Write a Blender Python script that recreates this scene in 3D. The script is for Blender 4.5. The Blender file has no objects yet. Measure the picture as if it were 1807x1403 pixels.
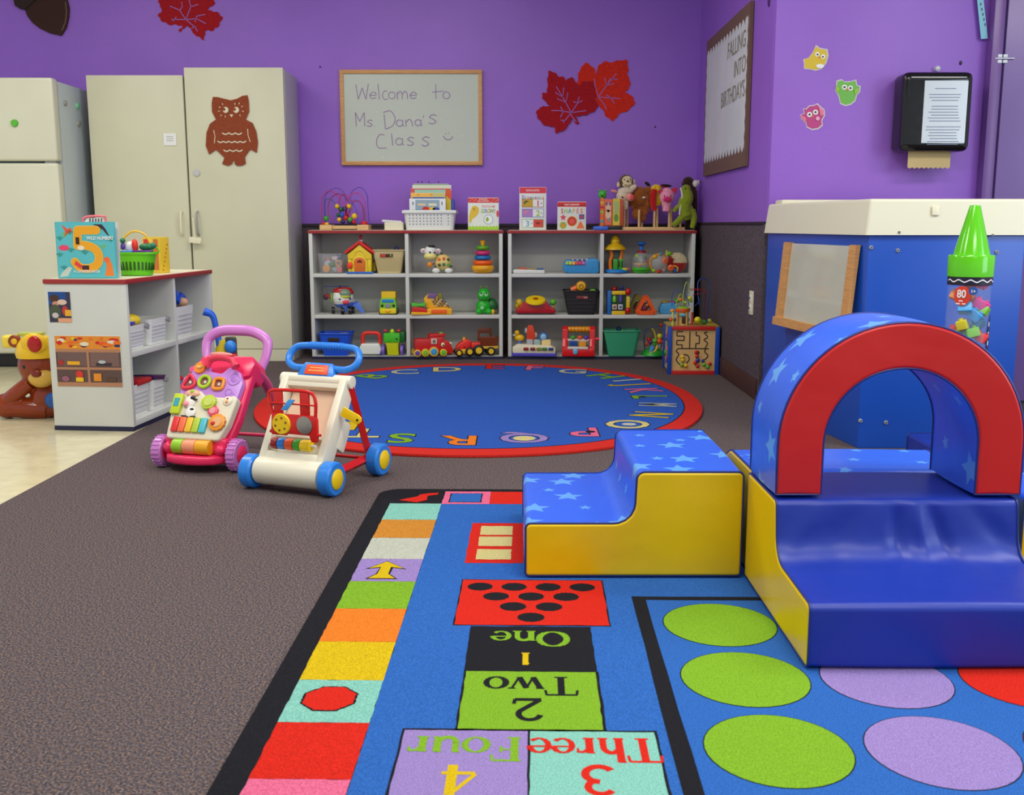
import bpy, bmesh, math, random
from mathutils import Vector, Matrix
random.seed(7)
scene = bpy.context.scene
COL = scene.collection
PI = math.pi
# ------------------------------------------------------------------ camera, world, light
F_PX = 1825.0; TILT = math.atan(304.5/F_PX); CH = 0.825
cam_d = bpy.data.cameras.new('camera'); cam_d.sensor_width = 36.0; cam_d.lens = F_PX/1807*36.0
cam = bpy.data.objects.new('camera', cam_d); COL.objects.link(cam)
cam.location = (0, 0, CH); cam.rotation_euler = (PI/2-TILT, 0, 0)
cam_d.clip_start = 0.05
cam_d.dof.use_dof = True; cam_d.dof.focus_distance = 3.6; cam_d.dof.aperture_fstop = 9.0
scene.camera = cam
vs = scene.view_settings
vs.view_transform = 'Standard'; vs.look = 'None'; vs.gamma = 1; vs.exposure = 0.0; vs.use_curve_mapping = False
w = bpy.data.worlds.new('world'); scene.world = w; w.use_nodes = True
w.node_tree.nodes['Background'].inputs[0].default_value = (0.86, 0.93, 1.0, 1)
w.node_tree.nodes['Background'].inputs[1].default_value = 0.68
def area(name, loc, size, power, col=(1, .97, .9), rot=(0, 0, 0)):
    l = bpy.data.lights.new(name, 'AREA'); l.shape = 'RECTANGLE'; l.size = size[0]; l.size_y = size[1]
    l.energy = power; l.color = col
    o = bpy.data.objects.new(name, l); COL.objects.link(o); o.location = loc; o.rotation_euler = rot
    return o
area('ceiling_panel_light', (0.5, 2.0, 2.64), (1.2, 0.6), 38)
area('ceiling_panel_light', (-1.7, 2.2, 2.64), (1.2, 0.6), 34)
area('ceiling_panel_light', (-0.6, 4.6, 2.64), (1.2, 0.6), 26)
area('ceiling_panel_light', (-2.6, 4.4, 2.64), (1.2, 0.6), 27)
area('ceiling_panel_light', (1.2, 0.2, 2.64), (1.2, 0.6), 36)
area('ceiling_panel_light', (2.7, 2.4, 2.64), (1.2, 0.6), 40)
area('window_daylight', (4.1, 0.6, 1.6), (1.6, 2.4), 60, (.72, .86, 1.0), (0, PI/2, 0))

# ------------------------------------------------------------------ photo geometry helpers
_c = math.cos(TILT); _s = math.sin(TILT)
def Zat(py, Y): return CH - Y*math.tan(TILT+math.atan((py-701.5)/F_PX))
def Xat(px, Y, z): return (px-903.5)*(Y*_c+(CH-z)*_s)/F_PX
def P(px, py, Y):
    z = Zat(py, Y); return Xat(px, Y, z), z

# ------------------------------------------------------------------ materials
def lin(c):
    return tuple(((v/255)/12.92 if v/255 <= .04045 else ((v/255+.055)/1.055)**2.4) for v in c)
_M = {}
def mat(key, rgb, rough=.4, kind='plastic', **kw):
    if key in _M: return _M[key]
    m = bpy.data.materials.new(key); m.use_nodes = True
    nt = m.node_tree; b = nt.nodes['Principled BSDF']; L = nt.links.new
    col = lin(rgb)
    b.inputs['Base Color'].default_value = (*col, 1); b.inputs['Roughness'].default_value = rough
    tc = nt.nodes.new('ShaderNodeTexCoord')
    def noise(scale, detail=2, coord='Object'):
        n = nt.nodes.new('ShaderNodeTexNoise'); n.inputs['Scale'].default_value = scale; n.inputs['Detail'].default_value = detail
        L(tc.outputs[coord], n.inputs['Vector']); return n
    def vary(n, amt, lo=.35, hi=.65):
        mr = nt.nodes.new('ShaderNodeMapRange'); mr.inputs[1].default_value = lo; mr.inputs[2].default_value = hi
        mr.inputs[3].default_value = 1-amt; mr.inputs[4].default_value = 1+amt
        L(n.outputs[0], mr.inputs[0])
        mx = nt.nodes.new('ShaderNodeMix'); mx.data_type = 'RGBA'; mx.blend_type = 'MULTIPLY'; mx.inputs[0].default_value = 1
        mx.inputs[6].default_value = (*col, 1); L(mr.outputs[0], mx.inputs[7]); L(mx.outputs[2], b.inputs['Base Color'])
        return mx
    def bump(n, strength, dist):
        bp = nt.nodes.new('ShaderNodeBump'); bp.inputs['Strength'].default_value = strength; bp.inputs['Distance'].default_value = dist
        L(n.outputs[0], bp.inputs['Height']); L(bp.outputs[0], b.inputs['Normal']); return bp
    if kind == 'plastic':
        n = noise(30); mr = nt.nodes.new('ShaderNodeMapRange')
        mr.inputs[3].default_value = max(0, rough-.06); mr.inputs[4].default_value = rough+.06
        L(n.outputs[0], mr.inputs[0]); L(mr.outputs[0], b.inputs['Roughness'])
    elif kind == 'paint':
        vary(noise(3), .03); bump(noise(140, 3), .35, .002)
    elif kind == 'laminate':
        vary(noise(2.5), .03); bump(noise(60), .05, .001)
    elif kind == 'rug':
        vary(noise(420, 3), .28); bump(noise(500, 2), .6, .003); b.inputs['Specular IOR Level'].default_value = .1
    elif kind == 'carpet':
        n = noise(240, 4); r = nt.nodes.new('ShaderNodeValToRGB'); e = r.color_ramp.elements
        e[0].position = .34; e[0].color = (*lin((54, 50, 54)), 1); e[1].position = .64; e[1].color = (*lin((128, 114, 110)), 1)
        k = e.new(.5); k.color = (*lin((88, 80, 82)), 1)
        L(n.outputs[0], r.inputs[0])
        n2 = noise(120, 3); r2 = nt.nodes.new('ShaderNodeValToRGB'); q = r2.color_ramp.elements
        q[0].position = .35; q[0].color = (.80, .86, 1.0, 1); q[1].position = .65; q[1].color = (1.12, .98, .86, 1)
        mx = nt.nodes.new('ShaderNodeMix'); mx.data_type = 'RGBA'; mx.blend_type = 'MULTIPLY'; mx.inputs[0].default_value = 1
        L(n2.outputs[0], r2.inputs[0]); L(r.outputs[0], mx.inputs[6]); L(r2.outputs[0], mx.inputs[7]); L(mx.outputs[2], b.inputs['Base Color'])
        bump(noise(380, 2), .22, .002)
        b.inputs['Specular IOR Level'].default_value = .1
    elif kind == 'wallcarpet':
        vary(noise(160, 3), .35); bump(noise(200, 2), .6, .003); b.inputs['Specular IOR Level'].default_value = .1
    elif kind == 'fuzzy':
        vary(noise(160, 3), .25); bump(noise(220, 2), .6, .004); b.inputs['Specular IOR Level'].default_value = .15
        b.inputs['Sheen Weight'].default_value = .3
    elif kind == 'wood':
        mp = nt.nodes.new('ShaderNodeMapping'); mp.inputs['Scale'].default_value = (4, 4, 60); L(tc.outputs['Object'], mp.inputs[0])
        n = nt.nodes.new('ShaderNodeTexNoise'); n.inputs['Scale'].default_value = 3; L(mp.outputs[0], n.inputs['Vector']); vary(n, .12)
    elif kind == 'vinyl':
        vary(noise(4), .04); bump(noise(9, 2), .25, .012)
    elif kind == 'tile':
        vary(noise(14, 6), .07)
    elif kind == 'clear':
        b.inputs['Alpha'].default_value = kw.get('alpha', .25); b.inputs['Specular IOR Level'].default_value = .8
        vary(noise(3), .02)
    elif kind == 'metal':
        b.inputs['Metallic'].default_value = .9; vary(noise(40), .05)
    elif kind == 'stars':
        def mth(op, a, bb=None):
            n = nt.nodes.new('ShaderNodeMath'); n.operation = op
            for i, v in enumerate((a, bb)):
                if v is None: continue
                if isinstance(v, (int, float)): n.inputs[i].default_value = v
                else: L(v, n.inputs[i])
            return n.outputs[0]
        sc = 8.6
        mp = nt.nodes.new('ShaderNodeVectorMath'); mp.operation = 'SCALE'; mp.inputs['Scale'].default_value = sc; L(tc.outputs['UV'], mp.inputs[0])
        v = nt.nodes.new('ShaderNodeTexVoronoi'); v.voronoi_dimensions = '2D'; v.inputs['Scale'].default_value = 1; v.inputs['Randomness'].default_value = .72
        L(mp.outputs[0], v.inputs['Vector'])
        sb = nt.nodes.new('ShaderNodeVectorMath'); sb.operation = 'SUBTRACT'; L(mp.outputs[0], sb.inputs[0]); L(v.outputs['Position'], sb.inputs[1])
        sx = nt.nodes.new('ShaderNodeSeparateXYZ'); L(sb.outputs[0], sx.inputs[0])
        sepc = nt.nodes.new('ShaderNodeSeparateColor'); L(v.outputs['Color'], sepc.inputs[0])
        ang = mth('ADD', mth('ARCTAN2', sx.outputs[1], sx.outputs[0]), mth('MULTIPLY', sepc.outputs[1], .25))
        r = mth('SQRT', mth('ADD', mth('MULTIPLY', sx.outputs[0], sx.outputs[0]), mth('MULTIPLY', sx.outputs[1], sx.outputs[1])))
        a = mth('PINGPONG', mth('ADD', ang, 3*PI/2-.12), PI/5)
        big = mth('GREATER_THAN', sepc.outputs[0], .5)
        R = mth('ADD', mth('MULTIPLY', big, .19), .16)
        s36, c36 = math.sin(PI/5), math.cos(PI/5); q = .45
        xx = mth('MULTIPLY', mth('COSINE', a), r); yy = mth('MULTIPLY', mth('SINE', a), r)
        d = mth('ADD', mth('MULTIPLY', xx, q*s36), mth('MULTIPLY', yy, 1-q*c36))
        mk = mth('LESS_THAN', d, mth('MULTIPLY', R, q*s36))
        mx = nt.nodes.new('ShaderNodeMix'); mx.data_type = 'RGBA'; mx.inputs[6].default_value = (*col, 1); mx.inputs[7].default_value = (*lin(kw['star']), 1)
        L(mk, mx.inputs[0]); L(mx.outputs[2], b.inputs['Base Color']); bump(noise(9, 2), .25, .012)
    _M[key] = m; return m
def C(r, g, b_, rough=.35): return mat('plastic_%d_%d_%d' % (r, g, b_), (r, g, b_), rough)
RED = C(205, 30, 28); DRED = C(150, 22, 24); YEL = C(235, 190, 20); BLU = C(28, 88, 190); LBL = C(70, 160, 225); GRN = C(60, 165, 45)
LIM = C(150, 200, 40); ORG = C(235, 110, 25); PNK = C(235, 120, 150); MAG = C(200, 50, 120); PUR = C(110, 75, 170); WHT = C(228, 230, 224)
BLK = C(22, 20, 24); CRM = C(232, 226, 196); BRN = C(120, 62, 32); DGR = C(40, 95, 50); GRY = C(150, 152, 156); NAV = C(28, 34, 90); TEAL = C(60, 160, 175)
PAP = mat('paper_white', (232, 234, 230), .7, 'laminate')
WOOD = mat('pale_wood', (216, 178, 120), .45, 'wood')
OAK = mat('oak_wood', (206, 150, 88), .45, 'wood')

# ------------------------------------------------------------------ mesh builder
def catmull(pts, n=6, closed=False):
    P_ = [Vector(p) for p in pts]; out = []; N = len(P_)
    rng = range(N if closed else N-1)
    for i in rng:
        p0 = P_[(i-1) % N] if closed or i > 0 else P_[0]*2-P_[1]
        p1 = P_[i]; p2 = P_[(i+1) % N]
        p3 = P_[(i+2) % N] if closed or i+2 < N else P_[-1]*2-P_[-2]
        for k in range(n):
            t = k/n
            out.append(.5*((2*p1)+(-p0+p2)*t+(2*p0-5*p1+4*p2-p3)*t*t+(-p0+3*p1-3*p2+p3)*t**3))
    if not closed: out.append(P_[-1])
    return out
class MB:
    def __init__(s, k=1.0):
        s.bm = bmesh.new(); s.k = k; s.mats = []; s.uv = None
    def mi(s, m):
        if m not in s.mats: s.mats.append(m)
        return s.mats.index(m)
    def _fin(s, verts, m, M=None, bev=0, seg=2):
        fs = list({f for v in verts for f in v.link_faces})
        i = s.mi(m)
        for f in fs: f.material_index = i
        if M is not None: bmesh.ops.transform(s.bm, matrix=M, verts=verts)
        if bev > 0:
            es = list({e for f in fs for e in f.edges})
            es = [e for e in es if len(e.link_faces) == 2 and e.calc_face_angle(0) > .5]
            bmesh.ops.bevel(s.bm, geom=es, offset=bev*s.k, segments=seg, affect='EDGES', material=-1, profile=.6, clamp_overlap=True)
        return s
    def box(s, x, y, z, w, d, h, m, bev=0, rx=0, ry=0, rz=0, seg=2):
        r = bmesh.ops.create_cube(s.bm, size=1); k = s.k
        M = Matrix.Translation((x*k, y*k, (z+h/2)*k)) @ Matrix.Rotation(rz, 4, 'Z') @ Matrix.Rotation(ry, 4, 'Y') @ Matrix.Rotation(rx, 4, 'X') @ Matrix.Diagonal((w*k, d*k, h*k, 1))
        return s._fin(r['verts'], m, M, bev, seg)
    def sph(s, x, y, z, rx, ry, rz, m, seg=16, rot=None):
        r = bmesh.ops.create_uvsphere(s.bm, u_segments=seg, v_segments=max(6, seg*2//3), radius=1); k = s.k
        M = Matrix.Translation((x*k, y*k, z*k)) @ (rot or Matrix.Identity(4)) @ Matrix.Diagonal((rx*k, ry*k, rz*k, 1))
        return s._fin(r['verts'], m, M)
    def cyl(s, x, y, z, r0, r1, h, m, ax='z', seg=20, bev=0, caps=True):
        r = bmesh.ops.create_cone(s.bm, cap_ends=caps, segments=seg, radius1=r0, radius2=r1, depth=h); k = s.k
        R = Matrix.Identity(4); off = Matrix.Translation((0, 0, h/2))
        if ax == 'y': R = Matrix.Rotation(-PI/2, 4, 'X')
        elif ax == '-y': R = Matrix.Rotation(PI/2, 4, 'X')
        elif ax == 'x': R = Matrix.Rotation(PI/2, 4, 'Y')
        elif not isinstance(ax, str): R = ax
        M = Matrix.Translation((x*k, y*k, z*k)) @ R @ Matrix.Scale(k, 4) @ off
        return s._fin(r['verts'], m, M, bev)
    def rod(s, a, b, r, m, r1=None, seg=10):
        a = Vector(a); b = Vector(b); d = b-a
        return s.cyl(a.x, a.y, a.z, r, r if r1 is None else r1, d.length, m, ax=d.to_track_quat('Z', 'Y').to_matrix().to_4x4(), seg=seg)
    def tube(s, pts, r, m, n=5, seg=8, closed=False, smooth=True, flat=1.0):
        pp = catmull(pts, n, closed) if smooth else [Vector(p) for p in pts]
        k = s.k; N = len(pp); rings = []; prev = None; i_ = s.mi(m)
        for i, p in enumerate(pp):
            t = (pp[(i+1) % N]-pp[i-1]) if (closed or 0 < i < N-1) else (pp[1]-pp[0] if i == 0 else pp[-1]-pp[-2])
            t.normalize()
            if prev is None: up = Vector((0, 0, 1)) if abs(t.z) < .9 else Vector((0, 1, 0)); u = t.cross(up).normalized()
            else: u = (prev-t*prev.dot(t)).normalized()
            prev = u; v = t.cross(u)
            rr = r(i/(N-1)) if callable(r) else r
            rings.append([s.bm.verts.new((p+u*math.cos(a)*rr+v*math.sin(a)*rr*flat)*k) for a in [2*PI*j/seg for j in range(seg)]])
        for i in range(N if closed else N-1):
            A = rings[i]; B = rings[(i+1) % N]
            for j in range(seg):
                f = s.bm.faces.new((A[j], A[(j+1) % seg], B[(j+1) % seg], B[j])); f.material_index = i_
        if not closed:
            f = s.bm.faces.new(rings[0][::-1]); f.material_index = i_; f = s.bm.faces.new(rings[-1]); f.material_index = i_
        return s
    def lathe(s, x, y, z, prof, m, seg=24, mlist=None, sx=1, sy=1, rot=None):
        k = s.k; rings = []; T = Matrix.Translation((x*k, y*k, z*k)) @ (rot or Matrix.Identity(4))
        for (r, h) in prof:
            rings.append([s.bm.verts.new(T @ (Vector((r*math.cos(a)*sx, r*math.sin(a)*sy, h))*k)) for a in [2*PI*j/seg for j in range(seg)]])
        for i in range(len(prof)-1):
            ii = s.mi(mlist[i] if mlist else m)
            for j in range(seg):
                f = s.bm.faces.new((rings[i][j], rings[i][(j+1) % seg], rings[i+1][(j+1) % seg], rings[i+1][j])); f.material_index = ii
        for rg, fl in ((rings[0], True), (rings[-1], False)):
            f = s.bm.faces.new(rg[::-1] if fl else rg); f.material_index = s.mi(m)
        return s
    def torus(s, x, y, z, R, r, m, ax='z', seg=24, sx=1, sz=1, rot=None):
        pts = []
        for j in range(seg):
            a = 2*PI*j/seg; c, q = math.cos(a)*R*sx, math.sin(a)*R*sz
            v = {'z': Vector((c, q, 0)), 'y': Vector((c, 0, q)), 'x': Vector((0, c, q))}[ax]
            if rot: v = rot @ v
            pts.append(Vector((x, y, z))+v)
        return s.tube(pts, r, m, closed=True, smooth=False, seg=10)
    def prism(s, pts, a, b, m, plane='xz', bev=0, M=None, seg=2):
        # polygon pts in a plane, extruded from a to b along the third axis
        k = s.k
        def V(p, t):
            if plane == 'xz': return Vector((p[0], t, p[1]))*k
            if plane == 'yz': return Vector((t, p[0], p[1]))*k
            return Vector((p[0], p[1], t))*k
        A = [s.bm.verts.new(V(p, a)) for p in pts]; B = [s.bm.verts.new(V(p, b)) for p in pts]
        i = s.mi(m); N = len(pts); fs = [s.bm.faces.new(A), s.bm.faces.new(B[::-1])]
        for j in range(N): fs.append(s.bm.faces.new((A[j], B[j], B[(j+1) % N], A[(j+1) % N])))
        for f in fs: f.material_index = i
        bmesh.ops.recalc_face_normals(s.bm, faces=fs)
        vv = A+B
        if M is not None: bmesh.ops.transform(s.bm, matrix=M, verts=vv)
        if bev > 0:
            es = list({e for f in fs for e in f.edges}); es = [e for e in es if len(e.link_faces) == 2 and e.calc_face_angle(0) > .5]
            bmesh.ops.bevel(s.bm, geom=es, offset=bev*k, segments=seg, affect='EDGES', material=-1, profile=.6, clamp_overlap=True)
        return s
    def poly(s, pts, m):
        f = s.bm.faces.new([s.bm.verts.new(Vector(p)*s.k) for p in pts]); f.material_index = s.mi(m); return s
    def ribbon(s, pts, wd, fn, m, closed=False):
        # a flat stroke of width wd along 2D points, mapped to 3D by fn(x, y)
        N = len(pts); L_ = []; R_ = []
        for i in range(N):
            if closed: d = Vector(pts[(i+1) % N])-Vector(pts[i-1])
            else: d = Vector(pts[min(i+1, N-1)])-Vector(pts[max(i-1, 0)])
            if d.length < 1e-9: d = Vector((1, 0))
            d.normalize(); n = Vector((-d.y, d.x))*wd/2; p = Vector(pts[i])
            L_.append(s.bm.verts.new(fn(*(p+n)))); R_.append(s.bm.verts.new(fn(*(p-n))))
        i_ = s.mi(m)
        for i in range(N if closed else N-1):
            j = (i+1) % N
            f = s.bm.faces.new((L_[i], R_[i], R_[j], L_[j])); f.material_index = i_
        return s
    def text(s, string, size, fn, m, bold=0.0, sx=1.0, align='CENTER', space=1.0):
        cu = bpy.data.curves.new('t', 'FONT'); cu.body = string; cu.size = size; cu.offset = bold*size; cu.align_x = align; cu.resolution_u = 3
        cu.space_character = space
        ob = bpy.data.objects.new('t', cu); COL.objects.link(ob)
        me = bpy.data.meshes.new_from_object(ob)
        vs_ = [s.bm.verts.new(fn(v.co.x*sx, v.co.y)) for v in me.vertices]; i = s.mi(m)
        for p in me.polygons:
            try: f = s.bm.faces.new([vs_[j] for j in p.vertices]); f.material_index = i
            except ValueError: pass
        bpy.data.objects.remove(ob); bpy.data.curves.remove(cu); bpy.data.meshes.remove(me)
        return s
    def build(s, name, parent=None, loc=(0, 0, 0), rz=0, smooth=True, label=None):
        me = bpy.data.meshes.new(name); s.bm.normal_update(); s.bm.to_mesh(me); s.bm.free()
        for m in s.mats: me.materials.append(m)
        if smooth and len(me.polygons):
            me.shade_smooth(); me.set_sharp_from_angle(angle=.7)
        o = bpy.data.objects.new(name, me); COL.objects.link(o); o.location = loc; o.rotation_euler = (0, 0, rz)
        if parent: o.parent = parent
        if label: o['label'] = label
        return o
def tag(o, label, cat, group=None):
    o['label'] = label; o['category'] = cat
    if group: o['group'] = group
    return o
def thing(name, label, cat, loc=(0, 0, 0), rz=0, group=None):
    o = bpy.data.objects.new(name, None); COL.objects.link(o); o.location = loc; o.rotation_euler = (0, 0, rz); o.empty_display_size = .05
    return tag(o, label, cat, group)
def struct(o): o['kind'] = 'structure'; return o
def circ(cx, cy, rx, ry=None, n=24, a0=0, a1=2*PI, end=False):
    ry = rx if ry is None else ry; N = n+1 if end else n
    return [(cx+rx*math.cos(a0+(a1-a0)*i/n), cy+ry*math.sin(a0+(a1-a0)*i/n)) for i in range(N)]
def starpts(cx, cy, R, r=None, n=5, rot=PI/2):
    r = r or R*.42
    return [(cx+(R if i % 2 == 0 else r)*math.cos(rot+PI*i/n), cy+(R if i % 2 == 0 else r)*math.sin(rot+PI*i/n)) for i in range(2*n)]
def jag(pts, amp, sub=3):
    out = []; N = len(pts)
    for i in range(N):
        a = Vector(pts[i]); b = Vector(pts[(i+1) % N]); d = b-a; n = Vector((d.y, -d.x)).normalized() if d.length else Vector((0, 0))
        out.append(tuple(a))
        if d.length < 18: continue
        am = amp*min(1, d.length/45)
        for k in range(1, sub):
            out.append(tuple(a+d*k/sub+n*(am if k % 2 else -am*.4)*random.uniform(.6, 1)))
    return out
# ------------------------------------------------------------------ room shell
WALLP = mat('purple_wall_paint', (150, 98, 206), .42, 'paint')
WCARP = mat('charcoal_wall_carpet', (88, 78, 84), .95, 'wallcarpet')
DKTR = mat('dark_trim', (38, 28, 42), .6, 'laminate')
CARP = mat('grey_brown_carpet', (100, 90, 90), .95, 'carpet')
VIN = mat('cream_vinyl_tile', (212, 203, 168), .16, 'tile')
BASEB = mat('brown_rubber_baseboard', (66, 40, 38), .5)
BY = 6.75; RX = 1.18; NY = 4.84
def G2(px, py):
    v = py-701.5; k = v*_c+F_PX*_s; return (px-903.5)*CH/k, CH*(F_PX*_c-v*_s)/k
m = MB(); m.box(-.5, 3.0, -.06, 9.6, 11, .05, CARP); m.poly([(-5.3, -2.5, -.01), (4.3, -2.5, -.01), (4.3, 8.5, -.01), (-5.3, 8.5, -.01)], CARP)
m.poly([(-1.59, -2.4, 0), (4.2, -2.4, 0), (4.2, 6.9, 0), (-1.49, 6.9, 0)], CARP)
m.poly([(-5.2, -2.4, 0), (-1.59, -2.4, 0), (-1.49, 6.9, 0), (-5.2, 6.9, 0)], VIN)
struct(m.build('floor', smooth=False))
m = MB(); m.box(-2.06, BY+.05, 0, 6.5, .1, 2.7, WALLP); m.box(-1.6, BY-.008, .0, 5.56, .02, .82, WCARP); m.box(-1.6, BY-.012, .815, 5.56, .03, .018, DKTR)
struct(m.build('wall_back'))
m = MB(); m.box(RX+.049, (BY+NY)/2+.03, 0, .1, BY-NY-.06, 2.7, WALLP); m.box(RX-.004, (BY+NY)/2-.010, 0, .02, BY-NY+.02, .83, WCARP, bev=.008)
m.box(RX-.008, (BY+NY)/2-.004, .828, .024, BY-NY+.01, .012, DKTR)
struct(m.build('wall_right'))
m = MB(); m.box(RX+.5, NY+.05, 0, 1.0, .1, 2.7, WALLP, bev=.012); m.box(RX+.48, NY-.008, 0, 1.0, .025, .83, WCARP, bev=.006); m.box(3.55, NY+.06, 0, 1.7, .1, 2.7, WALLP)
struct(m.build('wall_door_side'))
m = MB(); m.box(-.5, 2.2, 2.7, 9.6, 9.2, .05, mat('ceiling_white', (225, 225, 220), .8, 'paint')); struct(m.build('ceiling'))
m = MB(); m.box(RX-.017, (BY+NY)/2, 0, .01, BY-NY-.05, .1, BASEB, bev=.003); struct(m.build('baseboard_right'))
m = MB(); m.box(-.05, BY-.025, 0, 2.4, .01, .1, BASEB, bev=.003); struct(m.build('baseboard_back'))
# purple steel door in its frame
PDR = mat('purple_door_paint', (124, 98, 164), .3, 'laminate'); PFR = mat('purple_frame_paint', (112, 72, 146), .3, 'laminate')
m = MB(); m.box(2.155, NY-.01, 0, .05, .1, 2.1, PFR, bev=.005); m.box(2.62, NY-.01, 2.1, .98, .1, .06, PFR, bev=.004); m.box(3.10, NY-.01, 0, .05, .1, 2.16, PFR, bev=.004)
d1 = struct(m.build('door_1'))
m = MB(); m.box(2.635, NY-.03, .01, .885, .045, 2.08, PDR, bev=.004); m.build('door_panel', d1)
m = MB(); x, z = P(1768, 103, NY-.06)
for dx in (-.012, .012):
    for q in range(2): m.box(x+dx+.004, NY-.058, z-.02+q*.024, .02, .006, .014, C(225, 230, 235), bev=.003)
m.rod((x-.03, NY-.06, z), (x+.055, NY-.06, z), .003, C(225, 230, 235)); m.build('latch', d1)
# light blue strip with writing hanging by the frame, tacks and marks
m = MB(); Y = NY-.02
a = [P(px, py, Y) for px, py in ((1722, -20), (1733, -20), (1743, 68), (1731, 69))]
m.prism(a, Y-.002, Y, mat('pale_blue_paper', (140, 205, 225), .6)); 
for i in range(5):
    u = P(1730+i*1.9, 10+i*9, Y); m.box(u[0], Y-.003, u[1], .006, .001, .012, C(60, 90, 110))
tag(m.build('paper_strip'), 'pale blue paper strip with small writing hanging from above by the door frame', 'paper strip')
m = MB(); x, z = P(1695, 111, NY); m.sph(x, NY-.003, z, .006, .004, .009, C(40, 20, 60)); tag(m.build('wall_tack'), 'small dark purple tack in the wall above right of the towel dispenser', 'tack')
m = MB(); x, z = P(1652, 122, NY); m.cyl(x, NY, z, .014, .012, .02, mat('clear_plastic', (230, 235, 240), .1, 'clear', alpha=.5), ax='-y'); m.sph(x, NY-.02, z, .008, .006, .008, WHT)
tag(m.build('wall_hook'), 'round clear plastic hook on the purple wall just above the towel dispenser', 'hook')
m = MB(); x, z = P(1356, 3, 5.0); m.sph(RX-.004, 4.97, z, .005, .014, .03, C(70, 25, 100)); tag(m.build('wall_tack'), 'dark purple oval mark near the top of the wall corner', 'tack')
for px, py, lb in ((565, 118, 'small dark nail in the purple wall above the left toy shelf, left of the whiteboard'), (1156, 224, 'small dark nail in the purple wall right of the leaf cutouts')):
    m = MB(); x, z = P(px, py, BY); m.sph(x, BY-.003, z, .005, .004, .006, C(50, 30, 70)); tag(m.build('wall_nail'), lb, 'nail')
# outlet
m = MB(); m.box(RX-.018, 5.03, .395, .008, .07, .115, CRM, bev=.003)
T = tag(m.build('wall_outlet'), 'cream double outlet on the charcoal carpeted side wall', 'outlet')
for dz in (.412, .46):
    m = MB(); m.box(RX-.0235, 5.03, dz, .004, .034, .03, WHT, bev=.002); m.box(RX-.026, 5.022, dz+.01, .002, .003, .01, BLK); m.box(RX-.026, 5.038, dz+.01, .002, .003, .01, BLK); m.build('socket', T)
# ---- paper towel dispenser
GB = mat('gloss_black', (14, 13, 16), .12)
x, z = P(1583, 268, NY-.12); x2, z2 = P(1714, 128, NY-.12); Y = NY
cx = (x+x2)/2; wd = x2-x; h = z2-z
T = thing('towel_dispenser', 'glossy black paper towel dispenser with a notice taped to its front', 'towel dispenser', (cx, Y-.0, z))
m = MB(); m.box(0, -.09, 0, wd, .14, h, GB, bev=.035, seg=5); m.box(0, -.02, .02, wd*.9, .06, h*.9, GB); m.build('case', T)
m = MB(); m.box(.03, -.163, .035, wd*.62, .004, h-.075, mat('notice_sheet', (208, 218, 226), .15))
for i in range(22):
    zz = h-.075-i*.0125
    if i in (1, 5, 12, 20, 21): continue
    m.box(.03+random.uniform(-.006, .002)-(0 if i else 0), -.1655, zz, wd*.5*(.6 if i == 0 else random.uniform(.75, 1)), .001, .0028, C(110, 118, 150))
m.build('notice', T)
m = MB(); pts = [(-.095, 0)]+[(-.095+.19*i/18, -.066-(.006 if i % 2 else 0)) for i in range(19)]+[(.095, 0)]
m.prism(pts, -.1, -.098, mat('kraft_paper', (196, 172, 122), .7)); m.build('paper_towel', T)

# ------------------------------------------------------------------ wall decorations
def wallshape(m, pts, Y, t, mt, sc=1, ox=0, oy=0):
    m.prism([P(ox+p[0]/sc, oy+p[1]/sc, Y) for p in pts], Y-t, Y, mt)
VEIN = mat('vein_purple', (150, 100, 190), .5)
def veins(m, lines, Y, sc, ox, oy, wd=.005, mt=VEIN):
    for ln in lines:
        pp = [P(ox+a/sc, oy+b/sc, Y) for a, b in ln]
        m.ribbon(pp, wd, lambda u, v: Vector((u, Y, v)), mt)
Y = BY
dl = [(1150,128),(1180,135),(1205,158),(1222,155),(1240,175),(1265,158),(1290,185),(1297,215),(1320,180),(1345,182),(1370,178),(1378,205),(1385,240),(1382,275),(1400,295),(1385,325),(1350,342),(1310,352),(1282,352),(1305,388),(1294,394),(1270,362),(1240,415),(1190,440),(1180,405),(1135,400),(1105,370),(1088,335),(1110,310),(1160,300),(1125,270),(1118,240),(1145,235),(1148,190)]
ol = [(1335,85),(1375,110),(1392,150),(1395,110),(1425,82),(1470,85),(1540,70),(1548,110),(1545,150),(1560,185),(1552,215),(1530,235),(1565,250),(1583,285),(1555,320),(1500,345),(1475,378),(1445,360),(1420,320),(1395,290),(1372,312),(1362,300),(1385,270),(1370,180),(1320,180),(1297,210),(1298,150),(1310,120)]
m = MB(); wallshape(m, jag(ol, 6, 3), Y-.001, .004, mat('orange_red_felt', (214, 44, 24), .8, 'fuzzy'), 2.823, 560, 80)
veins(m, [[(1400,258),(1440,200),(1490,140)],[(1432,160),(1440,200),(1480,190)],[(1400,258),(1385,205),(1378,165)],[(1400,258),(1460,262),(1510,265)],[(1440,245),(1462,262),(1480,290)],[(1400,258),(1430,295),(1440,320)],[(1450,180),(1462,165),(1495,170)]], Y-.0056, 2.823, 560, 80)
tag(m.build('maple_leaf_cutout'), 'orange red leaf cutout behind the darker one, right of the whiteboard', 'leaf decoration')
m = MB(); wallshape(m, jag(dl, 6, 3), Y-.007, .004, mat('crimson_felt', (168, 18, 30), .8, 'fuzzy'), 2.823, 560, 80)
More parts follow.
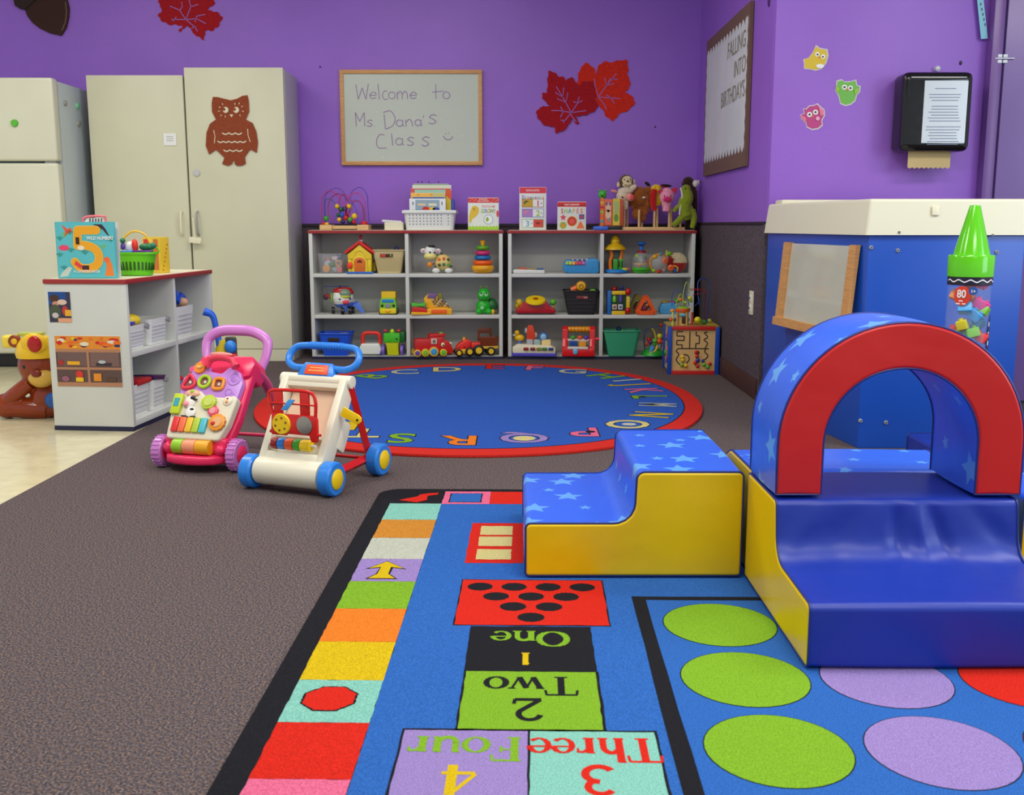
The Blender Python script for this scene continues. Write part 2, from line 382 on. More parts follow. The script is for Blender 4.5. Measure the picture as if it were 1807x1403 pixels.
veins(m, [[(1265,335),(1235,280),(1190,205)],[(1185,235),(1222,258),(1228,210)],[(1195,265),(1238,285),(1248,235)],[(1265,335),(1295,290),(1305,255)],[(1275,280),(1297,288),(1320,275)],[(1265,335),(1210,325),(1165,325)],[(1210,360),(1225,330),(1212,305)],[(1265,335),(1340,325)],[(1265,335),(1225,385)],[(1212,372),(1235,375)],[(1265,335),(1265,350),(1290,380)]], Y-.0116, 2.823, 560, 80)
tag(m.build('maple_leaf_cutout'), 'dark crimson leaf cutout overlapping the orange red one on the purple wall', 'leaf decoration')
tl = [(930,10),(955,55),(930,95),(960,130),(1010,150),(1078,150),(1052,182),(1068,190),(1100,152),(1160,215),(1205,238),(1210,185),(1260,180),(1295,150),(1315,100),(1280,70),(1225,60),(1270,20),(1260,-40),(1290,-110),(1200,-90),(1150,-160),(1080,-70),(1000,-110),(985,-40)]
m = MB(); wallshape(m, jag(tl, 8, 3), Y-.001, .004, mat('crimson_felt', (0, 0, 0)), 3.341, 0, 0)
veins(m, [[(1095,115),(1125,40),(1110,-20)],[(1095,115),(1060,60),(1000,35)],[(1060,60),(1075,40),(1070,10)],[(1125,40),(1170,25)],[(1095,115),(1040,115),(1010,115)],[(1040,100),(1020,125)],[(1095,115),(1160,110),(1215,140)],[(1150,130),(1160,95),(1210,85)],[(1095,115),(1150,160),(1165,185)],[(1130,165),(1155,155)]], Y-.0056, 3.341, 0, 0)
tag(m.build('maple_leaf_cutout'), 'crimson leaf cutout high on the wall above the white cabinets', 'leaf decoration')
T = thing('acorn_cutout', 'dark brown acorn cutout at the top left of the purple wall', 'acorn decoration', (0, 0, 0))
m = MB(); DBR = mat('dark_brown_board', (54, 24, 14), .85, 'laminate')
wallshape(m, [(150,55),(165,95),(195,135),(240,170),(300,198),(365,212),(395,165),(410,100),(412,50),(400,0),(370,-70),(250,-90),(180,-20)], Y-.001, .012, DBR, 3.341, 0, 0)
veins(m, [[(385,10),(392,70),(385,130),(365,180)]], Y-.0135, 3.341, 0, 0, .006, C(110, 75, 70)); m.build('nut', T)
m = MB(); wallshape(m, [(85,-10),(95,35),(125,55),(155,60),(185,30),(240,-20),(270,-90),(60,-90)], Y-.001, .02, mat('brown_board', (42, 22, 20), .85, 'laminate'), 3.341, 0, 0); m.build('cap', T)

# whiteboard
x0, z0 = P(604, 292, BY); x1, z1 = P(851, 124, BY); cx = (x0+x1)/2; W_, H_ = x1-x0, z1-z0
T = thing('whiteboard', 'wood framed whiteboard with a handwritten purple welcome message', 'whiteboard', (cx, BY-.012, z0))
m = MB(); m.box(0, .002, .01, W_-.02, .014, H_-.02, mat('whiteboard_surface', (196, 204, 190), .25)); m.build('panel', T)
m = MB(); fw = .024
for (a, b, c_, d_) in ((0, 0, W_, fw), (0, H_-fw, W_, fw)): m.box(a, -.003, b, c_, .024, d_, OAK, bev=.003)
for q in (-1, 1): m.box(q*(W_/2-fw/2), -.003, fw, fw, .024, H_-2*fw, OAK, bev=.002)
m.build('frame', T)
INK = mat('purple_ink', (150, 112, 166), .5)
HC = [0]
def hw(m, strokes, wd=.0045):
    for s_ in strokes:
        pp = catmull([(a, b, 0) for a, b in s_], 5) if len(s_) > 2 else [Vector((*p, 0)) for p in s_]
        q = [P(560+p.x/2.823, 80+p.y/2.823, BY-.01) for p in pp]
        HC[0] += 1; m.ribbon(q, wd, lambda u, v: Vector((u-cx, -.0062-.00003*HC[0], v-z0)), INK)
def pl(*p): # polyline kept straight by doubling
    out = []
    for i in range(len(p)-1):
        out += [p[i], ((p[i][0]+p[i+1][0])/2, (p[i][1]+p[i+1][1])/2)]
    return [[p[i], p[i+1]] for i in range(len(p)-1)]
def e_(x, y, r): return [[(x-r, y), (x+r*.9, y-2), (x+r*.7, y-r*.8), (x, y-r), (x-r*.9, y-r*.3), (x-r*.7, y+r*.7), (x+r*.1, y+r), (x+r, y+r*.6)]]
def o_(x, y, r): return [[(x+r*math.cos(t), y+r*math.sin(t)) for t in [-1.6+i*.7 for i in range(10)]]]
def a_(x, y, r): return [[(x+r*math.cos(t), y+r*math.sin(t)) for t in [-.6-i*.65 for i in range(9)]], [(x+r, y-r), (x+r, y+r*.6), (x+r*1.4, y+r)]]
def s_(x, y, r): return [[(x+r, y-r*.8), (x, y-r*1.1), (x-r*.8, y-r*.5), (x, y), (x+r*.8, y+r*.6), (x, y+r*1.2), (x-r, y+r*.9)]]
m = MB()
st = pl((192, 195), (205, 270), (224, 212), (243, 270), (255, 192))+e_(278, 250, 16)+pl((303, 192), (310, 272))
st += [[(350, 232), (336, 228), (325, 250), (335, 270), (352, 268)]]+o_(372, 250, 17)+[[(398, 232), (401, 270)], [(401, 245), (412, 230), (422, 240), (424, 270)], [(424, 245), (436, 230), (447, 240), (450, 268)]]+e_(478, 250, 16)
st += [[(590, 195), (592, 268)], [(572, 235), (630, 228)]]+o_(643, 250, 17)
st += pl((195, 405), (190, 335), (212, 380), (234, 335), (238, 405))+s_(262, 388, 14)+[[(284, 402), (286, 405)]]
st += [[(333, 345), (340, 418)], [(328, 335), (365, 328), (388, 365), (375, 402), (340, 418)]]+a_(410, 388, 16)+[[(440, 370), (443, 407)], [(443, 385), (456, 370), (470, 378), (475, 405)]]+a_(502, 386, 15)+[[(530, 350), (529, 362)]]+s_(575, 368, 20)
st += [[(335, 448), (312, 445), (296, 475), (305, 510), (345, 512)], [(370, 440), (376, 500)]]+a_(408, 480, 17)+s_(465, 478, 18)+s_(540, 478, 20)
st += [[(640, 437), (641, 442)], [(655, 436), (656, 441)], [(628, 452), (640, 468), (660, 470), (675, 455)]]
hw(m, st); m.build('handwriting', T)

# bulletin board on the right wall (plane x = RX)
T = thing('bulletin_board', 'white paper bulletin board with scalloped brown border on the side wall', 'bulletin board', (0, 0, 0))
BX = RX-.012; y0, y1, zb, zt = 5.27, 6.42, 1.115, 1.90
m = MB(); m.box(BX, (y0+y1)/2, zb, .016, y1-y0, zt-zb, mat('brown_border_card', (112, 84, 66), .7, 'laminate')); m.build('backing', T)
def scal(n, a, b, fixed, amp, sgn):
    return [(a+(b-a)*i/n, fixed+sgn*amp*(1-abs(math.sin(PI*i/4)))) for i in range(n+1)]
yi0, yi1, zi0, zi1 = y0+.035, y1-.03, zb+.07, zt-.06
bot = scal(56, yi1, yi0, zi0, .04, 1); rt = [(y, z) for z, y in scal(36, zi0, zi1, yi0, .012, 1)]; top = scal(56, yi0, yi1, zi1, .04, -1); lf = [(y, z) for z, y in scal(36, zi1, zi0, yi1, .012, -1)]
ring = bot+rt[1:]+top[1:]+lf[1:-1]
m = MB(); m.prism(ring, BX-.0105, BX-.008, mat('butcher_paper', (206, 208, 212), .75, 'vinyl'), plane='yz'); m.build('paper', T)
TX = mat('olive_letters', (134, 132, 108), .8)
m = MB()
for tx, zz, yy in (('FALLING', 1.70, 5.36), ('INTO', 1.58, 5.36), ('BIRTHDAYS', 1.46, 5.36)):
    # reads left to right for someone facing the wall: far end is on the left
    Wt = {'FALLING': .42, 'INTO': .24, 'BIRTHDAYS': .56}[tx]
    m.text(tx, .12, lambda u, v, zz=zz, Wt=Wt: Vector((BX-.0118, 5.36+Wt-u, zz+v)), TX, bold=.0, sx=.95, align='LEFT')
m.build('lettering', T)

# owl stickers
def owlsticker(outline, body, parts, label, name='owl_sticker'):
    m = MB(); Yw = NY; wallshape(m, outline, Yw, .002, mat('sticker_edge', (205, 200, 205), .5), 3.132, 1230, 0)
    wallshape(m, body, Yw-.0021, .0006, parts[0], 3.132, 1230, 0); lay = .003
    for pts, mt in parts[1:]:
        wallshape(m, pts, Yw-lay, .0005, mt, 3.132, 1230, 0); lay += .0005
    tag(m.build(name), label, 'wall sticker')
def shrink(pts, k):
    cx_ = sum(p[0] for p in pts)/len(pts); cy_ = sum(p[1] for p in pts)/len(pts)
    return [(cx_+(p[0]-cx_)*k, cy_+(p[1]-cy_)*k) for p in pts]
SW = C(240, 240, 236); 
yo = [(657,248),(680,265),(722,272),(727,310),(715,350),(690,382),(655,392),(625,385),(590,382),(590,355),(586,328),(615,320),(638,290)]
owlsticker(yo, shrink(yo, .9), [C(222, 190, 30), (circ(665, 300, 12, 13), SW), (circ(697, 313, 12, 13), SW), (circ(666, 301, 5), BLK), (circ(696, 314, 5), BLK), ([(672,312),(682,316),(675,325)], ORG), (circ(680, 365, 22, 12), SW)], 'yellow owl wall sticker, topmost of three')
go = [(770,445),(798,438),(815,450),(850,448),(880,440),(885,470),(905,475),(900,510),(885,525),(875,560),(850,580),(820,588),(790,575),(780,530),(762,500),(768,470)]
owlsticker(go, shrink(go, .9), [C(110, 185, 70), (circ(815, 482, 14), SW), (circ(848, 487, 14), SW), (circ(815, 482, 6), BLK), (circ(848, 487, 6), BLK), ([(826,490),(840,492),(832,505)], ORG), ([(770,470),(788,490),(780,515),(768,495)], LIM), ([(870,495),(893,485),(888,510),(872,522)], LIM)], 'green owl wall sticker with raised wings, rightmost of three')
po = [(585,598),(600,602),(620,582),(648,580),(665,570),(685,590),(705,605),(707,640),(692,665),(695,695),(670,715),(635,720),(605,705),(600,680),(575,660),(568,635),(590,628)]
owlsticker(po, shrink(po, .9), [C(190, 60, 130), (circ(622, 633, 14), SW), (circ(655, 620, 14), SW), (circ(622, 633, 6), BLK), (circ(655, 620, 6), BLK), ([(634,640),(646,636),(642,652)], ORG), ([(572,635),(600,650),(605,672),(585,662)], PNK), ([(672,590),(695,605),(700,635),(682,640)], PNK), (circ(667, 655, 11), C(240, 170, 200))], 'pink owl wall sticker with a heart, lowest of three')
# ------------------------------------------------------------------ rugs
def RG(n, r, g, b): return mat('rug_'+n, (r*.88, g*.88, b*.88), .95, 'rug')
rBK = RG('black', 32, 32, 38); rBL = RG('blue', 50, 108, 194); rTE = RG('aqua', 140, 208, 192); rOB = RG('amber', 214, 142, 52); rOW = RG('offwhite', 200, 204, 188)
rLI = RG('lilac', 162, 138, 204); rGR = RG('green', 134, 184, 44); rOR = RG('orange', 248, 132, 40); rYE = RG('yellow', 226, 192, 22); rRE = RG('red', 226, 42, 28); rPI = RG('pink', 240, 112, 152); rCR = RG('cream', 224, 210, 140)
def wav(pts, n=10, amp=.0012):
    out = []
    for i in range(len(pts)):
        a = Vector(pts[i]); b = Vector(pts[(i+1) % len(pts)])
        for k in range(n):
            p = a+(b-a)*k/n; out.append((p.x+random.uniform(-amp, amp)*(k > 0), p.y+random.uniform(-amp, amp)*(k > 0)))
    return out
m = MB(); Z0 = .006
rr = .07; ou = []
U0, U1, V0, V1 = -.475, 1.25, .7, 3.158
for (cx, cy, a0) in ((U0+rr, V1-rr, PI/2), (U0+rr, V0+rr, PI), (U1-rr, V0+rr, 1.5*PI), (U1-rr, V1-rr, 0)): ou += circ(cx, cy, rr, n=8, a0=a0, a1=a0+PI/2, end=True)
m.prism(ou, 0, Z0, rBK, plane='xy', bev=.003)
_lay = [0]
def pat(pts, mt, lv=1, w=True):
    _lay[0] += 1; z = Z0+.0003*lv
    pts = wav(pts) if w else pts
    m.poly([(p[0], p[1], z) for p in pts], mt)
def rect(u0, v0, u1, v1): return [(u0, v0), (u1, v0), (u1, v1), (u0, v1)]
SB = [2.982, 2.81, 2.638, 2.463, 2.299, 2.125, 1.945, 1.769, 1.606, 1.427, 1.255, 1.08, .905, .76]
SC = [rTE, rOB, rOW, rLI, rGR, rOR, rYE, rTE, rRE, rPI, rOR, rGR, rTE]
for i, c_ in enumerate(SC): pat(rect(-.424, SB[i+1], -.270, SB[i]), c_)
pat(rect(-.270, .76, 1.20, 2.982), rBL)
pat(rect(-.270, 2.978, -.128, 3.124), rPI, 2); pat(rect(-.252, 2.996, -.152, 3.100), rBK, 3); pat(rect(-.248, 3.0, -.156, 3.096), rBL, 4)
tc_ = [rRE, rGR, rYE, rLI, rOR, rTE, rPI, rRE, rYE, rGR, rLI]
for i in range(8): pat(rect(-.128+i*.155, 2.980, -.128+(i+1)*.155, 3.122), tc_[i], 2)
# arrows
cy = 2.38
pat([(-.357, 2.446), (-.402, 2.384), (-.368, 2.394), (-.372, 2.35), (-.392, 2.314), (-.315, 2.314), (-.338, 2.35), (-.336, 2.394), (-.302, 2.384)], rBK, 2, False)
pat([(-.357, 2.442), (-.394, 2.390), (-.366, 2.400), (-.368, 2.35), (-.385, 2.319), (-.322, 2.319), (-.342, 2.35), (-.342, 2.400), (-.310, 2.390)], rYE, 3, False)
pat([(-.402, 3.018), (-.350, 3.062), (-.345, 3.084), (-.32, 3.10), (-.29, 3.106), (-.29, 3.085), (-.32, 3.068), (-.318, 3.02), (-.347, 2.993)], rRE, 3, False)
pat(circ(-.354, 1.694, .052, .052, n=8, a0=PI/8, a1=PI/8+2*PI), rBK, 2); pat(circ(-.354, 1.694, .048, .048, n=8, a0=PI/8, a1=PI/8+2*PI), rRE, 3)
# abacus card
pat(rect(-.166, 2.435, -.022, 2.78), rRE, 2)
for v in (2.462, 2.571, 2.668): pat(rect(-.140, v, -.053, v+.082), rCR, 3)
pat(rect(-.164, 2.034, .164, 2.316), rBK, 2); pat(rect(-.161, 2.038, .161, 2.312), rRE, 3)
for i, (n, v) in enumerate(((4, 2.266), (3, 2.204), (2, 2.142), (1, 2.080))):
    for j in range(n): pat(circ(-.002+(j-(n-1)/2)*.078, v, .029, .026, n=16), rBK, 4)
pat(rect(-.126, 1.811, .121, 2.03), rBK, 3); pat(rect(-.126, 1.582, .124, 1.814), rBK, 2); pat(rect(-.122, 1.588, .118, 1.811), rGR, 3)
pat(rect(-.212, 1.30, .205, 1.588), rBK, 2); pat(rect(-.208, 1.304, -.006, 1.582), rLI, 3); pat(rect(-.002, 1.304, .20, 1.582), rTE, 3)
pat(rect(-.126, 1.05, .124, 1.30), rBK, 2); pat(rect(-.122, 1.054, .12, 1.297), rOR, 3)
# ring box of dots
pat(rect(.222, .84, 1.075, 2.211), rBK, 2); pat(rect(.252, .865, 1.045, 2.188), rBL, 3)
cc = [rGR, rLI, rRE, rYE, rOR]
for i, v in enumerate((2.05, 1.79, 1.53, 1.27, 1.01)):
    for j in range(3):
        u = .390+.256*j; pat(circ(u, v, .1175, n=36), rBK, 4, False); pat(circ(u, v, .1155, n=36), cc[j], 5, False)
# serif stroke lettering, upside down as the camera sees it
def arc(cx, cy, rx, ry, a0, a1, n=12): return [(cx+rx*math.cos(math.radians(a0+(a1-a0)*i/n)), cy+ry*math.sin(math.radians(a0+(a1-a0)*i/n))) for i in range(n+1)]
TK, TN = .16, .06
GL = {
 'O': (1.0, [(arc(.5, .5, .42, .46, 0, 360, 20), 'mod')]),
 'o': (.68, [(arc(.33, .32, .27, .30, 0, 360, 18), 'mod')]),
 'n': (.78, [([(.16, 0), (.16, .62)], TK), ([(.03, .02), (.3, .02)], TN), ([(.03, .6), (.2, .6)], TN), (arc(.38, .36, .2, .24, 150, 0)+[(.58, 0)], TK*.85), ([(.45, .02), (.72, .02)], TN)]),
 'e': (.62, [([(.06, .36), (.54, .36)], TN), (arc(.3, .32, .25, .29, 5, 320), 'mod')]),
 'T': (.92, [([(.46, 0), (.46, .95)], TK), ([(.28, .02), (.64, .02)], TN), ([(.05, .94), (.87, .94)], TN*1.3), ([(.06, .95), (.03, .7)], TN), ([(.86, .95), (.89, .7)], TN)]),
 'w': (.98, [([(.1, .62), (.3, .02)], TK*.9), ([(.3, .02), (.48, .6)], TN), ([(.48, .6), (.68, .02)], TK*.9), ([(.68, .02), (.88, .62)], TN), ([(.0, .61), (.22, .61)], TN), ([(.78, .61), (.98, .61)], TN)]),
 'h': (.78, [([(.16, 0), (.16, .98)], TK), ([(.03, .02), (.3, .02)], TN), ([(.03, .96), (.2, .96)], TN), (arc(.38, .36, .2, .24, 150, 0)+[(.58, 0)], TK*.85), ([(.45, .02), (.72, .02)], TN)]),
 'r': (.56, [([(.16, 0), (.16, .62)], TK), ([(.03, .02), (.32, .02)], TN), ([(.03, .6), (.2, .6)], TN), (arc(.38, .4, .16, .18, 160, 50), TN*1.4), ([(.44, .5), (.5, .5)], TK)]),
 'F': (.8, [([(.2, 0), (.2, .95)], TK), ([(.05, .02), (.38, .02)], TN), ([(.05, .94), (.72, .94)], TN*1.3), ([(.2, .5), (.52, .5)], TN), ([(.52, .38), (.52, .62)], TN), ([(.72, .95), (.74, .72)], TN)]),
 'u': (.78, [([(.14, .62), (.14, .25)]+arc(.34, .26, .2, .24, 180, 330), TK*.85), ([(.58, .62), (.58, 0)], TK), ([(.02, .61), (.2, .61)], TN), ([(.46, .61), (.62, .61)], TN), ([(.58, .02), (.7, .02)], TN)]),
 '1': (.5, [([(.25, 0), (.25, .95)], TK*1.2), ([(.08, .02), (.42, .02)], TN*1.3), ([(.1, .8), (.25, .93)], TN*1.3)]),
 '2': (.66, [(arc(.3, .68, .22, .25, 170, -30)+[(.1, .08)], TK*.8), ([(.06, .05), (.6, .05)], TK*.8), ([(.6, .03), (.62, .25)], TN*1.3)]),
 '3': (.62, [(arc(.28, .7, .22, .22, 150, -80), TK*.85), (arc(.28, .27, .25, .26, 90, -150), TK*.95)]),
 '4': (.66, [([(.44, 0), (.44, .95)], TK*1.1), ([(.44, .95), (.05, .3)], TN*1.4), ([(.05, .27), (.62, .27)], TN*1.7)]),
}
def serif(string, cx, base, size, mt, lv=4, sx=1.0):
    # the word reads from the far side: +x of the word runs towards -u, its up towards -v
    tot = sum(GL[ch][0] for ch in string)*size*sx; x = 0
    ec = [0]
    def fn(a, b): return Vector((cx+tot/2-a, base-b, Z0+.0003*lv+ec[0]*.00001))
    for ch in string:
        wd, ss = GL[ch]
        for pts, th in ss:
            ec[0] += 1
            if th == 'mod':
                cxg = sum(p[0] for p in pts)/len(pts)
                for i in range(len(pts)-1):
                    a, b = pts[i], pts[i+1]; f = abs(((a[0]+b[0])/2-cxg))/.3
                    t = TN+(TK-TN)*min(1, f)**1.5; ec[0] += .3
                    m.ribbon([(x+a[0]*size*sx, a[1]*size), (x+b[0]*size*sx, b[1]*size)], t*size*1.05, fn, mt)
            else: m.ribbon([(x+p[0]*size*sx, p[1]*size) for p in pts], th*size, fn, mt)
        x += wd*size*sx
serif('One', -.004, 2.004, .078, rGR, 4, .85); serif('1', -.012, 1.895, .058, rYE, 4, .8)
serif('Two', -.002, 1.788, .078, rBK, 4, .85); serif('2', -.006, 1.70, .085, rBK, 4)
serif('Three', .099, 1.560, .078, rRE, 4, .78); serif('3', .10, 1.472, .085, rRE, 4)
serif('Four', -.107, 1.560, .078, rGR, 4, .85); serif('4', -.11, 1.472, .09, rYE, 4)
serif('e', -.002, 1.2, .1, rBK, 4)
rug = tag(m.build('play_rug', rz=-.0202, smooth=False), 'large rectangular play rug with number squares, coloured dots and a black border', 'rug')

m = MB(); Z0 = .012; OA, OB = 1.03, 1.245
def sup(a, b, n=96, e=2.12):
    o = []
    for i in range(n):
        t = 2*PI*i/n; c_, s_2 = math.cos(t), math.sin(t)
        o.append((a*abs(c_)**(2/e)*(1 if c_ > 0 else -1), b*abs(s_2)**(2/e)*(1 if s_2 > 0 else -1)))
    return o
oRE = RG('oval_red', 226, 50, 42); oBL = RG('royal_blue', 50, 96, 192)
m.prism(sup(OA, OB), 0, Z0, oRE, plane='xy', bev=.004)
m.poly([(x, y, Z0+.0003) for x, y in sup(OA-.078, OB-.10)], rBK); m.poly([(x, y, Z0+.0006) for x, y in sup(OA-.083, OB-.105)], oBL)
OCX, OCY = -.150, 4.868
LT = [('A',640,676,rLI),('B',655,668,rGR),('C',714,660,rOW),('D',788,655.5,rCR),('E',872,651,rRE),('F',942,653,rPI),('G',1011,659,rOW),('H',1069,667.5,rGR),('I',1107,675,rOW),('J',1121,683,rYE),('K',1136,693,rPI),('L',1148,705,rGR),('M',1161,719,rOW),('N',1150,737,rYE),('O',1108,754,rCR),('P',1033,768,rPI),('Q',925,779,rLI),('R',813,783,rOR),('S',708,779,rGR),('T',640,770,rCR),('U',598,757,rYE),('V',560,742,rRE)]
LT = LT[1:]
for ch, px, py, mt in LT:
    X, Y = G2(px, py); X -= OCX; Y -= OCY
    n = Vector((X/OA**2, Y/OB**2)); n.normalize()
    if py > 740 and abs(X) < .6: n = Vector((0, -1))
    if py < 662: n = Vector((X*.3, 1)).normalized()
    t = Vector((n.y, -n.x)); o = Vector((X, Y))-n*.085
    hs = .82 if ch in 'IJKLMN' else 1
    wsc = {'M': .62, 'N': .8, 'I': 1.2}.get(ch, 1.0)
    for mm, b_, lv in ((rBK, .034, 3), (mt, .014, 4)):
        m.text(ch, .245, lambda a, b, lv=lv: Vector((*(o+t*a*hs*wsc+n*b), Z0+.0003*lv)), mm, bold=b_)
    for dd in {'Q': [(0, .09, .045, rCR)], 'O': [(0, .09, .03, rOW)], 'P': [(-.02, .08, .02, rBK)], 'B': [(0, .09, .018, rYE)], 'L': [(0, .05, .018, rBK)]}.get(ch, []):
        q = o+t*dd[0]+n*dd[1]; m.poly([(q.x+a, q.y+b, Z0+.0016) for a, b in circ(0, 0, dd[2], n=14)], dd[3])
tag(m.build('alphabet_rug', loc=(OCX, OCY, .0), smooth=False), 'oval royal blue rug with a red border and colourful alphabet letters around it', 'rug')

# ------------------------------------------------------------------ foam climbing blocks
SBL = (44, 100, 226)
STAR = mat('blue_star_vinyl', SBL, .32, 'stars', star=(92, 160, 232)); VBL = mat('royal_blue_vinyl', (12, 46, 152), .42, 'vinyl'); VYE = mat('yellow_vinyl', (238, 198, 4), .3, 'vinyl'); VRE = mat('red_vinyl', (206, 30, 26), .34, 'vinyl')
NVP = mat('navy_piping', (20, 40, 120), .4)
def rounded(pts, rad, n=5):
    out = []; N = len(pts)
    for i in range(N):
        p = Vector(pts[i]); a = (Vector(pts[i-1])-p); b = (Vector(pts[(i+1) % N])-p)
        r = rad[i] if isinstance(rad, (list, tuple)) else rad
        if r <= 0: out.append(tuple(p)); continue
        la, lb = a.length, b.length; a.normalize(); b.normalize(); ang = a.angle(b)
        d = min(r/math.tan(ang/2), la*.49, lb*.49); rr_ = d*math.tan(ang/2)
        c_ = p+(a+b).normalized()*(rr_/math.sin(ang/2)); s0 = p+a*d-c_; e0 = p+b*d-c_
        for k in range(n+1):
            t = k/n; v = s0.lerp(e0, t); v = v.normalized()*rr_; out.append(tuple(c_+v))
    return out
def dense(pts, step=.03):
    out = []
    for i in range(len(pts)):
        a = Vector(pts[i]); b = Vector(pts[(i+1) % len(pts)]); n = max(1, int((b-a).length/step))
        for k in range(n): out.append(tuple(a+(b-a)*k/n))
    return out
def foam(parent, pname, cname, prof, t0, t1, mper, mcap, plane, rnd=.012, nt=1, disp=None, puff=.004, mfn=None):
    # prof: counter-clockwise polygon; perimeter skin + two caps + piping
    def V(p, t): return Vector((p[0], t, p[1])) if plane == 'xz' else Vector((t, p[0], p[1]))
    N = len(prof); nor = []
    for i in range(N):
        d = (Vector(prof[(i+1) % N])-Vector(prof[i])).normalized()+(Vector(prof[i])-Vector(prof[i-1])).normalized()
        d = d.normalized() if d.length > 1e-6 else Vector((1, 0)); nor.append(Vector((d.y, -d.x)))
    cum = [0]
    for i in range(N): cum.append(cum[-1]+(Vector(prof[(i+1) % N])-Vector(prof[i])).length)
    m = MB(); uvl = m.bm.loops.layers.uv.new('UVMap')
    ts = [t0+(t1-t0)*i/nt for i in range(nt+1)]; rows = []
    for k, t in enumerate(ts):
        row = []
        for i, p in enumerate(prof):
            f = math.sin(PI*k/nt) if nt > 1 else 0
            off = nor[i]*(disp(p, (t-t0)/(t1-t0)) if disp else puff*f)
            row.append(m.bm.verts.new(V((p[0]+off.x, p[1]+off.y), t)))
        rows.append(row)
    for k in range(nt):
        for i in range(N):
            j = (i+1) % N; f = m.bm.faces.new((rows[k][i], rows[k][j], rows[k+1][j], rows[k+1][i]))
            mm = mfn((prof[i][0]+prof[j][0])/2, (prof[i][1]+prof[j][1])/2) if mfn else mper
            f.material_index = m.mi(mm)
            for lp, uv in zip(f.loops, ((cum[i], ts[k]), (cum[i+1], ts[k]), (cum[i+1], ts[k+1]), (cum[i], ts[k+1]))): lp[uvl].uv = uv
    bmesh.ops.recalc_face_normals(m.bm, faces=m.bm.faces[:])
    m.build(pname, parent)
    for t, sg in ((t0, -1), (t1, 1)):
        m = MB(); ra = []
        for (ins, out_) in ((0, 0), (.002, .003), (.005, .0048), (.0065, .0052), (.0075, .0052)):
            ra.append([m.bm.verts.new(V((p[0]-nor[i].x*ins, p[1]-nor[i].y*ins), t+sg*out_)) for i, p in enumerate(prof)])
        ci = m.mi(mcap)
        for a, b in zip(ra, ra[1:]):
            for i in range(N): f = m.bm.faces.new((a[i], a[(i+1) % N], b[(i+1) % N], b[i])); f.material_index = ci
        f = m.bm.faces.new(ra[-1]); f.material_index = ci
        bmesh.ops.recalc_face_normals(m.bm, faces=m.bm.faces[:])
        m.build(cname, parent)
        m = MB(); m.tube([V(p, t+sg*.001) for p in prof], .0028, NVP, closed=True, smooth=False, seg=6); m.build('piping', parent)
# steps left
T = thing('foam_steps', 'two level foam steps with yellow ends and blue star top, left of the arch', 'foam steps', (0, 0, .0112))
pr = dense(rounded([(.032, 0), (.536, 0), (.536, .25), (.29, .25), (.285, .127), (.032, .127)], [.008, .008, .012, .018, .05, .012]))
foam(T, 'star_cover', 'end_panel', pr, 2.332, 2.825, STAR, VYE, 'xz', nt=8, puff=.003)
# base under the arch
T = thing('foam_slide', 'blue foam ramp block with yellow sides carrying the red and blue arch', 'foam block', (0, 0, .0112))
pr = dense(rounded([(1.818, 0), (2.335, 0), (2.335, .248), (2.085, .248), (2.065, .128), (1.818, .122)], [.008, .008, .01, .014, .06, .014], 6), .02)
def wr(p, t):
    d = .003*math.sin(PI*t)
    if 2.02 < p[0] < 2.10 and .13 < p[1] < .245:
        g = math.sin(PI*(p[1]-.12)/.13)
        for c0, wd_, a in ((.50, .035, -.011), (.57, .02, .007), (.63, .03, -.010), (.33, .06, -.005), (.80, .05, -.006), (.20, .04, .004)):
            q = c0+(c0-.5)*(1-(p[1]-.12)/.13)*.7; d += a*g*math.exp(-((t-q)/wd_)**2)
    return d
foam(T, 'blue_cover', 'side_panel', pr, .552, 1.050, VBL, VYE, 'yz', nt=60, disp=wr)
# arch
T = thing('foam_arch', 'red faced foam arch with blue star cover standing on the ramp block', 'foam arch', (0, 0, .0172))
cx, cz, Ro, Ri = .807, .357, .255, .161
pr = [(cx-Ro, .2515), (cx-Ri, .2515)]+[(cx-Ri*math.cos(a), cz+Ri*math.sin(a)) for a in [PI*i/28 for i in range(29)]]+[(cx+Ri, .2515), (cx+Ro, .2515)]+[(cx+Ro*math.cos(a), cz+Ro*math.sin(a)) for a in [PI*i/36 for i in range(37)]]
foam(T, 'star_cover', 'face_panel', dense(pr, .04), 2.103, 2.332, STAR, VRE, 'xz', nt=6, puff=.003)
# block behind
T = thing('foam_mound', 'low foam block with blue star top and yellow ends behind the arch', 'foam block', (0, 0, .0112))
pr = dense(rounded([(2.352, 0), (2.74, 0), (2.72, .19), (2.60, .245), (2.352, .247)], [.01, .02, .09, .08, .02], 6), .025)
foam(T, 'star_cover', 'end_panel', pr, .565, 1.062, STAR, VYE, 'yz', nt=8, puff=.003)
# steps right
T = thing('foam_steps', 'foam steps with yellow end at the right edge beside the arch', 'foam steps', (0, 0, .0112))
pr = dense(rounded([(1.08, 0), (1.58, 0), (1.58, .127), (1.34, .127), (1.33, .25), (1.08, .25)], [.008, .008, .012, .05, .018, .012]))
foam(T, 'star_cover', 'end_panel', pr, 2.115, 2.325, STAR, VYE, 'xz', nt=6, puff=.003)
# plain blue block near the cabinet
T = thing('foam_block', 'plain blue foam block under the giant crayon tub', 'foam block', (0, 0, 0))
pr = dense(rounded([(1.30, 0), (1.80, 0), (1.80, .15), (1.30, .15)], .012))
foam(T, 'cover', 'end_panel', pr, 2.80, 3.33, VBL, VBL, 'xz', nt=4, puff=.003)

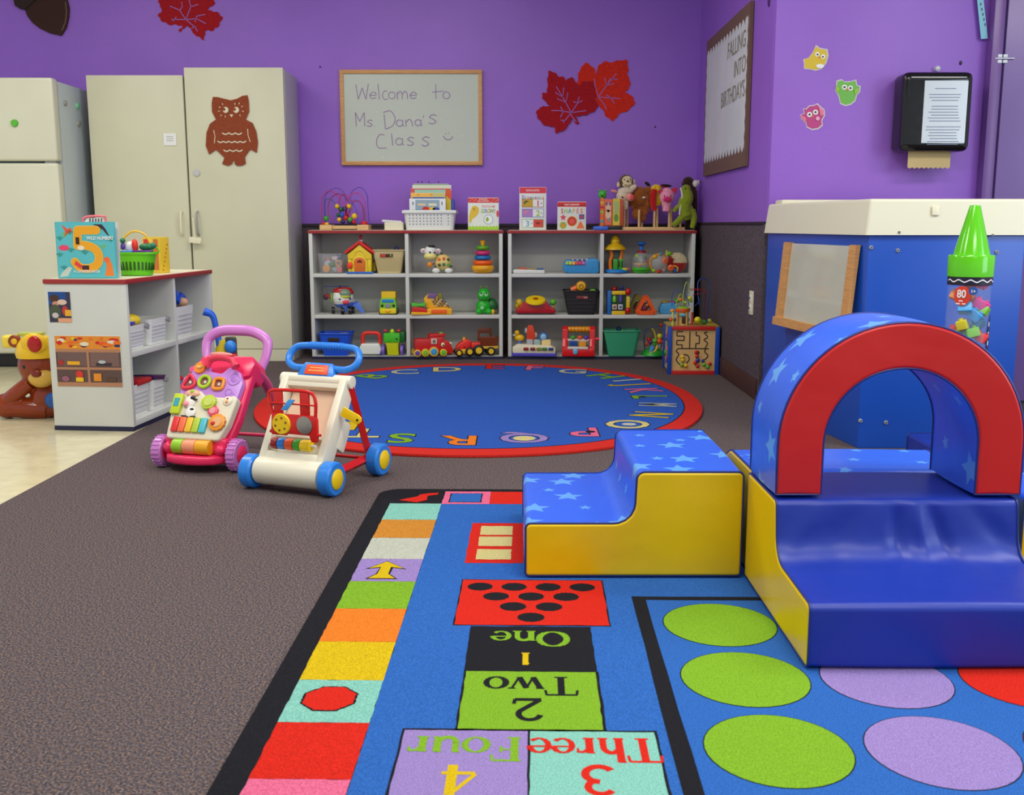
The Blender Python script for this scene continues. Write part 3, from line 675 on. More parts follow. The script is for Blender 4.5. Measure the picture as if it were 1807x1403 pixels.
# ------------------------------------------------------------------ crayon tub
T = thing('crayon_tub', 'giant green topped crayon shaped tub of building blocks', 'toy tub', (Xat(1705, 3.22, .5), 3.22, .152))
zc = lambda py: Zat(py, 3.2)-.152
R_ = .067
m = MB(); m.lathe(0, 0, 0, [(R_-.004, 0), (R_-.004, zc(503))], mat('tub_clear', (205, 212, 226), .08, 'clear', alpha=.13), seg=40); m.build('clear_tube', T)
m = MB(); m.lathe(0, 0, 0, [(R_-.002, zc(503)), (R_-.002, zc(487))], C(24, 18, 40), seg=40)
wv = []
for i in range(61):
    a = PI+PI*i/60; wv.append((a, zc(495)+.0035*math.sin(i*.62)))
m.ribbon(wv, .0038, lambda a, b: Vector((math.cos(a)*(R_-.0005), math.sin(a)*(R_-.0005), b)), C(235, 235, 240))
m.build('label_band', T)
m = MB(); GC = mat('lime_gloss', (92, 196, 18), .12)
m.lathe(0, 0, 0, [(R_, zc(488)), (R_+.001, zc(453)), (R_-.001, zc(451)), (R_-.002, zc(450)), (R_-.013, zc(450)), (.016, zc(364)), (.014, zc(362)), (.001, zc(361.5))], GC, seg=40); m.build('cap', T)
m = MB()
cyr = lambda u, z_, rr_=R_-.0015: Vector((math.sin(u/R_)*rr_, -math.cos(u/R_)*rr_, z_))
def cpoly(pts, mt, off=0):
    m.poly([tuple(cyr(u, z_, R_-.0015+off)) for u, z_ in pts], mt)
zb_ = zc(505)
for pts, mt, off in ((circ(-.048, zc(521), .026, .03, n=20), C(222, 60, 30), 0), (circ(-.016, zc(512), .013, .013), C(40, 80, 150), .0006)):
    cpoly(pts, mt, off)
m.text('80', .034, lambda a, b: cyr(-.049+a, zc(524)+b, R_), C(235, 230, 220), bold=.03, sx=.8)
m.text('1+', .013, lambda a, b: cyr(-.016+a, zc(515)+b, R_), C(235, 230, 220), bold=.03)
for q, ww in ((531, .012), (536, .03)): cpoly([(-.05-ww/2, zc(q)), (-.05+ww/2, zc(q)), (-.05+ww/2, zc(q)+.004), (-.05-ww/2, zc(q)+.004)], C(240, 225, 210), .001)
cpoly([(.045, zc(640)), (.075, zc(640)), (.075, zc(555)), (.06, zc(555)), (.045, zc(580))], C(20, 18, 30))
for q in (575, 592, 608): cpoly([(.052, zc(q)), (.06, zc(q)), (.06, zc(q)+.014), (.052, zc(q)+.014)], C(230, 230, 235), .0007)
m.build('label', T)
BC = [C(232, 60, 150), C(60, 160, 220), C(120, 190, 40), C(215, 200, 40), C(230, 60, 60), C(240, 140, 30)]
sp = [(.022, -.036, .432, 0), (-.03, -.02, .33, 2), (.03, -.01, .37, 1), (0, 0, .46, 5), (-.02, .02, .35, 4), (.02, .02, .42, 0), (-.035, 0, .455, 5), (.035, 0, .5, 4), (0, .01, .3, 2), (.02, -.035, .50, 0), (-.025, -.04, .42, 1), (.005, -.042, .40, 1), (.028, -.035, .415, 2), (-.03, -.038, .37, 3), (.0, -.04, .345, 2), (-.012, -.038, .31, 1), (.03, -.035, .33, 4), (-.005, -.03, .545, 5), (.035, -.02, .55, 4), (-.03, -.03, .27, 0), (.02, -.035, .26, 3), (-.02, -.035, .22, 4), (.02, -.03, .2, 1), (0, -.03, .14, 2), (-.03, -.02, .1, 5), (.03, -.02, .09, 0), (0, 0, .04, 3)]
for i, (a, b, h, c_) in enumerate(sp):
    m = MB(); w_ = .05 if i < 1 else .04
    m.box(0, 0, -.014, w_, .030, .028, BC[c_], bev=.003)
    for q in (-1, 1): m.cyl(q*w_*.25, 0, .012, .0065, .0065, .008, BC[c_], seg=12)
    o = m.build('building_block', T, (a, b, min(h, .5) if h > .5 else h)); o.rotation_euler = (random.uniform(-.5, .5), random.uniform(-.7, .7), random.uniform(-1, 1))

# ------------------------------------------------------------------ blue cabinet with moulded cream top
BCAB = mat('blue_laminate', (26, 80, 184), .3, 'laminate'); CTOP = mat('cream_moulded_plastic', (226, 222, 196), .35, 'plastic')
T = thing('play_cabinet', 'blue panelled cabinet with moulded cream top in the right corner', 'cabinet', (0, 0, 0))
bp = [(1.293, 3.79), (1.86, 3.79), (1.86, 4.78), (1.168, 4.78)]
m = MB(); m.prism(bp, 0, .83, BCAB, plane='xy', bev=.004); m.build('body', T)
def offp(pts, d):
    c0 = Vector((sum(p[0] for p in pts)/4, sum(p[1] for p in pts)/4)); o = []
    for p in pts: v = Vector(p)-c0; o.append((p[0]+d*(1 if v.x > 0 else -1), p[1]+d*(1 if v.y > 0 else -1)))
    return o
m = MB(); lo = offp(bp, .016); hi = offp(bp, .002); i_ = m.mi(CTOP)
lo = [(x, min(y, 4.80)) for x, y in lo]; hi = [(x, min(y, 4.79)) for x, y in hi]
A = [m.bm.verts.new((x, y, .789)) for x, y in lo]; B = [m.bm.verts.new((x, y, .918)) for x, y in hi]
f0 = m.bm.faces.new(A[::-1]); f1 = m.bm.faces.new(B); fs = [f0, f1]+[m.bm.faces.new((A[j], A[(j+1) % 4], B[(j+1) % 4], B[j])) for j in range(4)]
bmesh.ops.bevel(m.bm, geom=[e for e in m.bm.edges if e not in f0.edges[:]], offset=.012, segments=4, affect='EDGES', material=-1, profile=.6)
m.box(1.5, 4.70, .915, .62, .12, .02, CTOP, bev=.008); m.build('top', T)
for px, py, on in ((1538, 437, 0), (1585, 442, 0), (1760, 445, 0), (1519, 743, 0), (1564, 746, 0)):
    m = MB(); x, z = P(px, py, 3.785); m.cyl(x, 3.79, z, .008, .006, .006, GRY, ax='-y', seg=12); m.cyl(x, 3.7845, z, .003, .003, .001, C(60, 60, 70), ax='-y', seg=8); m.build('bolt', T)
for px, py in ((1587, 410), (1752, 415)):
    m = MB(); x, z = P(px, py, 3.773); m.cyl(x, 3.776, z, .005, .004, .006, C(110, 112, 116), ax='-y', seg=12); m.build('bolt', T)
m = MB(); x, z = P(1651, 373, 3.778); m.box(x, 3.7775, z-.014, .026, .004, .034, CRM, bev=.002, rx=-.1); m.build('sticker', T)
# framed clear panel on its left flank
tx, ty = -.1247, .9922; nx, ny = -.9922, -.1247
T = thing('framed_clear_panel', 'oak framed clear acrylic panel leaning on the blue cabinet flank', 'panel', (0, 0, 0))
def FV(s_, z_, o_=0):
    lean = .006+.028*(1-(z_-.40)/.35)
    return Vector((1.293+tx*s_+nx*(lean+o_), 3.79+ty*s_+ny*(lean+o_), z_))
def fbar(s0, s1, z0_, z1_, mt, name, th=.018, o0=0):
    m = MB(); vv = [[m.bm.verts.new(FV(s_, z_, o_)) for s_, z_ in ((s0, z0_), (s1, z0_), (s1, z1_), (s0, z1_))] for o_ in (o0, o0+th)]
    i_ = m.mi(mt); fs = [m.bm.faces.new(vv[0]), m.bm.faces.new(vv[1][::-1])]
    for j in range(4): fs.append(m.bm.faces.new((vv[0][j], vv[1][j], vv[1][(j+1) % 4], vv[0][(j+1) % 4])))
    for f in fs: f.material_index = i_
    bmesh.ops.recalc_face_normals(m.bm, faces=fs); m.build(name, T)
fbar(.05, .105, .42, .752, OAK, 'side_rail'); fbar(.67, .745, .42, .752, OAK, 'side_rail'); fbar(.05, .745, .398, .432, OAK, 'bottom_rail', .028)
fbar(.10, .68, .425, .748, mat('clear_acrylic', (228, 226, 206), .06, 'clear', alpha=.62), 'acrylic_sheet', .005, .006)

# ------------------------------------------------------------------ fridge and tall cabinets
ENA = mat('cream_enamel', (212, 211, 188), .3, 'laminate'); ENS = mat('grey_white_enamel', (186, 196, 196), .35, 'laminate'); LAM = mat('cream_laminate', (206, 204, 176), .4, 'laminate'); LAMS = mat('pale_grey_laminate', (182, 180, 178), .4, 'laminate')
FX = -2.57; FY = 5.98
T = thing('refrigerator', 'white two door top freezer refrigerator at the left edge', 'refrigerator', (FX-.38, FY, 0))
zs = 1.176; zt = Zat(136, FY)
m = MB(); m.box(0, .40, .06, .76, .62, zt-.07, ENS, bev=.012); m.box(0, .38, 0, .70, .58, .07, BLK); m.build('body', T)
for nm, a, b in (('freezer_door', zs+.006, zt), ('fridge_door', .085, zs-.006)):
    m = MB(); m.box(0, .045, a, .76, .075, b-a, ENA, bev=.016, seg=3); d = m.build(nm, T)
    m = MB(); m.box(-.33, -.02, a+.1 if nm == 'freezer_door' else b-.5, .03, .03, .2 if nm == 'freezer_door' else .4, ENS, bev=.008); m.build('handle', d)
m = MB(); m.box(0, .08, 0.01, .74, .04, .06, BLK); m.build('kick_grille', T)
m = MB(); m.box(.33, .05, zs-.012, .06, .05, .024, GRY, bev=.003); m.build('hinge', T)
def magnet(px, py, X_, mt, r, label, front=False):
    m = MB()
    if front:
        x, z = P(px, py, FY); m.cyl(x, FY+.0075, z, r, r*.85, .012, mt, ax='-y')
    else:
        Zc = X_*F_PX/(px-903.5); Y = Zc; 
        for _ in range(4):
            z = Zat(py, Y); Y = (Zc-(CH-z)*_s)/_c
        m.cyl(X_, Y, z, r, r*.85, .012, mt, ax='x')
    tag(m.build('fridge_magnet'), label, 'magnet')
magnet(25, 217, 0, C(90, 180, 50), .021, 'bright green round magnet on the freezer door', True)
magnet(114, 182, FX, C(150, 150, 140), .016, 'grey round magnet on the fridge side, nearest the front')
magnet(136, 187, FX, C(120, 200, 150), .018, 'mint green round magnet on the fridge side')
magnet(138, 218, FX, C(150, 150, 140), .018, 'grey round magnet on the fridge side, below the mint green one')
m = MB(); m.box(0, 0, 0, .3, .2, .04, C(150, 160, 168), bev=.01); tag(m.build('tray', None, (-2.95, 6.5, zt+.002-.01)), 'grey tray lying on top of the refrigerator', 'tray')
CYF = 6.305
def tallcab(x0, x1, zt_, label, hinge):
    cx_ = (x0+x1)/2; w_ = x1-x0
    T = thing('tall_cabinet', label, 'cabinet', (cx_, CYF, 0))
    m = MB(); m.box(0, .2225, 0, w_, .375, zt_-.01, LAMS, bev=.003); m.build('body', T)
    m = MB(); m.box(0, .018, .075, w_-.004, .03, zt_-.078, LAM, bev=.004); d = m.build('door', T)
    m = MB(); hx = (w_/2-.045)*hinge; zz = Zat(415, CYF)
    m.tube([(hx, .0, zz), (hx, -.025, zz+.02), (hx, -.027, zz+.12), (hx, 0, zz+.14)], .006, GRY if hinge < 0 else CRM); m.build('handle', d)
    m = MB(); m.box(0, .02, 0, w_-.02, .03, .072, LAM); m.build('plinth', T)
    return T
xs = P(322, 119, CYF)[0]
T1 = tallcab(P(150, 132, CYF)[0], xs-.003, Zat(131.5, CYF), 'cream tall cabinet between the refrigerator and the owl cabinet', 1)
T2 = tallcab(xs+.003, P(499, 118, CYF)[0], Zat(118, CYF), 'cream tall cabinet with a brown owl cutout, nearest the wooden toy shelves', -1)
m = MB(); x, z = P(300, 246, CYF); m.box(x, CYF, z-.035, .075, .002, .07, PAP)
for i in range(3): m.box(x, CYF-.0015, z-.01+i*.012, .04, .001, .003, GRY)
tag(m.build('paper_label'), 'small white paper label on the left cabinet door', 'label')
m = MB(); x, z = P(347, 305, CYF); m.cyl(x, CYF+.002, z, .019, .019, .006, C(190, 192, 196), ax='-y'); tag(m.build('door_knob_cover'), 'round grey sticker disc on the owl cabinet door', 'disc')
m = MB(); a = P(343, 384, CYF); b = P(347, 420, CYF); m.tube([(a[0], CYF-.032, a[1]), (b[0], CYF-.034, b[1])], .005, CRM, smooth=False); m.box(b[0], CYF-.034, b[1]-.03, .07, .006, .035, CRM, bev=.002, rz=.1, ry=.1)
tag(m.build('key_tag'), 'cream strap and tag hanging from the owl cabinet handle', 'tag')
# brown owl
T = thing('owl_cutout', 'reddish brown owl cutout on the tall cabinet door', 'owl decoration', (0, 0, 0))
OW = mat('rust_felt', (140, 66, 38), .85, 'fuzzy'); ow = [(1257,572),(1285,573),(1320,582),(1362,592),(1400,583),(1430,566),(1460,562),(1468,600),(1470,660),(1450,705),(1490,725),(1512,775),(1522,840),(1515,900),(1478,880),(1445,925),(1450,965),(1430,975),(1400,978),(1385,965),(1385,948),(1372,948),(1372,965),(1345,978),(1312,965),(1325,930),(1275,882),(1235,910),(1215,860),(1220,780),(1240,730),(1275,705),(1252,660),(1250,610)]
Y = CYF+.002
m = MB(); m.prism([P(a/3.341, b/3.341, Y) for a, b in ow], Y-.008, Y, OW); m.build('body', T)
m = MB(); CU = mat('owl_cream', (214, 208, 178), .6)
def ov(pts): m.poly([(P(a/3.341, b/3.341, Y-.0085)[0], Y-.0085, P(a/3.341, b/3.341, Y-.0085)[1]) for a, b in pts], CU)
for ex in (1330, 1392):
    ov(circ(ex, 648, 17, 18, n=14))
for ex, ey in ((1312,614),(1295,632),(1290,655),(1303,680),(1328,686),(1385,612),(1410,610),(1428,628),(1432,656),(1415,680)):
    cxx = 1330 if ex < 1360 else 1392; v = Vector((ex-cxx, ey-648)).normalized()*8; n_ = Vector((-v.y, v.x))*.35
    ov([(ex+v.x, ey+v.y), (ex+n_.x, ey+n_.y), (ex-v.x, ey-v.y), (ex-n_.x, ey-n_.y)])
ov([(1353, 675), (1375, 675), (1366, 692)])
fnO = lambda u, v: Vector((u, Y-.0086, v))
for x0_, x1_, yy in ((1312, 1428, 790), (1285, 1452, 838), (1320, 1432, 890)):
    n_ = int((x1_-x0_)/9); m.ribbon([P((x0_+(x1_-x0_)*i/n_)/3.341, (yy-abs(math.sin(i*PI/ (n_/ (3 if n_ < 15 else 5))))*-9-6)/3.341, Y) for i in range(n_+1)], .0065, fnO, CU)
for ln in ([(1262, 768), (1270, 805), (1266, 845)], [(1462, 760), (1465, 800), (1478, 838)]): m.ribbon([P(a/3.341, b/3.341, Y) for a, b in ln], .004, fnO, CU)
m.build('cutout_marks', T)
m = MB()
for ex in (1321, 1383): m.prism([P(a/3.341, b/3.341, Y-.009) for a, b in circ(ex, 645, 8, 9, n=12)], Y-.0095, Y-.0086, OW)
m.build('pupil', T)

# ------------------------------------------------------------------ shelf units
SHW = mat('white_shelf_laminate', (208, 210, 204), .4, 'laminate'); SHR = mat('red_edge_band', (158, 42, 44), .45, 'laminate'); SHN = mat('navy_edge_band', (26, 28, 62), .5, 'laminate')
def shelfunit(label, loc, rz, W_, D_, H_, levels, group=None, xdiv=0):
    T = thing('toy_shelf', label, 'shelf unit', loc, rz, group); t = .022
    m = MB(); m.box(0, D_/2, H_-.018, W_+.012, D_+.008, .018, SHR, bev=.003); m.box(0, D_/2, H_-.001, W_-.01, D_-.012, .0025, CRM); m.build('top', T)
    for q in (-1, 1):
        m = MB(); m.box(q*(W_/2-t/2), D_/2, .018, t, D_, H_-.036, SHW, bev=.0015); m.build('side_panel', T)
    m = MB(); m.box(xdiv, D_/2, .0185, t, D_-.004, H_-.037, SHW, bev=.0015); m.build('divider', T)
    m = MB(); m.box(0, D_-.006, .018, W_-2*t, .008, H_-.037, SHW); m.build('back_panel', T)
    m = MB(); m.box(0, D_/2, .018, W_-2*t, D_-.002, levels[0]-.018, SHW, bev=.001); m.build('bottom_board', T)
    m = MB(); m.box(0, D_/2, 0, W_+.004, D_, .018, SHN); m.build('base', T)
    for z in levels[1:]:
        for a, b in ((-W_/2+t, xdiv-t/2), (xdiv+t/2, W_/2-t)):
            m = MB(); m.box((a+b)/2, D_/2-.004, z-t, b-a, D_-.012, t, SHW, bev=.0015); m.build('shelf_board', T)
    return T
SY = 6.39; ZT = Zat(406.6, SY); LV = [Zat(628.5, SY), Zat(555.8, SY), Zat(483, SY)]
S1L, S1R = Xat(548.5, SY, .5)-.006, Xat(887, SY, .4); S2L, S2R = Xat(896.5, SY, .4), Xat(1225.5, SY, .5)
shelfunit('white cubby shelf with red top edge, left one of the back wall pair', ((S1L+S1R)/2, SY, 0), 0, S1R-S1L, .325, ZT, LV, 'white toy shelves along the back wall', Xat(719, SY, .4)-(S1L+S1R)/2)
shelfunit('white cubby shelf with red top edge, right one beside the activity cube', ((S2L+S2R)/2, SY, 0), 0, S2R-S2L, .325, ZT, LV, 'white toy shelves along the back wall', Xat(1061.5, SY, .4)-(S2L+S2R)/2)
LRZ = math.radians(85); lx, ly = math.cos(LRZ), math.sin(LRZ)
LO = (-1.530+.455*lx, 4.11+.455*ly)
shelfunit('low white shelf unit with two photos taped on its end panel', (LO[0], LO[1], 0), LRZ, .91, .335, .612, [.042, .320], None, .02)
def LP(s, d, z=0):  # along the unit from its near end, depth in from the open side
    return (-1.530+s*lx-d*ly, 4.11+s*ly+d*lx, z)
# ------------------------------------------------------------------ push walkers
def tilt(o, rx, loc=None):
    o.rotation_euler = (rx, 0, 0)
    if loc: o.location = loc
    return o
SKB = C(40, 130, 225, .28); CRW = C(228, 222, 200, .35); WRD = C(214, 28, 24, .28); HUB = C(245, 205, 20, .3); PCH = C(226, 190, 160, .5)
def wheel(T, x, y, r, wd, tyre, hub, side, treads=0):
    m = MB(); pr = [(r*.55, -wd/2), (r*.9, -wd/2), (r, -wd/2+.006), (r, wd/2-.006), (r*.9, wd/2), (r*.55, wd/2)]
    rot = Matrix.Rotation(PI/2, 4, 'Y'); m.lathe(0, 0, 0, pr, tyre, seg=36, rot=rot)
    if treads:
        for i in range(treads):
            a = 2*PI*i/treads; m.box(0, math.cos(a)*r, math.sin(a)*r-.002, wd*.8, .005, .004, tyre, rx=a)
    w_ = m.build('wheel', T, (x, y, r+(.003 if treads else 0)))
    m = MB(); m.lathe(0, 0, 0, [(.001, -wd/2-.002), (r*.6, -wd/2-.002), (r*.6, wd/2+.002), (r*.5, wd/2+.006), (.001, wd/2+.008)] if side > 0 else [(.001, -wd/2-.008), (r*.5, -wd/2-.006), (r*.6, -wd/2-.002), (r*.6, wd/2+.002), (.001, wd/2+.002)], hub, seg=28, rot=rot)
    m.build('hubcap', w_)
T = thing('push_walker', 'cream and red baby push walker with blue handle and yellow hubbed wheels', 'baby walker', (-.6915, 3.155, 0), math.radians(-22.4))
BT = -.553; BL0 = (0, 0, .06)
for x in (-.145, .145):
    wheel(T, x, 0, .054, .044, SKB, HUB, x); wheel(T, x, .293, .054, .044, SKB, HUB, x)
m = MB(); m.cyl(-.118, 0, .0, .044, .044, .236, CRW, ax='x', seg=28, bev=.004)
for q in (-1, 1): m.prism([(q*.118-q*.026, .0), (q*.118, .0), (q*.122, .32), (q*.122-q*.026, .32)], -.026, .035, CRW, bev=.004)
m.box(0, .028, .0, .2, .012, .32, CRW); m.box(0, .0, .03, .2, .05, .03, CRW, bev=.006); m.box(0, .012, .115, .2, .03, .02, CRW, bev=.004); m.box(0, .005, .286, .236, .045, .03, CRW, bev=.008)
m.box(.113, .05, .1, .02, .05, .1, CRW, bev=.01)
m.cyl(-.132, -.002, .316, .021, .021, .264, CRW, ax='x', seg=24, bev=.003)
tilt(m.build('body', T), BT, BL0)
m = MB(); m.box(0, .018, .137, .182, .006, .148, PCH); tilt(m.build('back_board', T, label='peach inner back board'), BT, BL0)
ax_ = -.03
m = MB(); m.cyl(-.088, -.030, .083, .004, .004, .17, WHT, ax='x'); tilt(m.build('bead_axle', T), BT, BL0)
for i, (c_, wd) in enumerate(((DRED, .022), (SKB, .026), (C(240, 90, 30), .03), (GRN, .024), (HUB, .036))):
    m = MB(); x = -.076+sum((.023, .027, .031, .025, .037)[:i]); m.cyl(x, -.030, .083, .0185, .0185, wd, c_, ax='x', seg=24, bev=.005); tilt(m.build('bead', T), BT, BL0)
# red hinged activity door, swung forward
DL = (.028, -.014, .182); DA = .0
def door(name, m, parent=T): return tilt(m.build(name, parent), DA, DL)
m = MB(); plate = [(-.088, .0), (-.03, .0), (-.03, .012), (.06, .012), (.07, -.016), (.092, -.016), (.094, .0), (.094, .062), (.088, .075), (-.088, .075), (-.092, .02), (-.098, .012)]
m.prism(plate, -.006, .006, WRD, bev=.002)
m.tube([(-.086, 0, .07), (-.098, 0, .12), (-.09, 0, .152), (0, 0, .158), (.07, 0, .154), (.088, 0, .125), (.086, 0, .07)], .0062, WRD)
m.box(-.062, 0, .07, .036, .009, .085, WRD, bev=.002); m.box(.045, 0, .07, .036, .009, .085, WRD, bev=.002); m.rod((-.09, -.006, .112), (.088, -.006, .112), .003, WRD)
m.cyl(-.10, 0, .01, .005, .005, .205, WRD, ax='x'); d = door('activity_door', m); d.scale = (.9, .9, .9)
m = MB(); m.prism([(-.045, .09), (-.02, .09), (.014, .128), (-.012, .128)], -.014, -.008, C(70, 160, 235, .25), bev=.001); m.build('slider', d)
m = MB(); m.cyl(-.048, -.006, .04, .037, .034, .007, HUB, ax='-y', seg=28)
for i in range(6):
    a = i*PI/3+.3; m.cyl(-.048+.022*math.cos(a), -.0125, .04+.022*math.sin(a), .0045, .0045, .0012, C(140, 90, 20), ax='-y', seg=10)
m.build('dial', d)
m = MB(); m.cyl(.045, -.0055, .042, .031, .031, .003, mat('toy_mirror', (150, 150, 155), .12, 'metal'), ax='-y', seg=28); m.build('mirror', d)
m = MB(); m.prism([(-.03, 0), (.025, 0), (.036, .004), (.041, .015), (.036, .026), (.025, .03), (-.03, .03)], -.004, .004, HUB, bev=.001); m.cyl(.028, -.0045, .015, .004, .004, .001, BLK, ax='-y', seg=8)
o = m.build('latch', T, (.152, .10, .222)); o.rotation_euler = (0, .45, .1)
# handle
m = MB(); m.prism([(-.072, .318), (.072, .318), (.052, .37), (-.052, .37)], -.022, .012, SKB, bev=.005)
m.tube([(-.05, -.004, .357), (-.095, -.004, .357), (-.124, -.004, .372), (-.132, -.004, .40), (-.112, -.004, .43), (-.06, -.004, .437), (0, -.004, .437), (.06, -.004, .437), (.112, -.004, .43), (.132, -.004, .40), (.124, -.004, .372), (.095, -.004, .357), (.05, -.004, .357)], .0115, SKB, n=6, seg=12)
for i in range(13): m.torus(-.06+i*.01, -.004, .437, .0115, .0022, SKB, ax='x', seg=14)
h = tilt(m.build('handle', T), BT, BL0)
m = MB(); m.prism([(-.043, .327), (.045, .327), (.04, .361), (-.04, .361)], -.0245, -.0222, C(235, 80, 35), bev=.0005); m.box(0, -.0248, .338, .06, .0006, .004, C(245, 170, 90)); m.box(0, -.0248, .348, .05, .0006, .004, C(245, 170, 90)); m.build('sticker', h)
for q in (-1, 1):
    m = MB(); m.rod((q*.122, .165, .315), (q*.115, .29, .055), .013, WRD, seg=4, r1=.014); m.build('leg', T)
    m = MB(); m.rod((q*.113, .03, .05), (q*.113, .30, .058), .016, WRD, seg=4); m.build('side_bar', T)
m = MB(); m.cyl(-.14, .293, .054, .006, .006, .28, WRD, ax='x'); m.build('axle', T)
m = MB(); m.cyl(-.14, 0, .054, .006, .006, .28, CRW, ax='x'); m.build('axle', T)

HPK = C(238, 45, 98, .25); LIL = C(206, 130, 206, .25); LLC = C(196, 140, 224, .3); CPN = C(228, 220, 196, .35)
T = thing('push_walker', 'pink and lilac baby push walker with piano keys and a cream activity panel', 'baby walker', (-1.070, 3.465, 0), math.radians(-15))
for x in (-.142, .142):
    wheel(T, x, 0, .053, .036, LIL, HPK, x, 22); wheel(T, x*1.05, .36, .045, .034, LIL, HPK, x, 22)
m = MB(); bprof = [(-.11, .03), (-.075, -.0), (0, -.012), (.075, 0), (.11, .03), (.118, .09), (-.118, .09)]
front = [(-.118, .07), (-.118, -.02), (-.09, -.062), (-.045, -.08), (0, -.085), (.045, -.08), (.09, -.062), (.118, -.02), (.118, .07)]
m.prism(front, .028, .058, HPK, plane='xy', bev=.012, seg=4); m.box(0, .01, .05, .236, .075, .062, HPK, bev=.014, seg=3)
m.sph(-.098, -.03, .075, .02, .02, .02, HPK); m.sph(.098, -.03, .075, .02, .02, .02, HPK); m.build('base', T)
for i, (x0, x1, c_) in enumerate(((-.07, -.03, LIM), (-.03, .018, C(240, 150, 110)), (.018, .07, C(240, 170, 30)))):
    m = MB(); m.cyl(x0, -.042, .084, .025, .025, x1-x0-.001, c_, ax='x', seg=26, bev=.003); m.build('roller', T)
PT = -.585; PL = (0, -.015, .095)
def pan(name, m, lab=None): return tilt(m.build(name, T, label=lab), PT, PL)
m = MB(); m.prism([(-.085, -.03), (.105, -.03), (.128, .10), (.135, .30), (.10, .335), (-.08, .335), (-.105, .28)], .012, .05, HPK, bev=.010, seg=3); m.prism([(.05, .23), (.13, .255), (.142, .30), (.125, .33), (.05, .33)], -.004, .095, HPK, bev=.008); fr = pan('frame', m)
m = MB(); lp = rounded([(-.11, .13), (.11, .13), (.12, .22), (.10, .262), (.055, .285), (.03, .255), (-.02, .262), (-.035, .30), (-.075, .30), (-.09, .25), (-.115, .235)], .014, 4)
m.prism(lp, -.012, .014, LLC, bev=.005); lpn = pan('lilac_panel', m)
m = MB(); cp = rounded([(-.105, 0), (.095, 0), (.115, .06), (.125, .155), (.108, .17), (.09, .158), (.0, .16), (-.02, .178), (-.06, .185), (-.08, .165), (-.1, .155), (-.115, .12)], .012, 4)
m.prism(cp, -.028, .006, CPN, bev=.007, seg=3); cpn = pan('cream_panel', m)
for i, c_ in enumerate((C(225, 50, 50), C(240, 110, 70), C(236, 190, 50), C(180, 205, 60), C(80, 190, 205))):
    m = MB(); m.box(-.078+i*.0265, -.033, .022, .024, .012, .054, c_, bev=.004); m.build('piano_key', cpn)
def gear(x, z, r, c_, name, n=12, y=-.03, th=.01, inner=None):
    m = MB(); m.prism([(x+(r if i % 2 else r*.9)*math.cos(PI*i/n), z+(r if i % 2 else r*.9)*math.sin(PI*i/n)) for i in range(2*n)], y-th, y, c_, bev=.001)
    if inner: m.cyl(x, y-th, z, r*.62, r*.58, .003, inner, ax='-y', seg=20)
    return m.build(name, cpn)
gear(.078, .062, .032, C(240, 150, 30), 'gear', inner=C(232, 176, 120)); gear(.05, .104, .020, C(230, 80, 110), 'flower_gear', 8, y=-.027, inner=C(240, 150, 160)); gear(.026, .135, .028, C(186, 208, 50), 'gear', 14, inner=C(200, 214, 100))
m = MB(); m.sph(.068, -.043, .056, .008, .005, .008, RED); m.build('knob', cpn)
m = MB(); m.box(-.092, -.036, .085, .034, .014, .075, C(190, 208, 40), bev=.003); m.box(-.092, -.0435, .112, .02, .002, .03, TEAL); m.build('book_flap', cpn)
m = MB()
m.sph(-.048, -.031, .135, .020, .008, .024, C(238, 232, 225)); m.sph(-.058, -.037, .125, .012, .007, .010, C(245, 150, 160)); m.sph(-.038, -.038, .148, .010, .004, .007, BLK); m.sph(-.028, -.036, .142, .009, .004, .004, BLK)
m.sph(-.036, -.032, .096, .02, .007, .022, C(238, 234, 228)); m.sph(-.03, -.037, .105, .008, .004, .005, BLK); m.prism([(-.068, .082), (-.06, .074), (-.015, .074), (-.012, .081)], -.036, -.028, BLK); m.sph(-.048, -.031, .168, .028, .006, .013, C(245, 180, 150)); m.sph(-.048, -.036, .172, .007, .004, .008, LIM); m.build('cow_relief', cpn)
m = MB(); m.sph(.092, -.029, .145, .018, .006, .018, C(232, 228, 205)); m.sph(.092, -.034, .140, .006, .003, .006, C(240, 150, 80)); m.sph(.092, -.034, .152, .004, .003, .004, RED); m.build('light_button', cpn)
def ringshape(pts, c_, name):
    m = MB(); m.tube([(a, -.018, b) for a, b in pts], .0062, c_, closed=True, n=4, seg=10); m.poly([(a, -.0135, b) for a, b in pts], C(150, 90, 90)); m.sph(sum(p[0] for p in pts)/len(pts)+.003, -.016, sum(p[1] for p in pts)/len(pts)-.002, .005, .005, .006, WHT); m.build(name, lpn)
ringshape([(-.105, .195), (-.073, .194), (-.060, .212), (-.083, .240), (-.09, .238)], C(226, 40, 70), 'shape_ring')
ringshape(circ(-.025, .219, .021, n=10), C(176, 208, 40), 'shape_ring')
ringshape([(.015, .197), (.03, .193), (.047, .197), (.05, .213), (.047, .229), (.03, .233), (.015, .229), (.012, .213)], C(245, 150, 40), 'shape_ring')
m = MB(); m.torus(.084, -.012, .236, .022, .004, LLC, ax='y'); m.sph(.084, -.008, .236, .020, .006, .020, C(184, 126, 216)); m.torus(.075, -.012, .185, .012, .002, C(176, 120, 208), ax='y', seg=12); m.torus(.09, -.012, .175, .008, .002, C(176, 120, 208), ax='y', seg=12); m.build('phone_cradle', lpn)
m = MB(); m.cyl(-.058, -.012, .272, .023, .021, .009, C(240, 140, 40), ax='-y', seg=24); m.sph(-.058, -.022, .272, .012, .004, .006, C(245, 190, 110)); m.build('round_button', lpn)
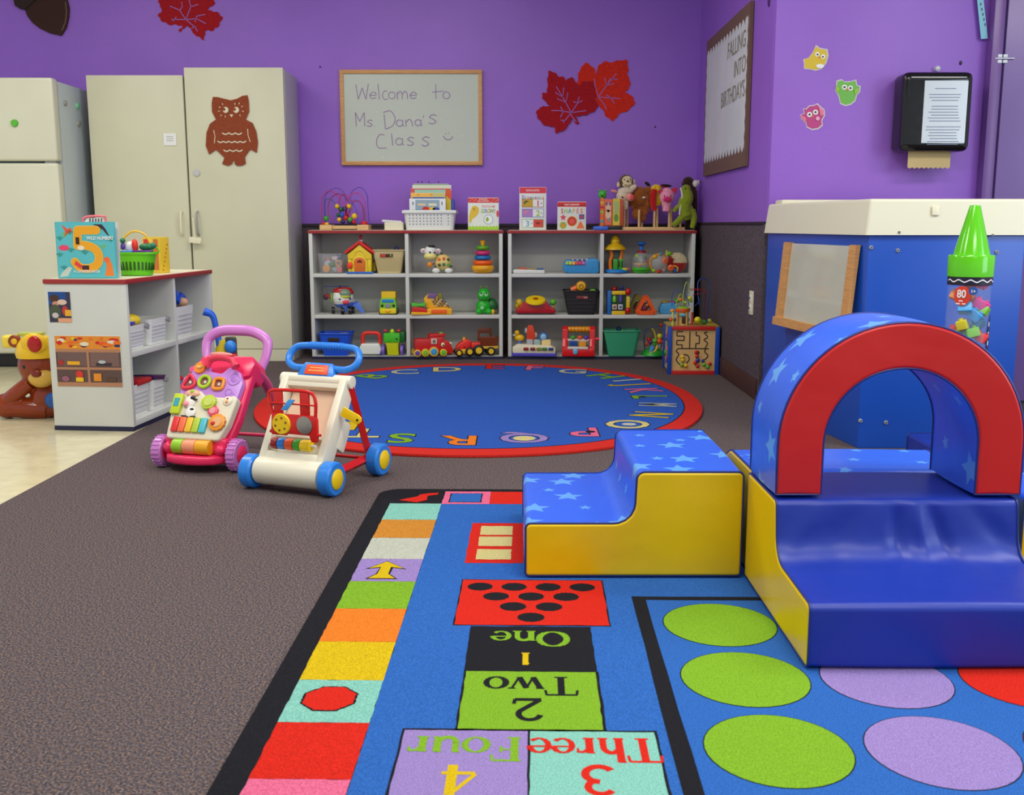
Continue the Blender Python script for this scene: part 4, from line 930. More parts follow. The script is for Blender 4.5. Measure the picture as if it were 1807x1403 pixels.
m = MB(); m.tube([(-.03, -.03, .276), (-.012, -.036, .298), (.03, -.04, .303), (.07, -.036, .296), (.088, -.03, .274)], lambda t: .014+.006*abs(2*t-1)**3, C(236, 60, 90, .25), seg=12, flat=.8); m.sph(.03, -.048, .312, .045, .008, .008, C(245, 150, 140)); pan('toy_phone', m)
m = MB(); m.tube([(-.085, .05, .26), (-.09, .05, .30), (-.112, .055, .345), (-.115, .06, .40), (-.07, .062, .432), (.0, .063, .438), (.07, .062, .432), (.125, .06, .40), (.13, .055, .345), (.118, .05, .295), (.112, .05, .26)], lambda t: .0155+.005*math.sin(PI*t)**4, LIL, n=7, seg=14)
h = pan('handle', m); h.rotation_euler = (-.30, 0, 0); h.location = (-.018, .13, .045)
for q in (-1, 1):
    m = MB(); m.tube([(q*.115, .19, .315), (q*.125, .27, .24), (q*.138, .35, .05)], lambda t: .028-.014*t, C(226, 80, 140, .25), n=6, seg=10, flat=.6); m.build('leg', T)
m = MB(); m.cyl(-.14, 0, .056, .007, .007, .28, HPK, ax='x'); m.build('axle', T)
m = MB(); m.cyl(-.14, .36, .048, .007, .007, .28, HPK, ax='x'); m.build('axle', T)
# ------------------------------------------------------------------ toys on the shelves; K turns photo pixels at shelf distance into metres
K = 1/284.0
def at(px, z, Y): return (Xat(px, Y, z), Y, z+.0008)
def toy(name, label, cat, px, z, Y=6.47, rz=0, group=None): return thing(name, label, cat, at(px, z, Y), rz, group)
def solo(m, name, label, cat, px, z, Y=6.47, rz=0, group=None): return tag(m.build(name, None, at(px, z, Y), rz), label, cat, group)
L0, L1, L2 = LV; LT_ = ZT+.0016
def shell(m, w0, d0, w1, d1, h, mt, t=1.0, z=0, x=0, y=0):
    i = m.mi(mt); k = m.k
    def ring(w_, d_, zz, r=.12):
        pts = rounded([(-w_/2, -d_/2), (w_/2, -d_/2), (w_/2, d_/2), (-w_/2, d_/2)], min(w_, d_)*r, 4)
        return [m.bm.verts.new(((x+a)*k, (y+b)*k, (z+zz)*k)) for a, b in pts]
    rs = [ring(w0, d0, 0), ring(w1, d1, h), ring(w1-2*t, d1-2*t, h), ring(w0-2*t, d0-2*t, t)]
    N = len(rs[0]); fs = []
    for a, b in zip(rs, rs[1:]):
        for j in range(N): fs.append(m.bm.faces.new((a[j], a[(j+1) % N], b[(j+1) % N], b[j])))
    fs += [m.bm.faces.new(rs[0][::-1]), m.bm.faces.new(rs[3])]
    for f in fs: f.material_index = i
def rim(m, w_, d_, z, t, h, mt):
    pts = rounded([(-w_/2, -d_/2), (w_/2, -d_/2), (w_/2, d_/2), (-w_/2, d_/2)], min(w_, d_)*.12, 4)
    m.tube([(a, b, z) for a, b in pts], t, mt, closed=True, smooth=False, seg=8)
# ---- top of the left unit
T = toy('bead_maze', 'wooden bead maze with looping purple and pink wires on the shelf top', 'bead maze', 610, LT_, 6.52)
m = MB(K); m.box(-32, 0, 0, 21, 40, 9, WOOD, bev=1); m.box(33, 0, 0, 20, 40, 9, WOOD, bev=1); m.box(0, -10, 1.5, 50, 7, 6, WOOD, bev=.8); m.box(0, 12, 1.5, 50, 7, 6, WOOD, bev=.8); m.build('base', T)
VW, PW, TW = C(84, 52, 170), C(196, 44, 110), C(30, 110, 140)
for pts, c_ in (([(-34, 0, 8), (-36, 0, 50), (-30, 4, 66), (-15, 6, 73), (-2, 4, 64), (2, 0, 45), (0, -4, 25), (10, -6, 12)], VW), ([(42, 0, 8), (40, 2, 40), (38, 4, 62), (26, 6, 74), (12, 4, 66), (10, 0, 50), (20, -6, 36), (22, -6, 12)], VW),
    ([(-41, 4, 8), (-42, 4, 46), (-36, 4, 62), (-24, 0, 67), (-8, -4, 55), (0, -6, 38), (-2, -6, 14)], PW), ([(36, -4, 8), (36, -2, 40), (32, 0, 56), (18, 2, 65), (4, 0, 52), (4, -4, 36), (14, -8, 14)], PW),
    ([(-20, -10, 12), (-28, -8, 30), (-26, -6, 50), (-14, -4, 62), (0, -2, 58), (10, -2, 40), (6, -2, 24), (4, 4, 10)], C(150, 30, 70)), ([(28, 8, 8), (30, 8, 36), (24, 8, 50), (12, 6, 50), (-2, 6, 62), (-12, 8, 48), (-8, 8, 10)], PW),
    ([(-38, 8, 8), (-37, 8, 46), (-32, 8, 54), (-22, 8, 50), (-16, 6, 40), (-8, 6, 30), (-4, 8, 10)], TW), ([(32, 12, 8), (31, 12, 36), (24, 12, 49), (14, 12, 50), (6, 12, 34), (0, 12, 10)], TW)):
    m = MB(K); m.tube(pts, .75, c_, n=8, seg=6); m.build('wire', T)
for x, y, z, r, c_ in ((-14, 0, 41, 4.2, YEL), (7, 0, 41, 4.6, YEL), (-7, -2, 36, 4.2, DGR), (0, -2, 36, 5, NAV), (-12, 0, 26, 4, DGR), (-5, -4, 26, 4.6, BLU), (2, -6, 21, 4.3, RED), (9, -6, 18, 4.4, GRN), (17, -6, 24, 5.2, YEL), (-10, -6, 18, 3.8, YEL), (-4, -4, 14, 4.2, NAV), (9, -2, 13, 4, NAV), (15, -2, 14, 4, RED), (-34, 0, 20, 4.6, GRN), (2, 4, 28, 3.5, MAG)):
    m = MB(K); m.sph(x, y, z, r, r, r, c_, 14); m.build('bead', T)
for x, z, c_ in ((-39, 9, RED), (-33, 9, YEL), (33, 9, RED)):
    m = MB(K); m.cyl(x, 0, z, 5.5 if x > 0 else 3.6, 5.5 if x > 0 else 3.6, 6 if x > 0 else 4, c_, bev=.8); m.build('bead', T)
T = toy('card_box', 'small white card box with its lid ajar on the shelf top', 'box', 696, LT_, 6.46)
m = MB(K); shell(m, 33, 22, 33, 22, 13.5, CRM, 1); m.build('box', T)
m = MB(K); m.box(-5, 4, 13.2, 34, 24, 3.5, WHT, ry=.06, rz=.15, bev=.6); m.build('lid', T)
# book basket
T = toy('book_basket', 'white perforated plastic basket holding upright books on the shelf top', 'basket', 760, LT_, 6.52)
m = MB(K); shell(m, 82, 56, 89, 62, 31, WHT, 1.4); rim(m, 91, 64, 32.5, 1.6, 3, WHT); m.box(0, -32, 28.5, 94, 3, 5, WHT, bev=1); m.box(0, 32, 28.5, 94, 3, 5, WHT, bev=1)
for i in range(13):
    if i in (10, 12): continue
    for j in range(4):
        z = 9+j*5.2; yy = -(28+3*z/31)-.12; m.box(-34+i*6.1, yy, z, 1.7, .5, 1.7, C(90, 92, 96))
m.build('basket', T)
def book(name, label, px, z, Y, w_, h_, th, cov, face=None, rx=0, rz=0, group=None, page=True, lean=0):
    T = thing(name, label, 'book', at(px, z, Y), rz, group)
    m = MB(K); m.box(0, 0, 0, w_, th, h_, cov, bev=.3); 
    b_ = m.build('cover', T); b_.rotation_euler = (lean, 0, 0)
    if page:
        m = MB(K); m.box(.4, 0, .6, w_-.4, max(.4, th-.9), h_-.3, PAP); p = m.build('pages', T); p.rotation_euler = (lean, 0, 0)
    if face:
        m = MB(K); face(m, -th/2); p = m.build('cover_print', b_)
    return T
def fc(m, y, pts, mt, lv=1): m.prism(pts, y-.12*lv-.15, y-.12*lv, mt)
def ftext(m, y, s, x, z, size, mt, lv=2, bold=.02, sx=1): m.text(s, size, lambda a, b: Vector((x+a, y-.12*lv-.16, z+b))*K, mt, bold=bold, sx=sx)
def rct(x0, z0, x1, z1): return [(x0, z0), (x1, z0), (x1, z1), (x0, z1)]
grp = 'books in the white basket'
def f1(m, y):
    fc(m, y, rct(-21, 22, 21, 50), C(150, 172, 188)); fc(m, y, rct(-21, 22, 21, 34), C(70, 150, 160), 2); fc(m, y, circ(-3, 35, 6, 3.5), C(210, 40, 40), 3); fc(m, y, circ(8, 35, 5, 3), YEL, 3); fc(m, y, circ(15, 34, 6, 3.5), C(50, 80, 170), 3)
    fc(m, y, rct(-17, 40, -3, 44), C(225, 200, 160), 2); fc(m, y, rct(2, 40, 16, 44), C(232, 225, 190), 2); fc(m, y, rct(-26, 41, -24.5, 47), C(60, 60, 60)); fc(m, y, rct(24.5, 41, 26, 47), C(60, 60, 60)); fc(m, y, circ(-25, 31, 3.4, 2.2), RED)
book('picture_book', 'white picture book in front in the basket with a grey blue panel', 755, LT_+1.6*K, 6.445, 63, 52, 2.5, C(226, 230, 232), f1, group=grp)
book('picture_book', 'dark blue book just behind the front white one in the basket', 757, LT_+1.6*K, 6.462, 56, 55, 2, C(36, 70, 140), None, group=grp)
def f2(m, y): fc(m, y, rct(8, 54, 29, 62), C(214, 196, 120)); [fc(m, y, circ(-18+i*2.5, 59, .8), C(150, 90, 30)) for i in (0, 1, 9, 10)]
book('picture_book', 'orange yellow picture book third from the front in the basket', 756, LT_+1.6*K, 6.482, 60, 62, 3, C(240, 180, 70), f2, group=grp)
def f3(m, y): fc(m, y, rct(-28, 58, 26, 68), C(160, 206, 186)); fc(m, y, [(28, 58), (36, 50), (36, 66), (27, 69)], C(230, 90, 40)); fc(m, y, [(27, 30), (35, 30), (35, 50), (27, 58)], C(220, 200, 40))
book('picture_book', 'pale green and red picture book fourth from the front in the basket', 761, LT_+1.6*K, 6.505, 70, 70, 4, C(206, 74, 60), f3, group=grp)
book('picture_book', 'wide pale book lying tallest at the back of the basket', 763, LT_+1.6*K, 6.54, 68, 76, 5, C(214, 220, 196), None, group=grp)
def f5(m, y): [fc(m, y, circ(x, 81.5, 1.3), BLK) for x in (-22, -15, -3, 14)]
book('picture_book', 'grey green book showing just above the tallest pale book', 761, LT_+1.6*K, 6.56, 62, 78.5, 4, C(120, 150, 116), f5, group=grp)
m = MB(K); m.box(0, 0, 0, 12, 14, 52, C(28, 70, 180), bev=4); solo(m, 'toy_block', 'rounded blue block standing at the right end inside the book basket', 'toy block', 797, LT_+1.6*K, 6.54)
# cardboard covers with writing
def wmg(m, y):
    fc(m, y, rct(-27, 47, 27, 55), C(222, 40, 40)); ftext(m, y, 'SCHOLASTIC', 0, 52, 2.6, SW, 2); ftext(m, y, 'EARLY LEARNERS', 0, 49, 2.6, SW, 2)
    for i in range(9): fc(m, y, circ(-25+(i % 5)*2.8, 48.8+(i*7 % 5), .8), SW, 2); fc(m, y, circ(14+(i % 5)*2.8, 48.8+(i*7 % 5), .8), SW, 2)
    ftext(m, y, 'WATCH ME', 9, 38.5, 6, C(230, 140, 130), 1, sx=.75)
    for q, (ch, c_) in enumerate(zip('GROW!', (C(150, 190, 70), C(110, 160, 210), C(230, 160, 60), C(120, 180, 90), C(220, 90, 100)))): ftext(m, y, ch, -1+q*5.3, 29.5, 9.5, c_, 1, .03, .8)
    fc(m, y, [(-25, 14), (-22, 11), (-20, 18), (-12, 24), (-8, 30), (-8, 38), (-13, 42), (-19, 41), (-22, 34), (-25, 24)], C(228, 190, 50)); fc(m, y, [(-19, 38), (-14, 37), (-16, 32)], C(200, 140, 40), 2)
    fc(m, y, [(-27, 0), (27, 0), (27, 4)]+[(27-i*3, 4+(3.5 if i % 2 else .5)) for i in range(1, 18)]+[(-27, 4)], C(160, 205, 40)); fc(m, y, circ(9, 18, 8.6), C(160, 180, 205), 2); fc(m, y, circ(9, 18, 7.4), C(236, 240, 238), 3); fc(m, y, circ(7, 18, 2.6, 4), C(150, 180, 50), 4)
    fc(m, y, circ(25, 28, 2, 6), C(226, 60, 60), 2)
book('board_book', 'white board book with a yellow chick and red dotted top band', 853, LT_, 6.50, 54, 55.5, 5, C(226, 232, 224), wmg, lean=-.06)
def dino(m, y):
    fc(m, y, rct(-23, 63, 23, 73), C(226, 56, 76)); ftext(m, y, 'SCHOLASTIC', 0, 66.5, 4, SW, 2)
    for q, (ch, c_) in enumerate(zip('Dinosaurs', (PUR, TEAL, ORG, BLU, C(110, 190, 60), RED, C(80, 160, 210), LIM, ORG))): ftext(m, y, ch, -17+q*4.4, 53, 9, c_, 1, .02, .75)
    for z0, c_, ca, num, cn, sw in ((39, C(160, 70, 60), C(205, 165, 40), '1', C(220, 50, 80), 0), (22, C(90, 120, 200), C(180, 130, 200), '2', LIM, 0), (4, C(110, 190, 120), C(214, 70, 60), '3', C(90, 180, 215), 1)):
        fc(m, y, rct(-19, z0, 19, z0+14.5), c_); fc(m, y, rct(-18.2, z0+.8, 18.2, z0+13.7), SW, 2)
        fc(m, y, rct(-18.2, z0+.8, 0, z0+13.7) if not sw else rct(1, z0+.8, 18.2, z0+13.7), ca, 3); ftext(m, y, num, 9 if not sw else -9, z0+2, 14, cn, 3, .02); fc(m, y, circ(15 if not sw else -2, z0+7, 1), C(90, 110, 100), 3)
        if not sw: fc(m, y, [(-16, z0+9), (-12, z0+12), (-6, z0+10), (-12, z0+8), (-15, z0+4)], C(90, 90, 60) if num == '1' else C(220, 140, 150), 4)
        else: fc(m, y, [(4, z0+9), (14, z0+9), (9, z0+5)], C(120, 30, 30), 4)
book('flash_card_box', 'tall white flash card box titled Dinosaurs with red top', 940, LT_, 6.48, 47, 73.5, 13, C(230, 232, 228), dino, page=False)
def shp(m, y):
    fc(m, y, rct(-25, 40, 25, 48), C(222, 44, 44)); ftext(m, y, 'EARLY LEARNERS', 0, 42.5, 3.4, SW, 2)
    for i in range(8): fc(m, y, circ(-23+(i % 4)*3, 42+(i*5 % 5), .8), SW, 2); fc(m, y, circ(14+(i % 4)*3, 42+(i*5 % 5), .8), SW, 2)
    for q, (ch, c_) in enumerate(zip('SHAPES', (RED, LIM, TEAL, YEL, C(230, 130, 150), ORG))): ftext(m, y, ch, -17+q*6.8, 29, 11, c_, 1, .02, .8)
    fc(m, y, starpts(-15, 21.5, 6.5), C(226, 70, 90)); fc(m, y, rct(13, 18.5, 22, 27), C(70, 90, 150)); fc(m, y, rct(15, 20.5, 20, 25), C(220, 60, 80), 2)
    fc(m, y, circ(.5, 15, 9.2), C(232, 200, 110)); fc(m, y, circ(.5, 15, 8), C(206, 60, 40), 2); fc(m, y, circ(.5, 15, 4.5), C(230, 90, 70), 3); fc(m, y, circ(-15, 8, 6), C(160, 180, 50)); fc(m, y, circ(-15, 8, 2.8), C(236, 140, 60), 2); fc(m, y, [(8, 2.5), (23, 2.5), (15.5, 16)], C(236, 120, 50))
book('board_book', 'square white board book titled SHAPES with red top band', 1008.5, LT_, 6.48, 50, 48.5, 5, C(228, 230, 222), shp)
# caterpillar toy, game box, blue base
def gbx(m, y):
    fc(m, y, rct(-20, 0, -14, 48), C(236, 120, 40)); [fc(m, y, rct(-20, 6+i*8, -14, 10+i*8), (TEAL, ORG, LIM, RED, YEL)[i], 2) for i in range(5)]
    fc(m, y, rct(-12, 2, 0, 46), C(236, 110, 80)); fc(m, y, circ(-6, 32, 4.5, 8), C(230, 190, 160), 2); fc(m, y, circ(-9, 38, 2, 3), C(120, 90, 130), 3); fc(m, y, circ(-3, 38, 2, 3), C(120, 90, 130), 3); fc(m, y, circ(-6, 20, 5, 8), C(235, 200, 160), 2); fc(m, y, circ(-6, 24, 1.2), C(90, 50, 40), 3); fc(m, y, circ(-5, 11, 2, 3), C(90, 170, 170), 3)
    fc(m, y, rct(2, 1, 14, 47), C(216, 200, 60)); fc(m, y, rct(4, 22, 12, 42), C(170, 190, 120), 2); fc(m, y, circ(8, 14, 4, 7), C(100, 150, 50), 2)
T = book('game_box', 'orange and yellow picture game box leaning by the puppets', 1078, LT_+7*K, 6.50, 40, 46, 22, C(196, 84, 50), gbx, page=False)
m = MB(K); m.box(0, 0, 0, 30, 24, 7, C(24, 22, 26), bev=.5); solo(m, 'box', 'black flat box under the orange game box', 'box', 1082, LT_, 6.50)
m = MB(K); m.box(0, 0, 0, 25, 20, 6.3, C(60, 110, 225), bev=1.5); m.cyl(0, 0, 6, 6, 5, .8, C(90, 140, 235)); solo(m, 'plastic_tray', 'bright blue plastic base at the front of the shelf top', 'toy', 1059.5, LT_, 6.42)
T = toy('green_toy_animal', 'green smiling toy head standing on the orange game box', 'toy', 1063, LT_+53.3*K, 6.50)
m = MB(K); m.sph(0, 0, 7.5, 7.3, 6.5, 7.6, C(70, 190, 50)); m.sph(-5, 0, 14.5, 2, 2, 2, C(70, 190, 50)); m.sph(5, 0, 14.5, 2, 2, 2, C(70, 190, 50)); m.build('head', T)
m = MB(K); m.sph(-3.2, -6, 8.5, 1, .7, 1, BLK); m.build('eye', T); m = MB(K); m.sph(2.4, -6, 8.8, 1, .7, 1, BLK); m.build('eye', T); m = MB(K); m.sph(-1.2, -6.4, 5.6, 2.3, .8, 1.2, C(20, 60, 20)); m.build('mouth', T)
# ---- puppets
def PL_(n, r, g, b): return mat('plush_'+n, (r, g, b), .9, 'fuzzy')
def smooth_body(o, vox=.0028):
    md = o.modifiers.new('fuse', 'REMESH'); md.mode = 'VOXEL'; md.voxel_size = vox; md.use_smooth_shade = True
    m2 = o.modifiers.new('smooth', 'SMOOTH'); m2.iterations = 4; return o
T = toy('puppet_stand', 'wooden puppet rack with rows of pegs on the shelf top', 'puppet stand', 1150, LT_, 6.53)
m = MB(K); m.box(0, 0, 0, 112, 34, 5, WOOD, bev=.6); m.build('base', T)
for i, x in enumerate((-50, -24, 3, 29, 56)):
    if x < 55: m = MB(K); m.cyl(x, -10, 5, 2.2, 2, 30 if i else 36, WOOD, seg=12); m.build('peg', T)
for x in (-42, -16, 11, 36): m = MB(K); m.cyl(x, 12, 5, 2.2, 2, 50 if x < 0 else 34, WOOD, seg=12); m.build('peg', T)
m = MB(K); m.cyl(50, -4, 5, 2, 2, 12, WOOD, seg=12); m.build('peg', T)
def eyes(T, pts, r, mt=BLK):
    for x, y, z in pts: m = MB(K); m.sph(x, y, z, r, r*.6, r, mt, 10); m.build('eye', T)
# sitting on pegs: base heights relative to the shelf top
T = toy('monkey_puppet', 'brown monkey hand puppet with cream face, highest of the puppets', 'puppet', 1104, LT_+40*K, 6.585)
m = MB(K); m.sph(0, 0, 44, 13, 11, 13, PL_('brown', 92, 74, 50)); m.sph(0, 4, 20, 13, 9, 22, PL_('brown', 92, 74, 50)); smooth_body(m.build('body', T))
m = MB(K); m.sph(1, -8, 46, 9.3, 4.5, 8, PL_('cream', 222, 204, 160)); m.sph(1.5, -9, 38.5, 9, 5, 5.5, PL_('cream', 222, 204, 160)); smooth_body(m.build('face', T), .002)
for q in (-1, 1): m = MB(K); m.sph(q*13.5, -1, 41+2*q, 3.2, 2, 5, PL_('cream', 222, 204, 160)); m.build('ear', T)
eyes(T, [(-4, -12, 47.5), (6, -12, 48)], 1.1); m = MB(K); m.sph(1.5, -13.5, 44.5, 1.7, 1.2, 1.6, BLK); m.build('nose', T)
m = MB(K); m.tube([(-5, -13.4, 39), (1, -14.2, 37.4), (7, -13.4, 39)], .4, BRN); m.build('mouth', T)
T = toy('lamb_puppet', 'white lamb hand puppet with pink snout and ears below the monkey', 'puppet', 1101, LT_+36*K, 6.51)
m = MB(K); CW = PL_('white', 224, 218, 208); m.sph(-3, 0, 22, 11, 10, 12, PL_('ivory', 222, 206, 176)); m.cyl(2, 0, 0, 5, 7, 16, CW); m.sph(2, 0, 31, 14, 9, 7, CW); m.sph(15, 2, 36, 9, 5, 5, CW, rot=Matrix.Rotation(-.7, 4, 'Y')); smooth_body(m.build('body', T))
m = MB(K); m.sph(9, -10, 20, 8, 7, 6.5, PL_('pink', 232, 150, 140), rot=Matrix.Rotation(.5, 4, 'Y')); m.build('snout', T)
m = MB(K); m.sph(12, -16, 20, 4, 3, 5, PL_('coral', 236, 84, 84)); m.build('mouth', T)
m = MB(K); m.sph(-18, 0, 31, 6, 2, 2.6, PL_('pink', 232, 150, 140), rot=Matrix.Rotation(.3, 4, 'Y')); m.build('ear', T)
eyes(T, [(-4, -10.4, 20.5)], 1.8)
T = toy('lion_puppet', 'shaggy orange brown puppet in the middle of the rack', 'puppet', 1130, LT_+16*K, 6.545)
m = MB(K); LB = PL_('rust', 146, 82, 30)
for x, y, z, a, b, c_ in ((-2, 0, 45, 16, 11, 14), (-6, -2, 34, 17, 11, 12), (0, 2, 22, 14, 10, 12), (-4, -3, 12, 12, 9, 11), (8, 0, 32, 12, 9, 14), (12, 4, 52, 11, 8, 8), (-10, 0, 52, 9, 7, 8), (2, -4, 5, 8, 6, 7)): m.sph(x, y, z, a, b, c_, LB)
for i in range(26): a = random.uniform(0, 2*PI); m.sph(-1+13*math.cos(a), random.uniform(-8, -2), 30+20*math.sin(a), 4, 3, 6, LB, 8, rot=Matrix.Rotation(random.uniform(-1, 1), 4, 'Y'))
smooth_body(m.build('body', T), .0022)
m = MB(K); m.sph(16, 3, 50, 8, 6, 8, PL_('orange', 206, 104, 30)); m.build('mane_tuft', T); m = MB(K); m.sph(12, 6, 64, 6, 3, 3, PL_('black', 26, 20, 30), rot=Matrix.Rotation(.6, 4, 'Y')); m.build('ear', T)
m = MB(K); m.sph(4, -11.5, 40, 3, 1.2, 2, PL_('white', 224, 218, 208)); m.build('eye', T)
T = toy('rooster_puppet', 'yellow rooster puppet with long red wattle beside the pig', 'puppet', 1155, LT_+34*K, 6.52)
m = MB(K); m.sph(2, 0, 37, 9.5, 8, 8, PL_('yellow', 226, 188, 40)); m.sph(6, 3, 22, 10, 7, 15, PL_('amber', 200, 120, 40)); smooth_body(m.build('body', T))
m = MB(K); m.tube([(-2, -8, 36), (-4, -9, 26), (-4, -9, 12), (-1, -8, 0)], lambda t: 4.5+1.2*math.sin(PI*t), PL_('scarlet', 190, 30, 26), seg=10, flat=.7); m.build('wattle', T)
m = MB(K); m.sph(18, 4, 42, 9, 4, 3, PL_('scarlet', 190, 30, 26)); m.build('comb', T); m = MB(K); m.sph(20, 2, 43, 10, 3, 2.4, PL_('black', 26, 20, 30), rot=Matrix.Rotation(.1, 4, 'Y')); m.build('tail_feather', T); eyes(T, [(-1, -7, 39)], 1)
T = toy('pig_puppet', 'pink pig hand puppet with red ears on the front peg', 'puppet', 1176, LT_+34*K, 6.475)
m = MB(K); PK = PL_('rose', 236, 150, 176); m.sph(0, 0, 24, 13, 10, 15, PK); m.sph(0, 0, 12, 9, 8, 10, PK); m.cyl(0, 0, -2, 7, 7, 9, PK, bev=1); smooth_body(m.build('body', T))
m = MB(K); m.sph(0, -10, 18.5, 7.6, 3.5, 5, PL_('magenta', 214, 44, 110)); m.build('snout', T)
for q in (-1, 1): m = MB(K); m.sph(q*2.2, -13.2, 19, .8, .5, 1, C(110, 20, 50), 8); m.build('nostril', T)
eyes(T, [(-5.4, -9.2, 24), (5.4, -9.2, 24)], 1.3)
for q in (-1, 1): m = MB(K); m.prism([(q*6, 36), (q*17, 40 if q > 0 else 33), (q*16, 27)], -6, -3, PL_('crimson', 206, 40, 70), bev=1.2); m.build('ear', T)
T = toy('dinosaur_plush', 'green plush dinosaur hanging over the right end of the shelf top', 'plush toy', 1207, LT_, 6.45)
m = MB(K); DG = PL_('olive_green', 134, 152, 32)
m.tube([(-3, 0, 74), (2, 0, 66), (4, 0, 56), (0, 0, 44), (2, 0, 30), (4, 0, 24)], lambda t: 7.5+5.5*math.sin(PI*min(1, t*1.1))**2*t+3*t, DG, seg=14)
m.sph(1, -1, 68, 9, 7, 10, DG, rot=Matrix.Rotation(.2, 4, 'Y')); m.sph(3, 0, 32, 13, 9, 16, DG)
m.tube([(-4, -2, 44), (-14, -3, 38), (-19, -3, 31)], lambda t: 5-1.5*t, DG); m.tube([(-2, 0, 24), (-12, -2, 14), (-20, -3, 8)], lambda t: 7-2.5*t, DG); m.tube([(12, 0, 34), (17, 0, 20), (14, -1, 3)], lambda t: 7-2.5*t, DG)
smooth_body(m.build('body', T))
m = MB(K); m.tube([(-8, -3, 72), (-6, -5, 62), (-6, -6, 50), (-9, -7, 36), (-9, -5, 26)], 1.6, PL_('white', 224, 218, 208)); m.build('belly_trim', T); eyes(T, [(-1, -8, 71)], 1.2)
T = toy('dog_puppet', 'dark brown dog puppet with white muzzle behind the dinosaur', 'puppet', 1214, LT_, 6.56)
m = MB(K); DB = PL_('dark_brown', 58, 32, 24); m.sph(-2, 0, 84, 10, 9, 9, DB); m.sph(4, 0, 76, 10, 9, 8, DB); m.cyl(6, 2, 4, 12, 9, 66, DB); m.sph(-9, 2, 80, 4, 3, 7, DB); smooth_body(m.build('body', T))
m = MB(K); m.sph(10, -6, 80, 5.5, 6, 6.5, PL_('white', 224, 218, 208)); m.sph(14, -6, 82, 4, 4, 4.5, PL_('white', 224, 218, 208)); smooth_body(m.build('muzzle', T), .002); m = MB(K); m.sph(18, -7, 83, 1.8, 1.5, 1.8, BLK); m.build('nose', T)
# ---- left unit, top row
def bits(n, cx, w_, d_, z0, z1, cols, px, z, Y, label, group, seed=1, r=4):
    rnd = random.Random(seed)
    for i in range(n):
        m = MB(K); c_ = cols[i % len(cols)]; s_ = r*rnd.uniform(.8, 1.15); q = i % 3
        if q == 0: m.cyl(0, 0, -s_*.5, s_, s_, s_, c_, bev=.6)
        elif q == 1: m.box(0, 0, -s_*.7, s_*1.6, s_*1.4, s_*1.4, c_, bev=.8)
        else: m.sph(0, 0, 0, s_, s_, s_*.9, c_, 12)
        x, y, zz = at(px, z, Y)
        o = m.build('small_toy', None, (x+rnd.uniform(-w_/2, w_/2)*K+cx*K, y+rnd.uniform(-d_/2, d_/2)*K, z+(z0+(z1-z0)*rnd.random())*K)); o.rotation_euler = (rnd.uniform(-1, 1), rnd.uniform(-1, 1), rnd.uniform(-1, 1))
        tag(o, label, 'toy', group)
CLB = mat('clear_bin_plastic', (200, 200, 208), .12, 'clear', alpha=.15)
T = toy('clear_bin', 'clear plastic bin of small toys at the left of the top cubby row', 'bin', 586, L2, 6.46)
m = MB(K); shell(m, 39, 34, 44, 38, 33, CLB, .8); rim(m, 45, 39, 33.5, .9, 1, mat('clear_bin_plastic', (0, 0, 0))); m.build('bin', T)
for x, y, z, c_, lb in ((-9.5, -11, 7.5, C(226, 160, 50), 'orange toy disc low at the left front of the clear bin'), (14, -11, 6, C(222, 120, 110), 'salmon toy block at the right front of the clear bin'), (0, -10, 14, C(70, 130, 60), 'green toy piece in the middle of the clear bin'), (12, -9, 16, C(206, 160, 110), 'tan toy ring at the right of the clear bin'), (5, -9, 5, C(150, 170, 165), 'grey toy piece low in the clear bin'), (-6, -6, 15, C(190, 195, 210), 'pale grey toy piece beside the orange disc in the clear bin'), (5, -4, 24, C(200, 185, 185), 'pale pink toy at the top of the clear bin'), (13, 0, 27, C(70, 90, 120), 'dark blue toy at the top right of the clear bin'), (-7, 0, 22, C(160, 120, 100), 'brown toy at the back of the clear bin')):
    m = MB(K)
    if 'disc' in lb: m.cyl(0, 0, 0, 6.5, 6.5, 4, c_, ax='-y', bev=.8)
    elif 'ring' in lb: m.torus(0, 0, 0, 4.6, 2, c_, ax='y')
    elif 'block' in lb: m.box(0, 0, -4.5, 9, 8, 9, c_, bev=1)
    else: m.sph(0, 0, 0, 6, 4, 4, c_, rot=Matrix.Rotation(.5, 4, 'Y')); m.sph(3, 0, 2, 3.4, 3, 3, c_)
    p = at(586+x, L2, 6.46+y*K*.7); o = m.build('small_toy', None, (p[0], p[1], L2+(z+1)*K)); tag(o, lb, 'toy')
T = toy('toy_house', 'yellow toy house with red roof and orange arched door', 'toy house', 637, L2, 6.45)
YH = C(226, 196, 30)
m = MB(K); m.prism([(-20, 3), (20, 3), (21, 33), (0, 50), (-21, 33)], -12, 14, YH, bev=.8); m.prism([(-14, 3), (-12, 22), (-9, 27), (0, 31), (9, 27), (12, 22), (14, 3)], -13.2, -11.8, C(236, 210, 50), bev=.4); m.torus(0, -12.6, 31, 9, .8, C(240, 214, 60), ax='y', seg=18); m.box(0, -12.5, 24.5, 40, 1.2, 1.5, C(206, 176, 20))
for q in (-1, 1): m.box(q*17.5, -12.5, 3, 5, 2, 21, C(240, 208, 40), bev=.6)
m.build('walls', T)
m = MB(K); m.prism([(-25, 33), (0, 51), (0, 57), (-26, 38)], -15, 16, C(214, 36, 30), bev=.8); m.prism([(25, 33), (0, 51), (0, 57), (26, 38)], -15, 16, C(214, 36, 30), bev=.8); m.box(13, 17, 40, 24, 3, 6, C(50, 60, 150), ry=.6); m.build('roof', T)
